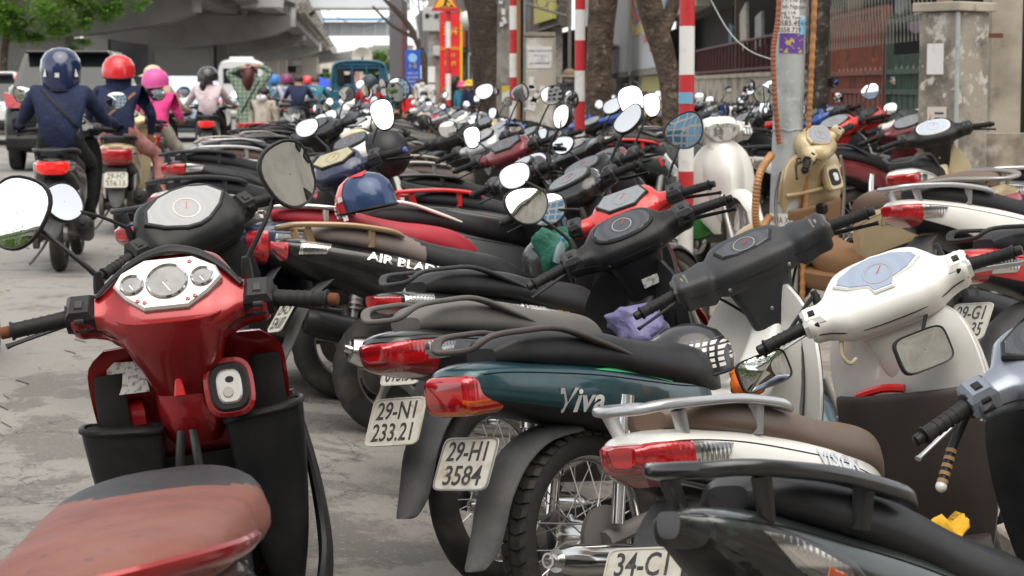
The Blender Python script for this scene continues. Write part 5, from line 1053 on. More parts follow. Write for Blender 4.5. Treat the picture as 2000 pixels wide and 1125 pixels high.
# sign boards
def wall_text(tx, sz, y, zz, mat, par, sx=.8):
    o = obj('sign_text', text_mesh(tx, sz, sx, .004), mat, par); o.matrix_local = MX.Translation((wx(y)-.045, y, zz)) @ MX.Rotation(-pi/2, 4, 'Z') @ MX.Rotation(pi/2, 4, 'X'); return o
bpale = pbr('sign_pale_vinyl', (.47, .50, .51), .5, mix=((.40, .43, .45), 1.5, .4, .7)); stx_r = pbr('sign_red', (.42, .05, .06), .6); stx_b = pbr('sign_blue', (.05, .16, .38), .6); syel = pbr('sign_arc_yellow', (.62, .48, .14), .6); sred = pbr('sign_arc_red', (.55, .14, .14), .6)
for k, (y0, y1, lab) in enumerate(((44.8, 59.4, 'pale shop signboard with arcs and red phone lettering, partly behind the leaning tree'), (60.6, 77, 'plain pale signboard beside the thick tree trunk'), (100, 128, 'distant signboard with yellow and red swirl left of the beige pillar'))):
    sb = empty('signboard', lab, 'sign', (0, 0, 0)); dx = 0 if k < 2 else -.1
    wall_panel(y0, y1, 1.84, 5.6, bpale, 'panel', sb, .05, -.03+dx)
    for yy in (y0-.05, y1+.05): wall_panel(yy-.06, yy+.06, 1.70, 5.7, galv, 'side_frame', sb, .12, -.06+dx)
    wall_panel(y0, y1, 1.66, 1.82, pbr('dark_plaster', (.20, .18, .16), .9), 'bottom_frame', sb, .10, -.05+dx)  # darker plaster colour along the lower edge of the board
    if k == 0:
        for r0, r1, mt in ((.95, 1.15, syel), (.62, .82, sred), (.3, .5, syel)):
            mb = MB(); mb.loft([[V((wx(55)-.045-.002*r0, 55.5+q*cos(a)*4.2, 4.3+q*sin(a)*1.25)) for q in (r0, r1)] for a in [pi*1.02+pi*.96*i/18 for i in range(19)]], False, False, closed=False); obj('sign_arc', mb, mt, sb)
        wall_text('NỘI TRỢ', .55, 47.6, 3.15, stx_b, sb, 3.2); wall_text('( LIÊN HỆ: 0987', .36, 49.6, 2.68, stx_r, sb, 2.6); wall_text('0914.689.501', .36, 47.4, 2.36, stx_r, sb, 2.2)
    if k == 2:
        for r0, r1, mt in ((2.6, 3.2, syel), (1.6, 2.2, sred)):
            mb = MB(); mb.loft([[V((wx(114)-.16-.002*r0, 114+q*cos(a)*2, 5+q*sin(a))) for q in (r0, r1)] for a in [pi*1.02+pi*.96*i/18 for i in range(19)]], False, False, closed=False); obj('sign_arc', mb, mt, sb)
sh = empty('shop_building', 'row of low shop fronts with pale pillars and openings painted dark under the signboards', 'building', (0, 0, 0))
wall_panel(38, 130, 3.0, 7, plasterb, 'upper_wall', sh, .3, .15); wall_panel(38, 130, 0, 3, dark, 'opening_shade', sh, .1, .9)  # the lower slab is painted black as the shade inside the openings
for y, w in ((38.2, .6), (43.6, .5), (59, 5.0), (80, 3), (100, 3)): obj('pillar', MB().box((wx(y)+.18, y, .83), (.3, w, 1.66)), plasterb, sh)
obj('shutter', MB().box((wx(49)+.12, 49.5, .82), (.06, 10.5, 1.62)), pbr('yellow_shutter', (.40, .38, .20), .7), sh)
for i in range(16): obj('shutter_rib', mk(('srib',), lambda: MB().box((0, 0, .8), (.03, .04, 1.6))), pbr('yellow_shutter', (.4, .38, .2), .7), sh, MX.Translation((wx(49)+.075, 44.6+i*.64, 0)))
for i, (y, zt) in enumerate(((70, 2.9), (76, 2.9), (82, 2.9))): obj('awning', MB().box((wx(y)-.6, y, zt+.15*i), (1.6, 5.4, .06), MX.Rotation(.18, 3, 'Y')), pbr('awning_%d' % i, ((.20, .19, .17), (.10, .12, .14), (.25, .22, .18))[i], .8), sh)
# ornate iron canopy above the pavement
ic = MB(); yy = 30
for a, b in ((1030, 1110),): 
    ic.tube([(at(1005, yy), yy, hz(2, yy)), (at(1050, yy), yy, hz(16, yy)), (at(1112, yy), yy, hz(34, yy))], .02, 6, 3); ic.tube([(at(1005, yy), yy, hz(-28, yy)), (at(1112, yy), yy, hz(4, yy))], .02, 6)
    for i in range(5):
        c = V((at(1018+i*20, yy), yy, hz(-8+i*7, yy))); ic.tube([c+V((.085*cos(t*pi/6), 0, .085*sin(t*pi/6))) for t in range(13)], .009, 5)
ic.tube([(at(1112, yy), yy, hz(-30, yy)), (at(1112, yy), yy, .05)], .03, 8)
tag(obj('iron_canopy', ic, pbr('grey_iron', (.16, .15, .13), .7)), 'wrought iron canopy bracket with scroll rings over the pavement', 'canopy')
# electric cabinet with notices
Ym = 12.; ec = empty('electric_cabinet', 'tall weathered plaster meter cabinet with notices at the right', 'cabinet', (at(1866, Ym), Ym+.1, .05), radians(40))
obj('cabinet_body', MB().box((0, 0, .9), (.33, .30, 1.8), None, .004), pbr('flaking_plaster', (.33, .295, .25), .92, mix=[((.15, .13, .11), 3, .45, .62), ((.52, .49, .44), 11, .55, .62)], bump=(35, .8, .008)), ec)
obj('cabinet_roof', MB().box((0, 0, 1.835), (.40, .37, .06), None, .006), plasterb, ec); obj('corner_strip', MB().box((-.17, -.155, .9), (.022, .018, 1.8)), galv, ec)
def on_cab(nm, u, z, w, h, mat, t=.004): return obj(nm, MB().box((-.167, u, z), (t, w, h)), mat, ec)
on_cab('notice', .02, 1.50, .13, .20, paper, .006); on_cab('danger_notice', .0, 1.08, .15, .22, pbr('notice_pink', (.62, .55, .50), .8)); on_cab('notice', .01, .72, .13, .19, paper)
for i in range(6): on_cab('notice_line', .01, .79-.025*i, .10-.01*(i % 3), .008, printk, .010)
for i in range(4): on_cab('notice_line', -.02, 1.15-.035*i, .07, .012, printk, .010)
obj('warning_bolt', MB().prism([(0, 0), (.012, .05), (.004, .05), (.014, .10), (-.008, .045), (.001, .045)], .003, MX.Translation((-.1695, .058, 1.04)) @ MX.Rotation(-pi/2, 4, 'Y') @ MX.Rotation(-pi/2, 4, 'Z')), stx_r, ec)
obj('padlock', MB().box((-.178, -.13, .98), (.03, .04, .05), None, .008), M['rust'], ec)
# plaster wall and column at the right edge
rw = empty('garden_wall', 'stained beige plaster wall and column at the right edge', 'wall', (0, 0, 0))
obj('wall', MB().box((at(2030, 12.6), 12.75, .55), (1.05, .2, 1.0)), plaster, rw); obj('column', MB().box((at(1967, 13.0), 13.2, 1.9), (.215, .25, 3.8)), plasterb, rw)
obj('side_opening_shade', MB().box((at(2080, 13), 13.9, 1.9), (.5, .2, 3.8)), dark, rw); obj('bracket', MB().box((at(1950, 12.7), 12.95, hz(68, 12.7)), (.15, .05, .03)), M['rust'], rw)  # the black slab paints the shade of an opening beside the column
# ------------------------------------------------------------------ flyover, footbridges and far buildings
fo = empty('flyover', 'grey concrete flyover on curved hammerhead piers above the road', 'flyover', (0, 0, 0))
def capbeam(px1, py, Yd, wm, t=.95, depth=1.5):
    xr = at(px1, Yd); zb = hz(py, Yd); P_ = []
    N = 14
    for i in range(N+1):
        f = i/N; x = xr - wm*f; P_.append((x, zb - 1.25*(min(f, 1-f)*2)**.55*(1 if f < .5 else 1)+.0))
    top = zb+t*.75
    poly = [(x, z) for x, z in P_] + [(xr-wm, top), (xr, top)]
    return obj('pier_cap', MB().prism(poly, depth, MX.Translation((0, Yd+depth, 0)) @ MX.Rotation(pi/2, 4, 'X')), conc2, fo)
for px, py, Yd, wm in ((379, 26, 85, 15), (569, 54, 110, 13), (592, 80, 155, 14), (624, 101, 205, 15)):
    capbeam(px, py, Yd, wm); xr = at(px, Yd)
    obj('cap_end', MB().box((xr+.06, Yd-.05+1, hz(py, Yd)+.62), (.12, 2.0, 1.1)), concl, fo)
    obj('pier', MB().box((xr-wm/2, Yd+1.2, 1.9), (3.2, 1.8, 4.0), None, .15), conc2, fo)
def strip(nm, pts, w, h, mat, par): # pts: (x,y,z) right edge, box section to the left
    return obj(nm, MB().loft([[V((x-w, y, z)), V((x, y, z)), V((x, y, z+h)), V((x-w, y, z+h))] for x, y, z in pts], True, False), mat, par)
strip('deck', [(at(560, 100)+0, 60, 6.35), (at(580, 110), 110, 6.2), (at(634, 205), 205, 6.2), (at(660, 330), 330, 6.2)], 15, 1.5, conc2, fo)
strip('girder', [(at(480, 80), 62, 5.7), (at(560, 110), 110, 5.6), (at(625, 205), 205, 5.6)], 1.2, .7, conc2, fo); strip('girder', [(at(380, 80), 62, 5.7), (at(470, 110), 110, 5.6), (at(590, 205), 205, 5.6)], 1.2, .7, conc2, fo)
strip('parapet', [(at(562, 100), 60, 7.85), (at(583, 110), 110, 7.7), (at(636, 205), 205, 7.7)], .3, 1.0, concl, fo)
for i in range(16):
    Yt = 66+i*8.6; px_ = itp(Yt, (60, 110, 205), (540, 572, 630)); obj('cross_rib', MB().box((at(px_, Yt)-7, Yt, 6.0), (13.5, .45, .5)), conc2, fo)
obj('service_box', MB().box((at(515, 95), 95, hz(-2, 95)), (2.0, 1.5, .95)), concl, fo)
for i in range(15):
    Yt = 100+i*7.5; px = lerp(580, 640, i/14); obj('edge_bracket', MB().box((at(px, Yt)+.35, Yt, hz(lerp(8, 92, i/14), Yt)), (.9, .25, .22), MX.Rotation(-.7, 3, 'Y')), conc, fo)
obj('edge_pipe', MB().tube([(at(590, 100), 100, hz(20, 100)), (at(645, 200), 200, hz(88, 200))], .18, 8), conc, fo)
us_ = empty('underpass_hoarding', 'dark hoarding and columns in the shade under the flyover', 'hoarding', (0, 0, 0))
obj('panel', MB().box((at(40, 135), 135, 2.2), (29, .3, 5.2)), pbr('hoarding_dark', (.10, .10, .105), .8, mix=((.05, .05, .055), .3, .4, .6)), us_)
for px, Yd, w, c in ((60, 120, 1.2, conc2), (195, 118, 1.5, conc2), (310, 122, 1.0, conc2), (352, 124, .8, conc2), (405, 126, .7, conc2), (440, 128, .6, conc2)): obj('column', MB().box((at(px, Yd), Yd, 2.4), (w, 1, 4.8)), c, us_)
for px, Yd, w in ((533, 230, 1.6), (553, 236, 1.2), (608, 240, 1.9)): T('flyover_pier', 'pier painted sunlit pale under the far end of the flyover (%s)' % {533: 'leftmost, widest gap', 553: 'middle, thinnest', 608: 'rightmost, beside the truck'}[px], 'pier', MB().box((at(px, Yd), Yd, 2.5), (w, 1.5, 5), None, .2), pbr('pier_lit_pale', (.45, .42, .37), .9))  # paler concrete: the light on these far piers is put into the colour
fb = empty('footbridge', 'pale steel pedestrian bridge crossing high above the street', 'bridge', (0, 0, 0))
obj('beam', MB().box((at(690, 130), 130, hz(8, 130)), (8, 2, .75)), pbr('bridge_pale', (.50, .53, .55), .6), fb); obj('lower_flange', MB().box((at(690, 130), 129, hz(19, 130)), (8.2, 2.4, .12)), concl, fb)
fb2 = empty('footbridge', 'farther footbridge with blue roof edge and grey side panels', 'bridge', (0, 0, 0))
obj('side_panel', MB().box((at(700, 180), 180, hz(57, 180)), (6.5, 2, 1.3)), pbr('bridge_grey', (.36, .38, .40), .6), fb2); obj('roof_edge', MB().box((at(700, 180), 179, hz(39, 180)), (6.5, 2.4, .16)), pbr('roof_blue', (.10, .33, .55), .6), fb2)
for i in range(6): obj('panel_post', MB().box((at(645+i*22, 178), 178.8, hz(57, 178)), (.12, .1, 1.3)), concl, fb2)
rp = empty('ramp', 'pale elevated ramp curving away in the distance', 'ramp', (0, 0, 0))
obj('deck', MB().loft([[V((x, y, z)), V((x, y, z+h)), V((x-4, y+8, z+h)), V((x-4, y+8, z))] for x, y, z, h in [(at(610, 300), 300, hz(127, 300), .8), (at(680, 270), 270, hz(117, 270), .9), (at(745, 240), 240, hz(112, 240), 1.1), (at(790, 225), 225, hz(106, 225), 1.2)]], True, False), concl, rp)
# far street ends
hz_m = [pbr('far_house_%d' % i, c, .9, mix=((c[0]*.75, c[1]*.75, c[2]*.75), .5, .4, .6)) for i, c in enumerate(((.45, .40, .36), (.52, .48, .42), (.40, .22, .20), (.48, .46, .46)))]
for i, (px, Yd, w, h) in enumerate(((575, 330, 9, 6.5), (640, 380, 9, 7), (672, 420, 7, 6), (700, 450, 8, 8), (735, 400, 6, 9), (770, 300, 6, 7.5))):
    b = empty('far_building', ('cream far house left under the flyover', 'pink-walled far house beyond the piers', 'small far house left of the truck', 'far house behind the truck roof', 'tall far house right of the ramp', 'far shop house beside the blue banner')[i], 'building', (at(px, Yd), Yd, 0))
    obj('wall', MB().box((0, 0, h/2), (w, 5, h)), hz_m[i % 4], b)
    for a in range(3):
        for c in range(2): obj('window', mk(('farwin',), lambda: MB().box((0, 0, 0), (w*.16, .1, 1.1))), dark, b, MX.Translation((-w*.3+a*w*.3, -2.53, 1.6+c*2.6)))
    obj('roof_edge', MB().box((0, -.2, h+.15), (w*1.05, 5.4, .3)), hz_m[2], b)
vs_ = empty('shop_house', 'tall narrow grey shop house at the right of the blue banner', 'building', (at(780, 75), 75, 0)); obj('wall', MB().box((0, 0, 2.4), (.5, 4, 4.8)), pbr('shop_grey', (.16, .15, .16), .9), vs_); obj('red_trim', MB().box((.27, -1.9, 2.2), (.05, .1, 4.2)), poler, vs_)
# low houses behind and beside the photographer: only the mirrors see them
for k, (x, y, w, d, h, c) in enumerate(((14, -24, 12, 12, 15, (.50, .46, .38)), (-20, -26, 14, 10, 12, (.42, .42, .40)), (11, -6, 8, 14, 9, (.46, .43, .37)), (3, -30, 9, 10, 11, (.36, .33, .30)))):
    b = empty('house', ('cream house block behind the photographer on the right', 'grey house block across the road behind the photographer', 'beige house beside the pavement behind the photographer', 'brownish narrow house straight behind the photographer')[k], 'building', (x, y, 0))
    m_ = pbr('behind_wall_%d' % k, c, .9, mix=((c[0]*.7, c[1]*.7, c[2]*.7), .6, .42, .62)); obj('wall', MB().box((0, 0, h/2), (w, d, h)), m_, b); obj('roof_edge', MB().box((0, 0, h+.15), (w*1.06, d*1.06, .3)), conc, b)
    for i in range(4):
        for j in range(int(h//3)): obj('window', mk(('bhw', k), lambda: MB().box((0, 0, 0), (w*.13, .12, 1.5))), dark, b, MX.Translation((-w*.36+i*w*.24, d/2+.03, 1.8+j*3)))
# office block behind the photographer, seen only in mirrors
ob = empty('office_block', 'pale office block with blue glazing behind the photographer', 'building', (-6, -42, 0))
obj('wall', MB().box((0, 0, 14), (26, 10, 28)), pbr('office_wall', (.55, .53, .48), .8), ob); gl_ = pbr('office_glass', (.12, .25, .38), .08, .3)
for i in range(10):
    for j in range(8): obj('window', mk(('ofw',), lambda: MB().box((0, 0, 0), (1.9, .1, 2.3))), gl_, ob, MX.Translation((-11+i*2.45, 5.06, 3+j*3.2)))

# shop fronts that follow the street beyond the signboards
for k, (v0, v1, c, ac, lab) in enumerate(((54, 63, (.10, .085, .07), (.13, .12, .11), 'dim shop front with grey awning behind the concrete pole'), (64, 76, (.16, .15, .14), (.07, .10, .13), 'dim shop front with blue-grey awning behind the leaning tree'), (77, 92, (.09, .08, .075), (.20, .17, .13), 'shop front with tan awning beyond the leaning tree'), (93, 120, (.20, .18, .16), (.10, .11, .12), 'distant shop front right of the red banner'), (121, 165, (.26, .24, .22), (.22, .10, .09), 'most distant shop front with dull red awning beside the banners'))):
    e = empty('shop_building', lab, 'building', (0, 0, 0)); U = 6.3
    def fac(nm, u0, u1, z0, z1, mat, a=v0, b=v1): return obj(nm, MB().loft([[V((*along(u0, y), z0)), V((*along(u1, y), z0)), V((*along(u1, y), z1)), V((*along(u0, y), z1))] for y in (a, b)], True, False), mat, e)
    fac('wall', U, U+.3, 3.1, 7.5, pbr('shop_wall_%d' % k, c, .9, mix=((c[0]*.6, c[1]*.6, c[2]*.6), .8, .4, .65))); fac('opening_shade', U+.8, U+.9, 0, 3.1, dark)  # black slab behind the pillars stands in for the shade indoors
    obj('awning', MB().loft([[V((*along(U-2.1, y), 2.55)), V((*along(U, y), 3.15)), V((*along(U, y), 3.2)), V((*along(U-2.1, y), 2.6))] for y in (v0+.3, v1-.3)], True, False), pbr('shop_awning_%d' % k, ac, .8, mix=((ac[0]*.6, ac[1]*.6, ac[2]*.6), 3, .45, .65)), e)
    for i in range(4):
        x, y = along(U-2.0, lerp(v0+.5, v1-.5, i/3)); obj('awning_post', cyl(.04, .04, 2.6, 8), galv if (i+k) % 2 else pbr('post_blue', (.06, .11, .16), .6), e, MX.Translation((x, y, 0)))
        x, y = along(U-.02, lerp(v0, v1, (i+.5)/4)); obj('shop_pillar', MB().box((x, y, 1.55), (.35, .5, 3.1)), conc, e)
    x, y = along(U-.1, lerp(v0, v1, .4)); obj('shop_sign', MB().box((x, y, 3.75), (.12, (v1-v0)*.6, .8), MX.Rotation(.09, 3, 'Z')), pbr('shop_sign_%d' % k, ((.45, .40, .10), (.12, .20, .40), (.42, .42, .40), (.45, .06, .05), (.10, .25, .40))[k], .6), e)
for i, (pts, r) in enumerate((([(815, 70, -30), (822, 66, 40), (826, 60, 95)], .03), ([(800, 70, -30), (812, 66, 35), (818, 62, 75)], .03), ([(790, 60, -20), (835, 58, 30), (990, 25, 2)], .012), ([(835, 58, 28), (900, 40, 60), (985, 25, 20)], .010), ([(640, 110, 20), (700, 90, 52), (770, 70, 30)], .02))):
    T('overhead_cable', ('thick black cable drooping left of the meter pole', 'pale cable bundle hanging by the blue banner', 'thin cable from the meter pole to the concrete pole', 'slack cable sagging between the two concrete poles', 'long cable sagging across the street below the footbridge')[i], 'cable', MB().tube([(at(px, d), d, hz(py, d)) for px, d, py in pts], r, 6, 5), galv if i in (1,) else M['plastic'])
# ------------------------------------------------------------------ people
def fab(nm, c, m2=None): return pbr('cloth_'+nm, c, .85, bump=(16, .55, .03), mix=((c[0]*.72, c[1]*.72, c[2]*.72), 9, .45, .62, 3))
skin_m = pbr('skin', (.42, .24, .16), .55); hair_m = pbr('hair_black', (.012, .010, .010), .45, bump=(140, .6, .004)); hair_r = pbr('hair_dark_red', (.075, .012, .014), .45, bump=(120, .7, .005)); maskm = pbr('face_mask', (.66, .68, .70), .8); eye_m = pbr('eye_dark', (.02, .015, .012), .2)
FC = dict(navy=fab('navy', (.012, .020, .060)), black=fab('black', (.012, .012, .013)), pinkt=fab('dusty_pink', (.50, .22, .20)), hot=fab('hot_pink', (.78, .06, .26)), pale=fab('pale_pink', (.62, .50, .53)), beige=fab('beige', (.55, .46, .36)), red=fab('red', (.55, .015, .02)), teal=fab('teal', (.03, .17, .24)), white=fab('white', (.62, .62, .62)), grey=fab('grey', (.07, .07, .08)), skin=skin_m, khaki=fab('khaki', (.22, .17, .11)), cream=fab('cream', (.45, .40, .33)), lilac=fab('lilac', (.40, .40, .50)), jean=fab('jean', (.06, .09, .16)), yellow=fab('yellow', (.6, .42, .06)), greyt=fab('pale_grey', (.42, .42, .43)))
def plaid():
    m = bpy.data.materials.new('plaid_cloth'); m.use_nodes = True; t = m.node_tree; p = t.nodes['Principled BSDF']; tc = t.nodes.new('ShaderNodeTexCoord'); cur = None
    for ax, sc, c, w in (('Z', 34, (.02, .05, .045), .62), ('Y', 34, (.02, .05, .045), .62), ('Z', 68, (.45, .42, .25), .9), ('Y', 68, (.45, .42, .25), .9)):
        wv = t.nodes.new('ShaderNodeTexWave'); wv.bands_direction = ax; wv.inputs['Scale'].default_value = sc/6.28; wv.inputs['Distortion'].default_value = .6
        r = t.nodes.new('ShaderNodeMapRange'); r.inputs[1].default_value = w; r.inputs[2].default_value = min(1, w+.12); r.inputs[4].default_value = .55; t.links.new(tc.outputs['Object'], wv.inputs['Vector']); t.links.new(wv.outputs['Fac'], r.inputs[0])
        x = t.nodes.new('ShaderNodeMix'); x.data_type = 'RGBA'; x.inputs[7].default_value = (*c, 1)
        if cur is None: x.inputs[6].default_value = (.20, .30, .24, 1)
        else: t.links.new(cur, x.inputs[6])
        t.links.new(r.outputs[0], x.inputs[0]); cur = x.outputs[2]
    t.links.new(cur, p.inputs['Base Color']); p.inputs['Roughness'].default_value = .9; return m
FC['plaid'] = plaid()
def ride(dx=0, lean=.0, **o):
    J = dict(pel=(.10, 0, .83), wai=(.10+lean*.3, 0, .95), che=(.14+lean*.8, 0, 1.11), nec=(.17+lean, 0, 1.235), hea=(.20+lean*1.1, 0, 1.33), top=(.21+lean*1.1, 0, 1.43))
    for s, k in ((1, 'l'), (-1, 'r')):
        J[k+'sh'] = (.15+lean, s*.165, 1.185); J[k+'el'] = (.30+lean*.6, s*.27, 1.01); J[k+'wr'] = (.58, s*.325, .98); J[k+'ha'] = (.68, s*.335, .96)
        J[k+'hi'] = (.14, s*.09, .80); J[k+'kn'] = (.50, s*.16, .70); J[k+'an'] = (.50, s*.15, .36); J[k+'to'] = (.64, s*.16, .31)
    J = {k: (v[0]+dx, v[1], v[2]) for k, v in J.items()}; J.update(o); return J
def stand_p(h=1.58, **o):
    q = h/1.65; J = dict(pel=(0, 0, .88), wai=(0, 0, 1.03), che=(.01, 0, 1.22), nec=(.0, 0, 1.375), hea=(.02, 0, 1.48), top=(.02, 0, 1.59))
    for s, k in ((1, 'l'), (-1, 'r')):
        J[k+'sh'] = (0, s*.17, 1.33); J[k+'el'] = (-.02, s*.225, 1.07); J[k+'wr'] = (.05, s*.22, .86); J[k+'ha'] = (.08, s*.215, .78)
        J[k+'hi'] = (0, s*.09, .85); J[k+'kn'] = (.02, s*.10, .47); J[k+'an'] = (-.02, s*.10, .09); J[k+'to'] = (.12, s*.11, .035)
    J.update(o); return {k: (a*q, b*q, c*q) for k, (a, b, c) in J.items()}
RAD = dict(pel=(.16, .135), wai=(.155, .12), che=(.165, .12), nec=(.055, .055), hea=(.085, .10), top=(.065, .07), sh=(.068, .068), el=(.046, .046), wr=(.030, .032), ha=(.036, .026), hi=(.092, .092), kn=(.060, .060), an=(.040, .040), to=(.036, .032))
def person(label, mw, J, c, group=None, q=1.0, helmet=None, hair=None, mask=None, hat=None, extra=None):
    root = bpy.data.objects.new('person', None); COL.objects.link(root); root.empty_display_size = .1; tag(root, label, 'person', group); root.matrix_world = mw
    names = list(J); idx = {n: i for i, n in enumerate(names)}
    E = [('pel', 'wai'), ('wai', 'che'), ('che', 'nec'), ('nec', 'hea'), ('hea', 'top')]
    for k in 'lr': E += [('che', k+'sh'), (k+'sh', k+'el'), (k+'el', k+'wr'), (k+'wr', k+'ha'), ('pel', k+'hi'), (k+'hi', k+'kn'), (k+'kn', k+'an'), (k+'an', k+'to')]
    me = bpy.data.meshes.new('body'); me.from_pydata([J[n] for n in names], [(idx[a], idx[b]) for a, b in E], []); o = bpy.data.objects.new('body', me)
    sk = o.modifiers.new('skin', 'SKIN'); sb = o.modifiers.new('sub', 'SUBSURF'); sb.levels = sb.render_levels = 2; sk.use_smooth_shade = True
    for n, v in zip(names, me.skin_vertices[0].data):
        r = RAD[n] if n in RAD else RAD[n[1:]]; v.radius = (r[0]*q, r[1]*q); v.use_root = (n == 'pel')
    nm_ = evaluated(o); bpy.data.objects.remove(o); nm_.name = 'body'
    reg = {'head': [('nec', 'hea'), ('hea', 'top')], 'top': [('pel', 'wai'), ('wai', 'che'), ('che', 'nec'), ('che', 'lsh'), ('che', 'rsh')], 'sleeve': [(k+'sh', k+'el') for k in 'lr'], 'fore': [(k+'el', k+'wr') for k in 'lr'], 'hand': [(k+'wr', k+'ha') for k in 'lr'], 'leg': [(k+'hi', k+'kn') for k in 'lr']+[('pel', k+'hi') for k in 'lr'], 'calf': [(k+'kn', k+'an') for k in 'lr'], 'foot': [(k+'an', k+'to') for k in 'lr']}
    col = dict(head='skin', top='grey', hand='skin', leg='black', foot='black'); col.update(c); col.setdefault('sleeve', col['top']); col.setdefault('fore', col['sleeve']); col.setdefault('calf', col['leg'])
    mats = sorted(set(col.values())); mi = {m: i for i, m in enumerate(mats)}
    segs = [(V(J[a]), V(J[b]), mi[col[r]]) for r, L in reg.items() for a, b in L]
    nm_.materials.clear()
    for m in mats: nm_.materials.append(FC[m])
    rd = random.Random(len(label))
    # fingers: four and a thumb on each hand, rooted in the palm
    hands = []
    for k, s in (('l', 1), ('r', -1)):
        fm = MB(); a, b = V(J[k+'wr']), V(J[k+'ha']); d = (b-a).normalized(); side = d.cross(Z).normalized(); up = side.cross(d)
        for i, ln in enumerate((.062, .072, .068, .05)):
            r0 = b + side*((i-1.5)*.018*q) ; fm.tube([r0-d*.01, r0+d*ln*.5*q, r0+d*ln*.8*q-up*.022*q, r0+d*ln*.75*q-up*.045*q], [.0095*q, .009*q, .0082*q, .007*q], 7, 2)
        th = b-d*.04+side*(-.035*s*q); fm.tube([th, th+d*.03*q-side*.012*s*q-up*.012*q, th+d*.055*q-up*.026*q], [.0115*q, .010*q, .008*q], 7, 2); hands.append(fm)
    cents = [p.center.copy() for p in nm_.polygons]
    for p, cc in zip(nm_.polygons, cents):
        best = (9, 0)
        for a, b, m in segs:
            ab = b-a; t = max(0, min(1, (cc-a).dot(ab)/max(1e-9, ab.length_squared))); dd = (cc-a-ab*t).length
            if dd < best[0]: best = (dd, m)
        p.material_index = best[1]; p.use_smooth = True
    # wrinkles and folds in the cloth
    for v in nm_.vertices:
        n_ = v.normal; w = sin(v.co.z*58+v.co.y*23+rd.random()*.2)*sin(v.co.x*37+v.co.z*19)*.0045; v.co += n_*w
    bo = bpy.data.objects.new('body', nm_); COL.objects.link(bo); bo.parent = root
    for fm in hands: obj('fingers', fm, FC[col['hand']], root)
    hc = V(J['hea']); fw = (V((1, 0, 0)) if not extra or 'face' not in extra else V(extra['face']).normalized()); lf = Z.cross(fw)
    FR = MX((fw, lf, Z)).transposed().to_4x4(); FR.translation = hc
    def hp(nm, mb, m): return obj(nm, mb, m, root, FR)
    # face and ears
    fm = MB(); fm.tube([(.088*q, 0, .018*q), (.102*q, 0, -.008*q), (.110*q, 0, -.022*q), (.094*q, 0, -.030*q)], [.009*q, .012*q, .015*q, .009*q], 8, 2)
    for s in (1, -1): fm.ell((.0, s*.084*q, -.005*q), (.02*q, .012*q, .03*q), 8, 6)
    fm.tube([(.088*q, -.022*q, -.052*q), (.098*q, 0, -.052*q), (.088*q, .022*q, -.052*q)], .006*q, 6, 2)
    hp('face', fm, skin_m)
    em = MB()
    for s in (1, -1): em.ell((.086*q, s*.033*q, .014*q), (.010*q, .014*q, .007*q), 8, 6)
    hp('eyes', em, eye_m)
    if mask: hp('face_mask', MB().ell((.052*q, 0, -.045*q), (.068*q, .080*q, .055*q), 14, 8), mask if not isinstance(mask, bool) else maskm)
    if hair:
        mb = MB(); mb.ell((-.014*q, 0, .035*q), (.098*q, .094*q, .085*q), 16, 10, v0=0, v1=pi*.62)
        if hair[0] == 'long': mb.tube([(-.06*q, 0, .05*q), (-.105*q, 0, -.03*q), (-.11*q, .01, -.13*q), (-.10*q, .0, -.24*q)], [.06*q, .075*q, .065*q, .02*q], 12, 3)
        if hair[0] == 'pony': mb.tube([(-.08*q, 0, -.01*q), (-.13*q, .01, -.06*q), (-.125*q, .012, -.15*q), (-.115*q, .01, -.2*q)], [.03*q, .045*q, .04*q, .01*q], 10, 3)
        hp('hair', mb, hair[1])
    if helmet:
        kind, hm, rim_m = helmet; hq = q*1.0
        mb = MB(); prof = [(.0, .158), (.055, .150), (.10, .122), (.130, .075), (.138, .02), (.134, -.025)]
        if kind == 'full': prof += [(.132, -.075), (.118, -.115)]
        def cut(i, j):
            return 0
        R = [[V((1.10*r*cos(2*pi*i/28)*hq-.008, r*sin(2*pi*i/28)*hq, (z + (.022*cos(2*pi*i/28) if z < .03 else 0))*hq+.012)) for i in range(28)] for r, z in prof]
        mb.loft(R[::-1], False); inn = [[p*.94 for p in r] for r in R[1:]]; mb.loft(inn, False); mb.loft([R[-1], inn[-1]], False)
        hh = hp('helmet', mb, hm); last = prof[-1]
        obj('helmet_rim', MB().tube([V((1.10*last[0]*cos(2*pi*i/28)*hq-.008, last[0]*sin(2*pi*i/28)*hq, (last[1]+.022*cos(2*pi*i/28))*hq+.012)) for i in range(29)], .007*hq, 6), rim_m, hh)
        if kind == 'cap': obj('helmet_visor', MB().loft([[V((.13*hq+r*.075*hq*cos(a)*1.0, .115*hq*sin(a), .005+.01*r)) for a in [pi*(i/10-.5) for i in range(11)]] for r in (0, .5, 1)], False, closed=False), hm, hh)
        if kind == 'full':
            obj('helmet_vent', MB().tube([(-.10*hq, -.07*hq, .075*hq), (-.135*hq, 0, .062*hq), (-.10*hq, .07*hq, .075*hq)], [.008, .016, .008], 8, 3, flat=.5), M['navy'], hh)
            for s in (1, -1): obj('helmet_decal', MB().prism([(0, 0), (.03, .0), (.012, .055)], .003, frame((-.121*hq, s*.103*hq, -.03), (-.72, s*.7, .1)), .0), M['decalw'], hh)
            obj('helmet_sticker', MB().box((-.160*hq, .01, -.02), (.006, .028, .03)), M['sticker'], hh)
        else:
            for i in range(3): obj('helmet_sticker', MB().prism(sell(.016, .010, 3, 10), .003, frame((-.137*hq, (.05-.05*i)*hq, -.01), (-1, .3-.3*i, 0))), M['decalw'] if i != 1 else M['decaly'], hh)
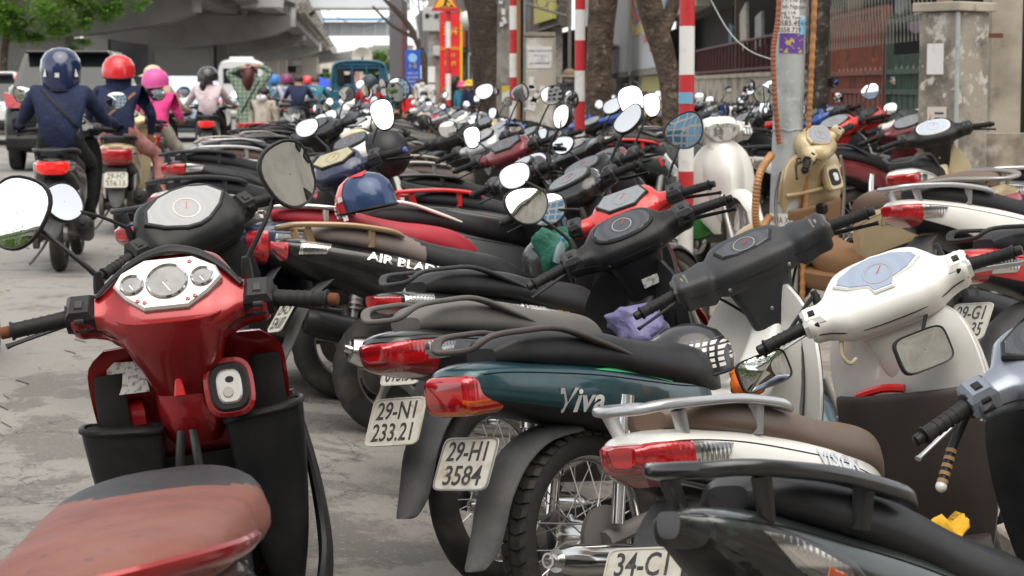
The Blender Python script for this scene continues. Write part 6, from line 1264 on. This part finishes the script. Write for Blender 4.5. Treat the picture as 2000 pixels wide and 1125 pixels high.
    if hat:
        mb = MB(); mb.ell((0, 0, .045*q), (.105*q, .10*q, .085*q), 18, 8, v0=0, v1=pi*.55)
        mb.loft([[V((r*cos(a)*q, r*sin(a)*q, (.035-(r-.1)*.45)*q)) for a in [2*pi*i/20 for i in range(20)]] for r in (.10, .165)], False)
        hp('hat', mb, hat)
    if extra and 'hood' in extra:
        hp('hood', MB().tube([(-.01, 0, -.16), (-.015, 0, -.10), (-.012, 0, -.03), (.0, 0, .02)], [.11, .105, .108, .095], 16, 3), FC[extra['hood']])
    if extra and 'strap' in extra:
        a, b, m = extra['strap']; N_ = 14; pts = []
        bv = BVHTree.FromPolygons([v.co for v in nm_.vertices], [tuple(p.vertices) for p in nm_.polygons])
        for i in range(N_+1):
            p = V(a).lerp(V(b), i/N_); h = bv.ray_cast(V((p.x-.6, p.y, p.z)), V((1, 0, 0))); pts.append((h[0]+V((-.004, 0, 0))) if h[0] else p)
        obj('bag_strap', MB().tube(pts, .012, 6, 1, flat=.4, up=(1, 0, 0)), m, root)
    return root
def on_bike(x, y, hd, lean=0): return MX.Translation((x, y, ground_z(x, y))) @ MX.Rotation(pi/2-radians(hd), 4, 'Z') @ MX.Rotation(-radians(lean), 4, 'X')
TR = 'riders in the traffic'
hblue = pbr('helmet_navy', (.010, .020, .07), .15, coat=1); hred = pbr('helmet_red', (.60, .02, .025), .25, coat=.6); hpink = pbr('helmet_pink', (.60, .09, .30), .35); hblk = M['hcol']
b1 = bike('rider_scooter', 'black scooter with lit brake light and plate 29-T1 902.32 ridden away', 'S', -3.03, 12.3, -8, 0, 0, group='scooters moving in the traffic', col='black', lit=1, plate=('29-T1', '902.32'), railc='gplastic', rail='wing', tail='vision', muf='plastic', mirrors=(mir(1, 'tear', 0, .05, .02, .15, .2, 1.1), mir(-1, 'oval', 0, .05, -.02, .2, -.1, 1.2)))
person('person in navy jacket and glossy navy full helmet on a black scooter, crossbody strap', on_bike(-3.03, 12.3, -8), ride(dx=.10), dict(top='navy', leg='black', hand='navy', head='navy'), group=TR, helmet=('full', hblue, M['plastic']), extra=dict(hood='navy', strap=((-.2, .12, 1.22), (-.2, -.17, .90), M['plastic'])))
b2 = bike('rider_scooter', 'beige scooter with red shield-shaped tail light carrying a rider in pink trousers', 'S', -3.28, 15.4, -8, 0, 0, group='scooters moving in the traffic', col='beige', tail='sh', railc='gplastic', inner='beige', cov='beige', front='beige', plate=('29-H7', '556.13'), mirrors=(mir(-1),))
rp_ = ride(dx=-.12); rp_.update(rkn=(.22, -.30, .66), ran=(.12, -.33, .32), rto=(.25, -.36, .27), lel=(.12, .26, 1.0), lwr=(.28, .16, .90), lha=(.35, .12, .90), rel=(.08, -.27, 1.0), rwr=(.20, -.25, .84), rha=(.24, -.24, .77))
person('person in navy hooded top, red helmet and dusty pink trousers sitting on the beige scooter', on_bike(-3.28, 15.4, -8), rp_, dict(top='navy', leg='pinkt', head='navy', foot='skin'), group=TR, helmet=('half', hred, M['plastic']), extra=dict(hood='navy', strap=((-.4, -.14, 1.18), (-.4, .16, .92), M['brownp'])))
b3_ = bike('rider_scooter', 'black scooter carrying the rider in the hot pink shirt', 'S', -3.80, 19.4, -6, 0, 0, group='scooters moving in the traffic', col='black', tail='sh', railc='gplastic', mirrors=(mir(-1),))
rp_ = ride(dx=-.16); rp_.update(rkn=(.20, -.26, .60), ran=(.18, -.26, .24), rto=(.32, -.29, .19), rel=(.02, -.25, .98), rwr=(.20, -.24, .95), rha=(.28, -.23, .95), lel=(.02, .25, .98), lwr=(.20, .20, .95), lha=(.28, .18, .95))
person('person in hot pink shirt and pink helmet with black ponytail, bare legs and sandals', on_bike(-3.74, 19.4, -6) @ MX.Translation((0, 0, -.08)), rp_, dict(top='hot', fore='skin', leg='cream', calf='skin', foot='white'), group=TR, helmet=('cap', hpink, hpink), hair=('pony', hair_m), extra=dict(face=(.8, -.6, 0)))
person('person in pale beige hooded coat driving in front of the pink-shirted passenger', on_bike(-3.80, 19.4, -6), ride(dx=.18, lean=.02), dict(top='beige', leg='greyt', head='beige'), group=TR, extra=dict(hood='beige'), hat=FC['beige'])
b4_ = bike('rider_scooter', 'black scooter with lit tail light under the rider in the pale shirt', 'S', -4.22, 25.6, -6, 0, 0, group='scooters moving in the traffic', col='black', lit=1, railc='gplastic', plate=('29-T1', '416.52'), mirrors=(mir(1, 'oval', 0, .1, 0, .1, .5, 1.3), mir(-1, 'round', 0, .06, -.05, .3, 0)))
person('person in pale pink shirt and black helmet riding the black and red scooter', on_bike(-4.22, 25.6, -6), ride(dx=.05), dict(top='pale', leg='black'), group=TR, q=1.05, helmet=('half', hblk, M['plastic']), hair=('pony', hair_m), extra=dict(face=(.9, -.4, 0)))
def standing(px, Yd, face, h, c, label, group=None, J=None, q=1.0, dz=0, **k):
    x = at(px, Yd); return person(label, MX.Translation((x, Yd, ground_z(x, Yd)+dz)) @ MX.Rotation(face, 4, 'Z'), J or stand_p(h), c, group, q, **k)
jp = stand_p(1.58, lsh=(0, .17, 1.34), lel=(-.02, .30, 1.48), lwr=(-.06, .10, 1.56), lha=(-.07, .02, 1.56), rsh=(0, -.17, 1.34), rel=(.04, -.34, 1.50), rwr=(-.04, -.14, 1.585), rha=(-.06, -.06, 1.58))
standing(487, 25.5, pi/2+.15, 1.58, dict(top='plaid', fore='plaid', leg='plaid'), 'person in green plaid shirt with hands on long dark red hair, black back strap', J=jp, q=1.06, hair=('long', hair_r), extra=dict(strap=((-.3, -.15, 1.32), (-.3, .17, .75), M['plastic'])))
obj('shirt_tail', MB().tube([(0, 0, .98), (0, 0, .80), (0, 0, .62), (0, 0, .56)], [.155, .175, .185, .18], 18, 3, flat=.75, up=(1, 0, 0)), FC['plaid'], [o for o in bpy.data.objects if o.get('label', '').startswith('person in green plaid')][0])
standing(516, 22, -pi/2-.3, 1.18, dict(top='cream', leg='jean'), 'child with black hair and white face mask looking toward the camera', q=.82, hair=('short', hair_m), mask=True, dz=.08)
CR = 'people further up the street'
for px, Yd, hd, c, lab, kw in (
    (495, 40, -6, dict(top='black', leg='jean'), 'rider in black shirt and black helmet just beyond the plaid-shirted person', dict(helmet=('half', hblk, M['plastic']))),
    (537, 44, -6, dict(top='teal', leg='jean'), 'rider in teal shirt and bright blue helmet in the far traffic', dict(helmet=('half', pbr('helmet_blue', (.03, .16, .45), .3), M['plastic']))),
    (560, 41, -6, dict(top='lilac', leg='white'), 'rider in pale lilac top with dark and pink helmet, left of the navy-shirted one', dict(helmet=('half', pbr('helmet_plum', (.18, .03, .10), .3), M['plastic']))),
    (583, 37, -4, dict(top='navy', leg='black', fore='skin'), 'bareheaded rider with short black hair in navy polo shirt', dict(hair=('short', hair_m))),
    (601, 48, -6, dict(top='white', leg='black'), 'rider with red helmet in white, right of the navy polo shirt', dict(helmet=('half', hred, M['plastic']))),
    (616, 40, -4, dict(top='teal', leg='black'), 'rider with brown hair low behind the mirrors left of the blue truck', dict(hair=('short', pbr('hair_brown', (.06, .03, .018), .5)))),
    (724, 33, -8, dict(top='red', fore='skin', leg='greyt'), 'rider in red shirt and dark helmet behind the blue truck', dict(helmet=('half', pbr('helmet_slate', (.03, .045, .06), .4), M['plastic']))),
    (42, 37, -6, dict(top='white', fore='skin', leg='black'), 'rider with red helmet beside the white car at the left edge', dict(helmet=('half', hred, M['plastic'])))):
    x = at(px, Yd); bike('rider_scooter', 'scooter under the '+' '.join(lab.split()[:11]).rstrip(','), 'S', x, Yd-.1, hd, 0, 0, group='scooters moving in the traffic', far=1, mirrors=(mir(1), mir(-1)))
    person('person, '+lab, on_bike(x, Yd, hd), ride(dx=.05), c, TR, 1.06, **kw)
standing(1112, 27, -pi/2-.1, 1.50, dict(top='grey', fore='skin', leg='black'), 'man in khaki bucket hat, grey mask and grey shirt beside the poster cabinet', hat=FC['khaki'], mask=FC['greyt'])
CW = 'crowd waiting on the pavement'
standing(936, 38, pi*.98, 1.46, dict(top='cream', leg='black'), 'woman in profile with long black hair, white mask and cream top on the pavement', CW, hair=('long', hair_m), mask=True)
standing(918, 37, pi*.7, 1.36, dict(top='navy', leg='jean'), 'person in straw hat and navy shirt beside the woman in profile', CW, hat=FC['yellow'])
standing(903, 39, pi*.3, 1.34, dict(top='teal', leg='black'), 'child in a pink crown hat and blue shirt among the waiting crowd', CW, q=.9, hat=FC['hot'])
standing(890, 43, pi*.4, 1.50, dict(top='black', leg='black'), 'person all in black near the most distant striped post', CW, hair=('long', hair_m))
standing(962, 34, -pi/2, 1.36, dict(top='black', leg='grey'), 'person in dark clothes and mask beside the concrete pole', CW, hair=('short', hair_m), mask=FC['greyt'])
standing(975, 30, -pi/2, 1.08, dict(top='lilac', leg='jean'), 'small child low beside the concrete pole', CW, q=.8, hair=('short', hair_m))
for i, (px, Yd, h, t, lab) in enumerate(((818, 55, 1.42, 'cream', 'woman with white mask and cream top, left of the pair by the meter pole'), (826, 54, 1.46, 'white', 'woman with white mask and white top, right of the pair by the meter pole'), (828, 46, 1.22, 'black', 'person in dark headscarf and white mask before the meter pole'), (786, 50, 1.28, 'black', 'person in black below the blue banner'), (800, 48, 1.22, 'red', 'person in red jacket below the blue banner'), (775, 52, 1.3, 'teal', 'person in teal left of the blue banner'))):
    standing(px, Yd, -pi/2+.2*i-.4, h, dict(top=t, leg='black'), lab, CW, hair=('long', hair_m), mask=True)
# ------------------------------------------------------------------ cars and truck
winm = pbr('car_glass', (.014, .019, .022), .05, spec=.6); winl = pbr('windscreen_pale', (.34, .44, .52), .1, coat=1)
def car(label, x, y, hd, col, L=4.1, w=1.72, h=1.6, kind='hatch', glass=None):
    r = empty('car', label, 'car', (x, y, ground_z(x, y)), pi/2-radians(hd), 'cars in the traffic'); hw = w/2; k = h/1.6; glass = glass or winm
    prof = [(-L/2, .50, .80*hw, .12, .14), (-L/2+.05, .60, .93*hw, .28, .28), (-L/2+.3, .64, hw, .34, .40), (-L/2+1.0, .66, hw, .33, .44), (0, .66, hw, .32, .44), (L/2-1.1, .64, hw, .31, .42), (L/2-.3, .58, .96*hw, .24, .36), (L/2-.03, .50, .82*hw, .14, .2)]
    obj('body', MB().loft([ring(V((a, 0, z*k)), Y, Z, b, u*k, 5, 28, bn=d*k) for a, z, b, u, d in cr(prof, 4)]), col, r)
    xr, xf = (-L/2+.10, L/2-1.25) if kind != 'sedan' else (-L/2+.75, L/2-1.3)
    b0, t0 = .93*k, 1.58*k
    low = [(xr, -hw*.92), (xr, hw*.92), (xf, hw*.92), (xf, -hw*.92)]; hi = [(xr+.38, -hw*.70), (xr+.38, hw*.70), (xf-.85, hw*.70), (xf-.85, -hw*.70)]
    def quad(a, b, c, d, ins, off):
        n_ = (V(b)-V(a)).cross(V(d)-V(a)).normalized(); c_ = (V(a)+V(b)+V(c)+V(d))/4; P_ = [V(p)+(c_-V(p))*ins for p in (a, b, c, d)]
        if n_.dot(c_-V((0, 0, b0))) < 0: n_ = -n_
        return MB().loft([[p for p in P_], [p+n_*off for p in P_]], True, False)
    lo = [(p[0], p[1], b0) for p in low]; hi3 = [(p[0], p[1], t0) for p in hi]
    obj('cabin', MB().loft([[V(p) for p in lo], [V(p) for p in hi3], [V((p[0]*.97, p[1]*.93, t0+.04)) for p in hi3]], True, False), col, r)
    for i, nm in enumerate(('rear_window', 'side_window', 'windscreen', 'side_window')):
        j = (i+1) % 4; obj(nm, quad(lo[i], lo[j], hi3[j], hi3[i], .10, .006), glass, r)
    if kind == 'hatch': obj('rear_spoiler', MB().box((xr+.30, 0, t0+.02), (.34, hw*1.3, .04), None, .015), col, r)
    for s in (1, -1):
        obj('tail_light', MB().loft([[V((-L/2+.03, s*hw*.93, .86*k)), V((-L/2+.0, s*hw*.60, .84*k)), V((-L/2+.02, s*hw*.62, .97*k)), V((-L/2+.12, s*hw*.95, 1.06*k))], [V((-L/2-.02, s*hw*.93, .86*k)), V((-L/2-.05, s*hw*.60, .84*k)), V((-L/2-.03, s*hw*.62, .97*k)), V((-L/2+.06, s*hw*.97, 1.06*k))]], True, False), M['redlens'], r)
        obj('reflector', MB().prism(sell(.05, .03, 2, 12), .02, frame((-L/2-.0, s*hw*.80, .42), (-1, 0, 0))), M['redlens'], r)
        obj('headlight', MB().ell((L/2-.10, s*hw*.72, .68*k), (.12, .16, .09), 12, 8), M['clear'], r)
        for cx in (-L/2+.75, L/2-.8): obj('wheel', MB().lathe([(.05, .10), (.20, .10), (.22, .06), (.30, .09), (.315, .05), (.315, -.08), (.22, -.1)], 28, frame((cx, s*(hw-.10), .315), (0, s, 0))), M['rubber'], r)
        obj('wing_mirror', MB().ell((xf-.25, s*(hw+.08), .98*k), (.08, .11, .07), 10, 8), col, r)
    obj('bumper', MB().box((-L/2-.02, 0, .42), (.16, w*.92, .22), None, .05), M['plastic'], r); obj('number_plate', MB().box((-L/2-.055, 0, .72), (.01, .42, .12)), M['plate'], r); obj('trim_strip', MB().box((-L/2-.03, 0, .82), (.03, .8, .03)), M['chrome'], r)
    return r
cblk = pbr('car_black', (.012, .0125, .013), .14, spec=.55, coat=.3); cwht = pbr('car_white', (.72, .72, .72), .2, coat=1); cblu = pbr('car_pale_blue', (.33, .44, .56), .2, coat=1)
car('black hatchback seen from behind, left of the navy-jacketed rider', at(165, 28.5), 28.5, -6, cblk, w=1.8, h=1.72)
car('white car cut by the left edge, beyond the black hatchback', at(2, 40), 40, -6, cwht, w=1.75, h=1.5)
car('pale blue sedan between the pink-shirted and pale-shirted riders', at(372, 42), 42, -6, cblu, w=1.75, h=1.42, kind='sedan', glass=winl)
vn = empty('van', 'white minibus under the flyover behind the plaid-shirted person', 'van', (at(477, 70), 70, .1), pi/2+radians(6))
obj('body', MB().loft([ring(V((a, 0, 1.1)), Y, Z, .82*b, 1.12*b, 6, 28, bn=.85) for a, b in ((-2.4, .93), (-2.3, 1), (2.2, 1), (2.4, .9))]), cwht, vn); obj('rear_window', MB().box((-2.42, 0, 1.62), (.03, 1.25, .55), None, .01), winm, vn); obj('roof_box', MB().box((-.5, 0, 2.25), (2, .9, .16), None, .05), cwht, vn)
for s in (1, -1):
    obj('tail_light', MB().box((-2.42, s*.72, 1.1), (.04, .12, .4)), M['redlens'], vn)
    for cx in (-1.5, 1.5): obj('wheel', MB().lathe([(.05, .1), (.22, .1), (.32, .08), (.33, -.08)], 24, frame((cx, s*.72, .33), (0, s, 0))), M['rubber'], vn)
tb = pbr('truck_blue', (.020, .10, .155), .4, coat=.3, dust=.15); Yt = 42
tk_ = empty('truck', 'small teal blue truck seen from behind with bar rack behind the cab and roof speaker', 'truck', (at(703, Yt), Yt, .13), pi/2+radians(4))
def tbx(nm, c, d, m=tb, bev=.02, rot=None): return obj(nm, MB().box(c, d, rot, bev), m, tk_)
tbx('cab_lower', (.5, 0, .82), (1.1, 1.40, .62)); tbx('cab_roof', (.45, 0, 1.72), (1.0, 1.16, .10), tb, .04); tbx('windscreen_top', (.95, 0, 1.62), (.08, 1.12, .10))
for s in (1, -1):
    obj('cab_pillar', MB().tube([(0, s*.66, 1.1), (.02, s*.60, 1.45), (.05, s*.52, 1.72)], [.06, .055, .05], 8, 3), tb, tk_); obj('cab_pillar', MB().tube([(1.0, s*.64, 1.1), (.95, s*.58, 1.45), (.9, s*.52, 1.72)], .035, 8, 3), tb, tk_)
    tbx('rear_quarter', (.02, s*.52, 1.40), (.05, .16, .56)); tbx('bed_side', (-1.0, s*.70, .72), (1.9, .05, .32)); tbx('tail_light', (-1.98, s*.62, .55), (.04, .14, .10), M['redlens'], .01); tbx('seat_back', (.25, s*.3, 1.28), (.14, .36, .42), M['plastic'], .05)
    for cx in (-1.2, .9): obj('wheel', MB().lathe([(.05, .08), (.18, .08), (.26, .07), (.27, -.07)], 24, frame((cx, s*.62, .27), (0, s, 0))), M['rubber'], tk_)
tbx('rear_panel', (.0, 0, 1.17), (.05, 1.36, .22)); tbx('rear_header', (.02, 0, 1.66), (.05, 1.08, .10)); tbx('tailgate', (-1.96, 0, .74), (.05, 1.40, .32)); tbx('bed_floor', (-1.0, 0, .56), (1.95, 1.38, .06)); tbx('chassis', (-.6, 0, .42), (2.6, .7, .14), M['plastic']); tbx('air_box', (-.06, -.18, .98), (.10, .22, .20), M['navy']); tbx('black_panel', (-.06, .42, 1.45), (.04, .16, .40), M['plastic'])
for y in (-.46, -.16, .16, .46): obj('rack_bar', MB().tube([(-.06, y, .9), (-.06, y, 1.50), (-.02, y, 1.78)], .014, 6, 2), tb, tk_)
obj('rack_top', MB().tube([(-.06, -.64, .95), (-.06, -.62, 1.45), (-.05, -.52, 1.74), (-.05, 0, 1.80), (-.05, .52, 1.74), (-.06, .62, 1.45), (-.06, .64, .95)], .035, 8, 4), tb, tk_)
sp_ = empty('roof_speaker', 'cream horn loudspeaker on the truck roof', 'loudspeaker', (at(706, Yt-.2), Yt+.3, 1.90)); obj('horn', MB().lathe([(.05, -.12), (.07, 0), (.16, .10), (.235, .16), (.225, .165), (.12, .08), (.02, .03)], 24, frame((0, 0, .10), (0, -1, .15)) ), pbr('horn_cream', (.55, .50, .42), .5), sp_); obj('driver', MB().ell((0, .05, .07), (.08, .10, .08), 12, 8), M['plastic'], sp_)
um = empty('umbrella', 'bright blue market umbrella left of the truck', 'umbrella', (at(628, 60), 60, .1)); obj('canopy', MB().lathe([(.02, 1.55), (.5, 1.35), (.95, 1.02), (.94, 1.0), (.48, 1.32)], 8, smooth=False), pbr('umbrella_blue', (.02, .06, .50), .7), um); obj('pole', cyl(.02, .02, 1.5, 8), M['steel'], um)
# ------------------------------------------------------------------ helmets, bags and small things
def helmet(name, label, p, rot, shell, rim_m, inner=None, q=1.0, visor=False):
    r = bpy.data.objects.new(name, None); COL.objects.link(r); r.empty_display_size = .1; tag(r, label, 'helmet', 'helmets left on the bikes'); r.matrix_world = MX.Translation(p) @ rot
    prof = [(.0, .148), (.05, .141), (.095, .115), (.124, .07), (.132, .02), (.128, -.03)]
    R = [[V((1.13*rr*cos(2*pi*i/32), rr*sin(2*pi*i/32), z+(.02*cos(2*pi*i/32) if z < .03 else 0)))*q for i in range(32)] for rr, z in prof]
    mb = MB(); mb.loft(R[::-1], False); hs = obj('shell', mb, shell, r)
    ii = [[p_*.95 for p_ in x] for x in R]; mb = MB(); mb.loft(ii, False); obj('lining', mb, inner or M['plastic'], r)
    obj('rim', MB().tube(R[-1]+[R[-1][0]], .006*q, 6), rim_m, r)
    if visor: obj('visor', MB().loft([[V((.135+t*.08*cos(a), .12*sin(a), .0))*q for a in [pi*(i/10-.5) for i in range(11)]] for t in (0, 1)], False, closed=False), shell, r)
    return r, R
def split_paint(nm, c1, c2, sc=0, axis='X'):
    m = pbr(nm, c1, .25, coat=.7); t = m.node_tree; p = t.nodes['Principled BSDF']; tc = t.nodes.new('ShaderNodeTexCoord'); sx = t.nodes.new('ShaderNodeSeparateXYZ'); g = t.nodes.new('ShaderNodeMath'); g.operation = 'GREATER_THAN'; g.inputs[1].default_value = sc
    x = t.nodes.new('ShaderNodeMix'); x.data_type = 'RGBA'; x.inputs[6].default_value = (*c1, 1); x.inputs[7].default_value = (*c2, 1); t.links.new(tc.outputs['Object'], sx.inputs[0]); t.links.new(sx.outputs[axis], g.inputs[0]); t.links.new(g.outputs[0], x.inputs[0]); t.links.new(x.outputs[2], p.inputs['Base Color']); return m
def check_paint(nm):
    m = pbr(nm, (.02, .02, .022), .3, coat=.5); t = m.node_tree; p = t.nodes['Principled BSDF']; tc = t.nodes.new('ShaderNodeTexCoord'); cur = []
    for ax in 'XZ':
        s = t.nodes.new('ShaderNodeSeparateXYZ'); t.links.new(tc.outputs['Object'], s.inputs[0]); a = t.nodes.new('ShaderNodeMath'); a.operation = 'MULTIPLY'; a.inputs[1].default_value = 62; b = t.nodes.new('ShaderNodeMath'); b.operation = 'FRACT'; c = t.nodes.new('ShaderNodeMath'); c.operation = 'GREATER_THAN'; c.inputs[1].default_value = .38
        t.links.new(s.outputs[ax], a.inputs[0]); t.links.new(a.outputs[0], b.inputs[0]); t.links.new(b.outputs[0], c.inputs[0]); cur.append(c)
    d = t.nodes.new('ShaderNodeMath'); d.operation = 'MULTIPLY'; t.links.new(cur[0].outputs[0], d.inputs[0]); t.links.new(cur[1].outputs[0], d.inputs[1]); sz = t.nodes.new('ShaderNodeSeparateXYZ'); t.links.new(tc.outputs['Object'], sz.inputs[0]); e = t.nodes.new('ShaderNodeMath'); e.operation = 'COMPARE'; e.inputs[1].default_value = .045; e.inputs[2].default_value = .042; t.links.new(sz.outputs['Z'], e.inputs[0]); d2 = t.nodes.new('ShaderNodeMath'); d2.operation = 'MULTIPLY'; t.links.new(d.outputs[0], d2.inputs[0]); t.links.new(e.outputs[0], d2.inputs[1]); d = d2
    x = t.nodes.new('ShaderNodeMix'); x.data_type = 'RGBA'; x.inputs[6].default_value = (.02, .02, .022, 1); x.inputs[7].default_value = (.72, .70, .67, 1); t.links.new(d.outputs[0], x.inputs[0]); t.links.new(x.outputs[2], p.inputs['Base Color']); return m
def P3(px, py, Yd): return V((at(px, Yd), Yd, hz(py, Yd)))
hb, RR = helmet('helmet', 'metallic blue helmet with red checkered band hanging below the amber-dash scooter', P3(716, 396, 7.6), MX.Rotation(2.75, 4, 'Z') @ MX.Rotation(.35, 4, 'Y'), pbr('helmet_metal_blue', (.016, .042, .115), .35, .3, .6), M['plastic'], q=.86)
band = MB(); band.loft([[p*1.012 for p in r[10:23]] for r in RR[2:]][::-1], False, closed=False); 
obj('red_band', MB().loft([[V((p.x*1.02, p.y*1.02, p.z*1.02)) for p in (r[26:]+r[:7])] for r in RR[1:]][::-1], False, closed=False), split_paint('helmet_red_band', (.55, .02, .02), (.55, .02, .02)), hb)
for i in range(5):
    for j in range(3): obj('white_check', MB().box((.131-.003*abs(j-1), (i-2)*.018, -.018+j*.018), (.006, .012, .012)), M['decalw'], hb)
obj('pink_decal', MB().prism([(-.04, 0), (.04, .02), (.02, -.03)], .003, frame((-.025, .052, .116), (-.2, .5, 1))), M['decalr'], hb)
for i in (-.05, .05): obj('sticker', MB().box((.06, .106, i*.8), (.02, .006, .02)), M['sticker'], hb)
helmet('helmet', 'matt black open helmet hooked over the bars of the amber-dash navy scooter', P3(752, 300, 9.4), MX.Rotation(-.5, 4, 'Z') @ MX.Rotation(1.25, 4, 'Y'), pbr('helmet_matt_black', (.010, .010, .011), .42), M['plastic'], q=.86)
helmet('helmet', 'black helmet with white and black checks on the seat end of the teal motorbike', P3(1350, 728, 5.2), MX.Rotation(-.5, 4, 'Z') @ MX.Rotation(-.2, 4, 'Y'), check_paint('helmet_checks'), M['plastic'], q=.92)
helmet('helmet', 'bright red helmet hanging beside the nearest striped post', P3(1366, 372, 12.0), MX.Rotation(.4, 4, 'Y'), hred, M['plastic'])
helmet('helmet', 'glossy green helmet hanging below the red one', P3(1362, 440, 11.9), MX.Rotation(.6, 4, 'X'), pbr('helmet_green', (.03, .30, .04), .25, coat=.8), M['plastic'], q=.85)
helmet('helmet', 'small dark grey helmet behind the black handlebar with the sticker', P3(1066, 512, 7.1), MX.Rotation(.5, 4, 'X'), M['graph'], M['plastic'], q=.62)
def cloth(name, label, cat, px, py, Yd, w, h, m, rnd, depth=.10):
    R = random.Random(rnd); c = P3(px, py, Yd); N, K = 14, 12; rings = []
    for j in range(K+1):
        t = j/K; z = h*(.5-t); rr = []
        for i in range(N):
            a = 2*pi*i/N; q = (.55+.5*sin(pi*min(1, t*.9+.12)))*(1+.16*sin(3*a+t*7+rnd)+.10*sin(5*a-t*9)+R.uniform(-.06, .06)); rr.append(c+V((w*.5*q*cos(a), depth*q*sin(a), z+.02*sin(2*a+t*3))))
        rings.append(rr)
    mb = MB().loft(rings); mb.soft = True; o = obj(name, mb, m); return tag(o, label, cat)
cloth('raincoat', 'violet folded raincoat tucked between the dusty motorbike and the black handlebar', 'raincoat', 1248, 648, 5.75, .17, .13, pbr('violet_nylon', (.15, .14, .28), .45, bump=(14, .8, .02)), 3)
cloth('plastic_bag', 'orange plastic bag wedged beside the white leg shield', 'bag', 1466, 757, 4.9, .10, .08, pbr('orange_plastic', (.75, .15, .02), .4, bump=(20, .8, .01)), 5, .05)
cloth('cloth_bag', 'dark green cloth bag hanging below the oval mirror', 'bag', 1080, 488, 6.9, .14, .14, pbr('green_nylon', (.015, .11, .075), .6, bump=(14, .8, .02)), 8, .05)
cloth('rag', 'yellow rag pushed under the seat of the dark grey scooter', 'rag', 1866, 1048, 3.55, .07, .035, pbr('yellow_cloth', (.65, .36, .02), .8, bump=(40, .7, .006)), 6, .02)
bt = empty('water_bottle', 'small clear bottle with blue cap beside the green bag', 'bottle', P3(1088, 512, 6.85)); bt.scale = (.6, .6, .6); bt.rotation_euler = (.2, .25, 0); obj('bottle', MB().lathe([(.001, 0), (.028, .002), (.03, .02), (.03, .10), (.012, .14), (.012, .15)], 16), pbr('bottle_plastic', (.55, .68, .72), .08, trans=.6), bt); obj('cap', MB().lathe([(.014, .145), (.014, .165), (.001, .166)], 12), pbr('cap_blue', (.05, .25, .55), .4), bt)
# stickers on handlebars
def neck_sticker(B, SMx, w, h, y, z, x): obj('sticker', MB().box((x, y, z), (.004, w, h), MX.Rotation(radians(26)*-1, 3, 'Y'), .001), M['sticker'], B, SMx)

bpy.data.scenes.remove(TS)
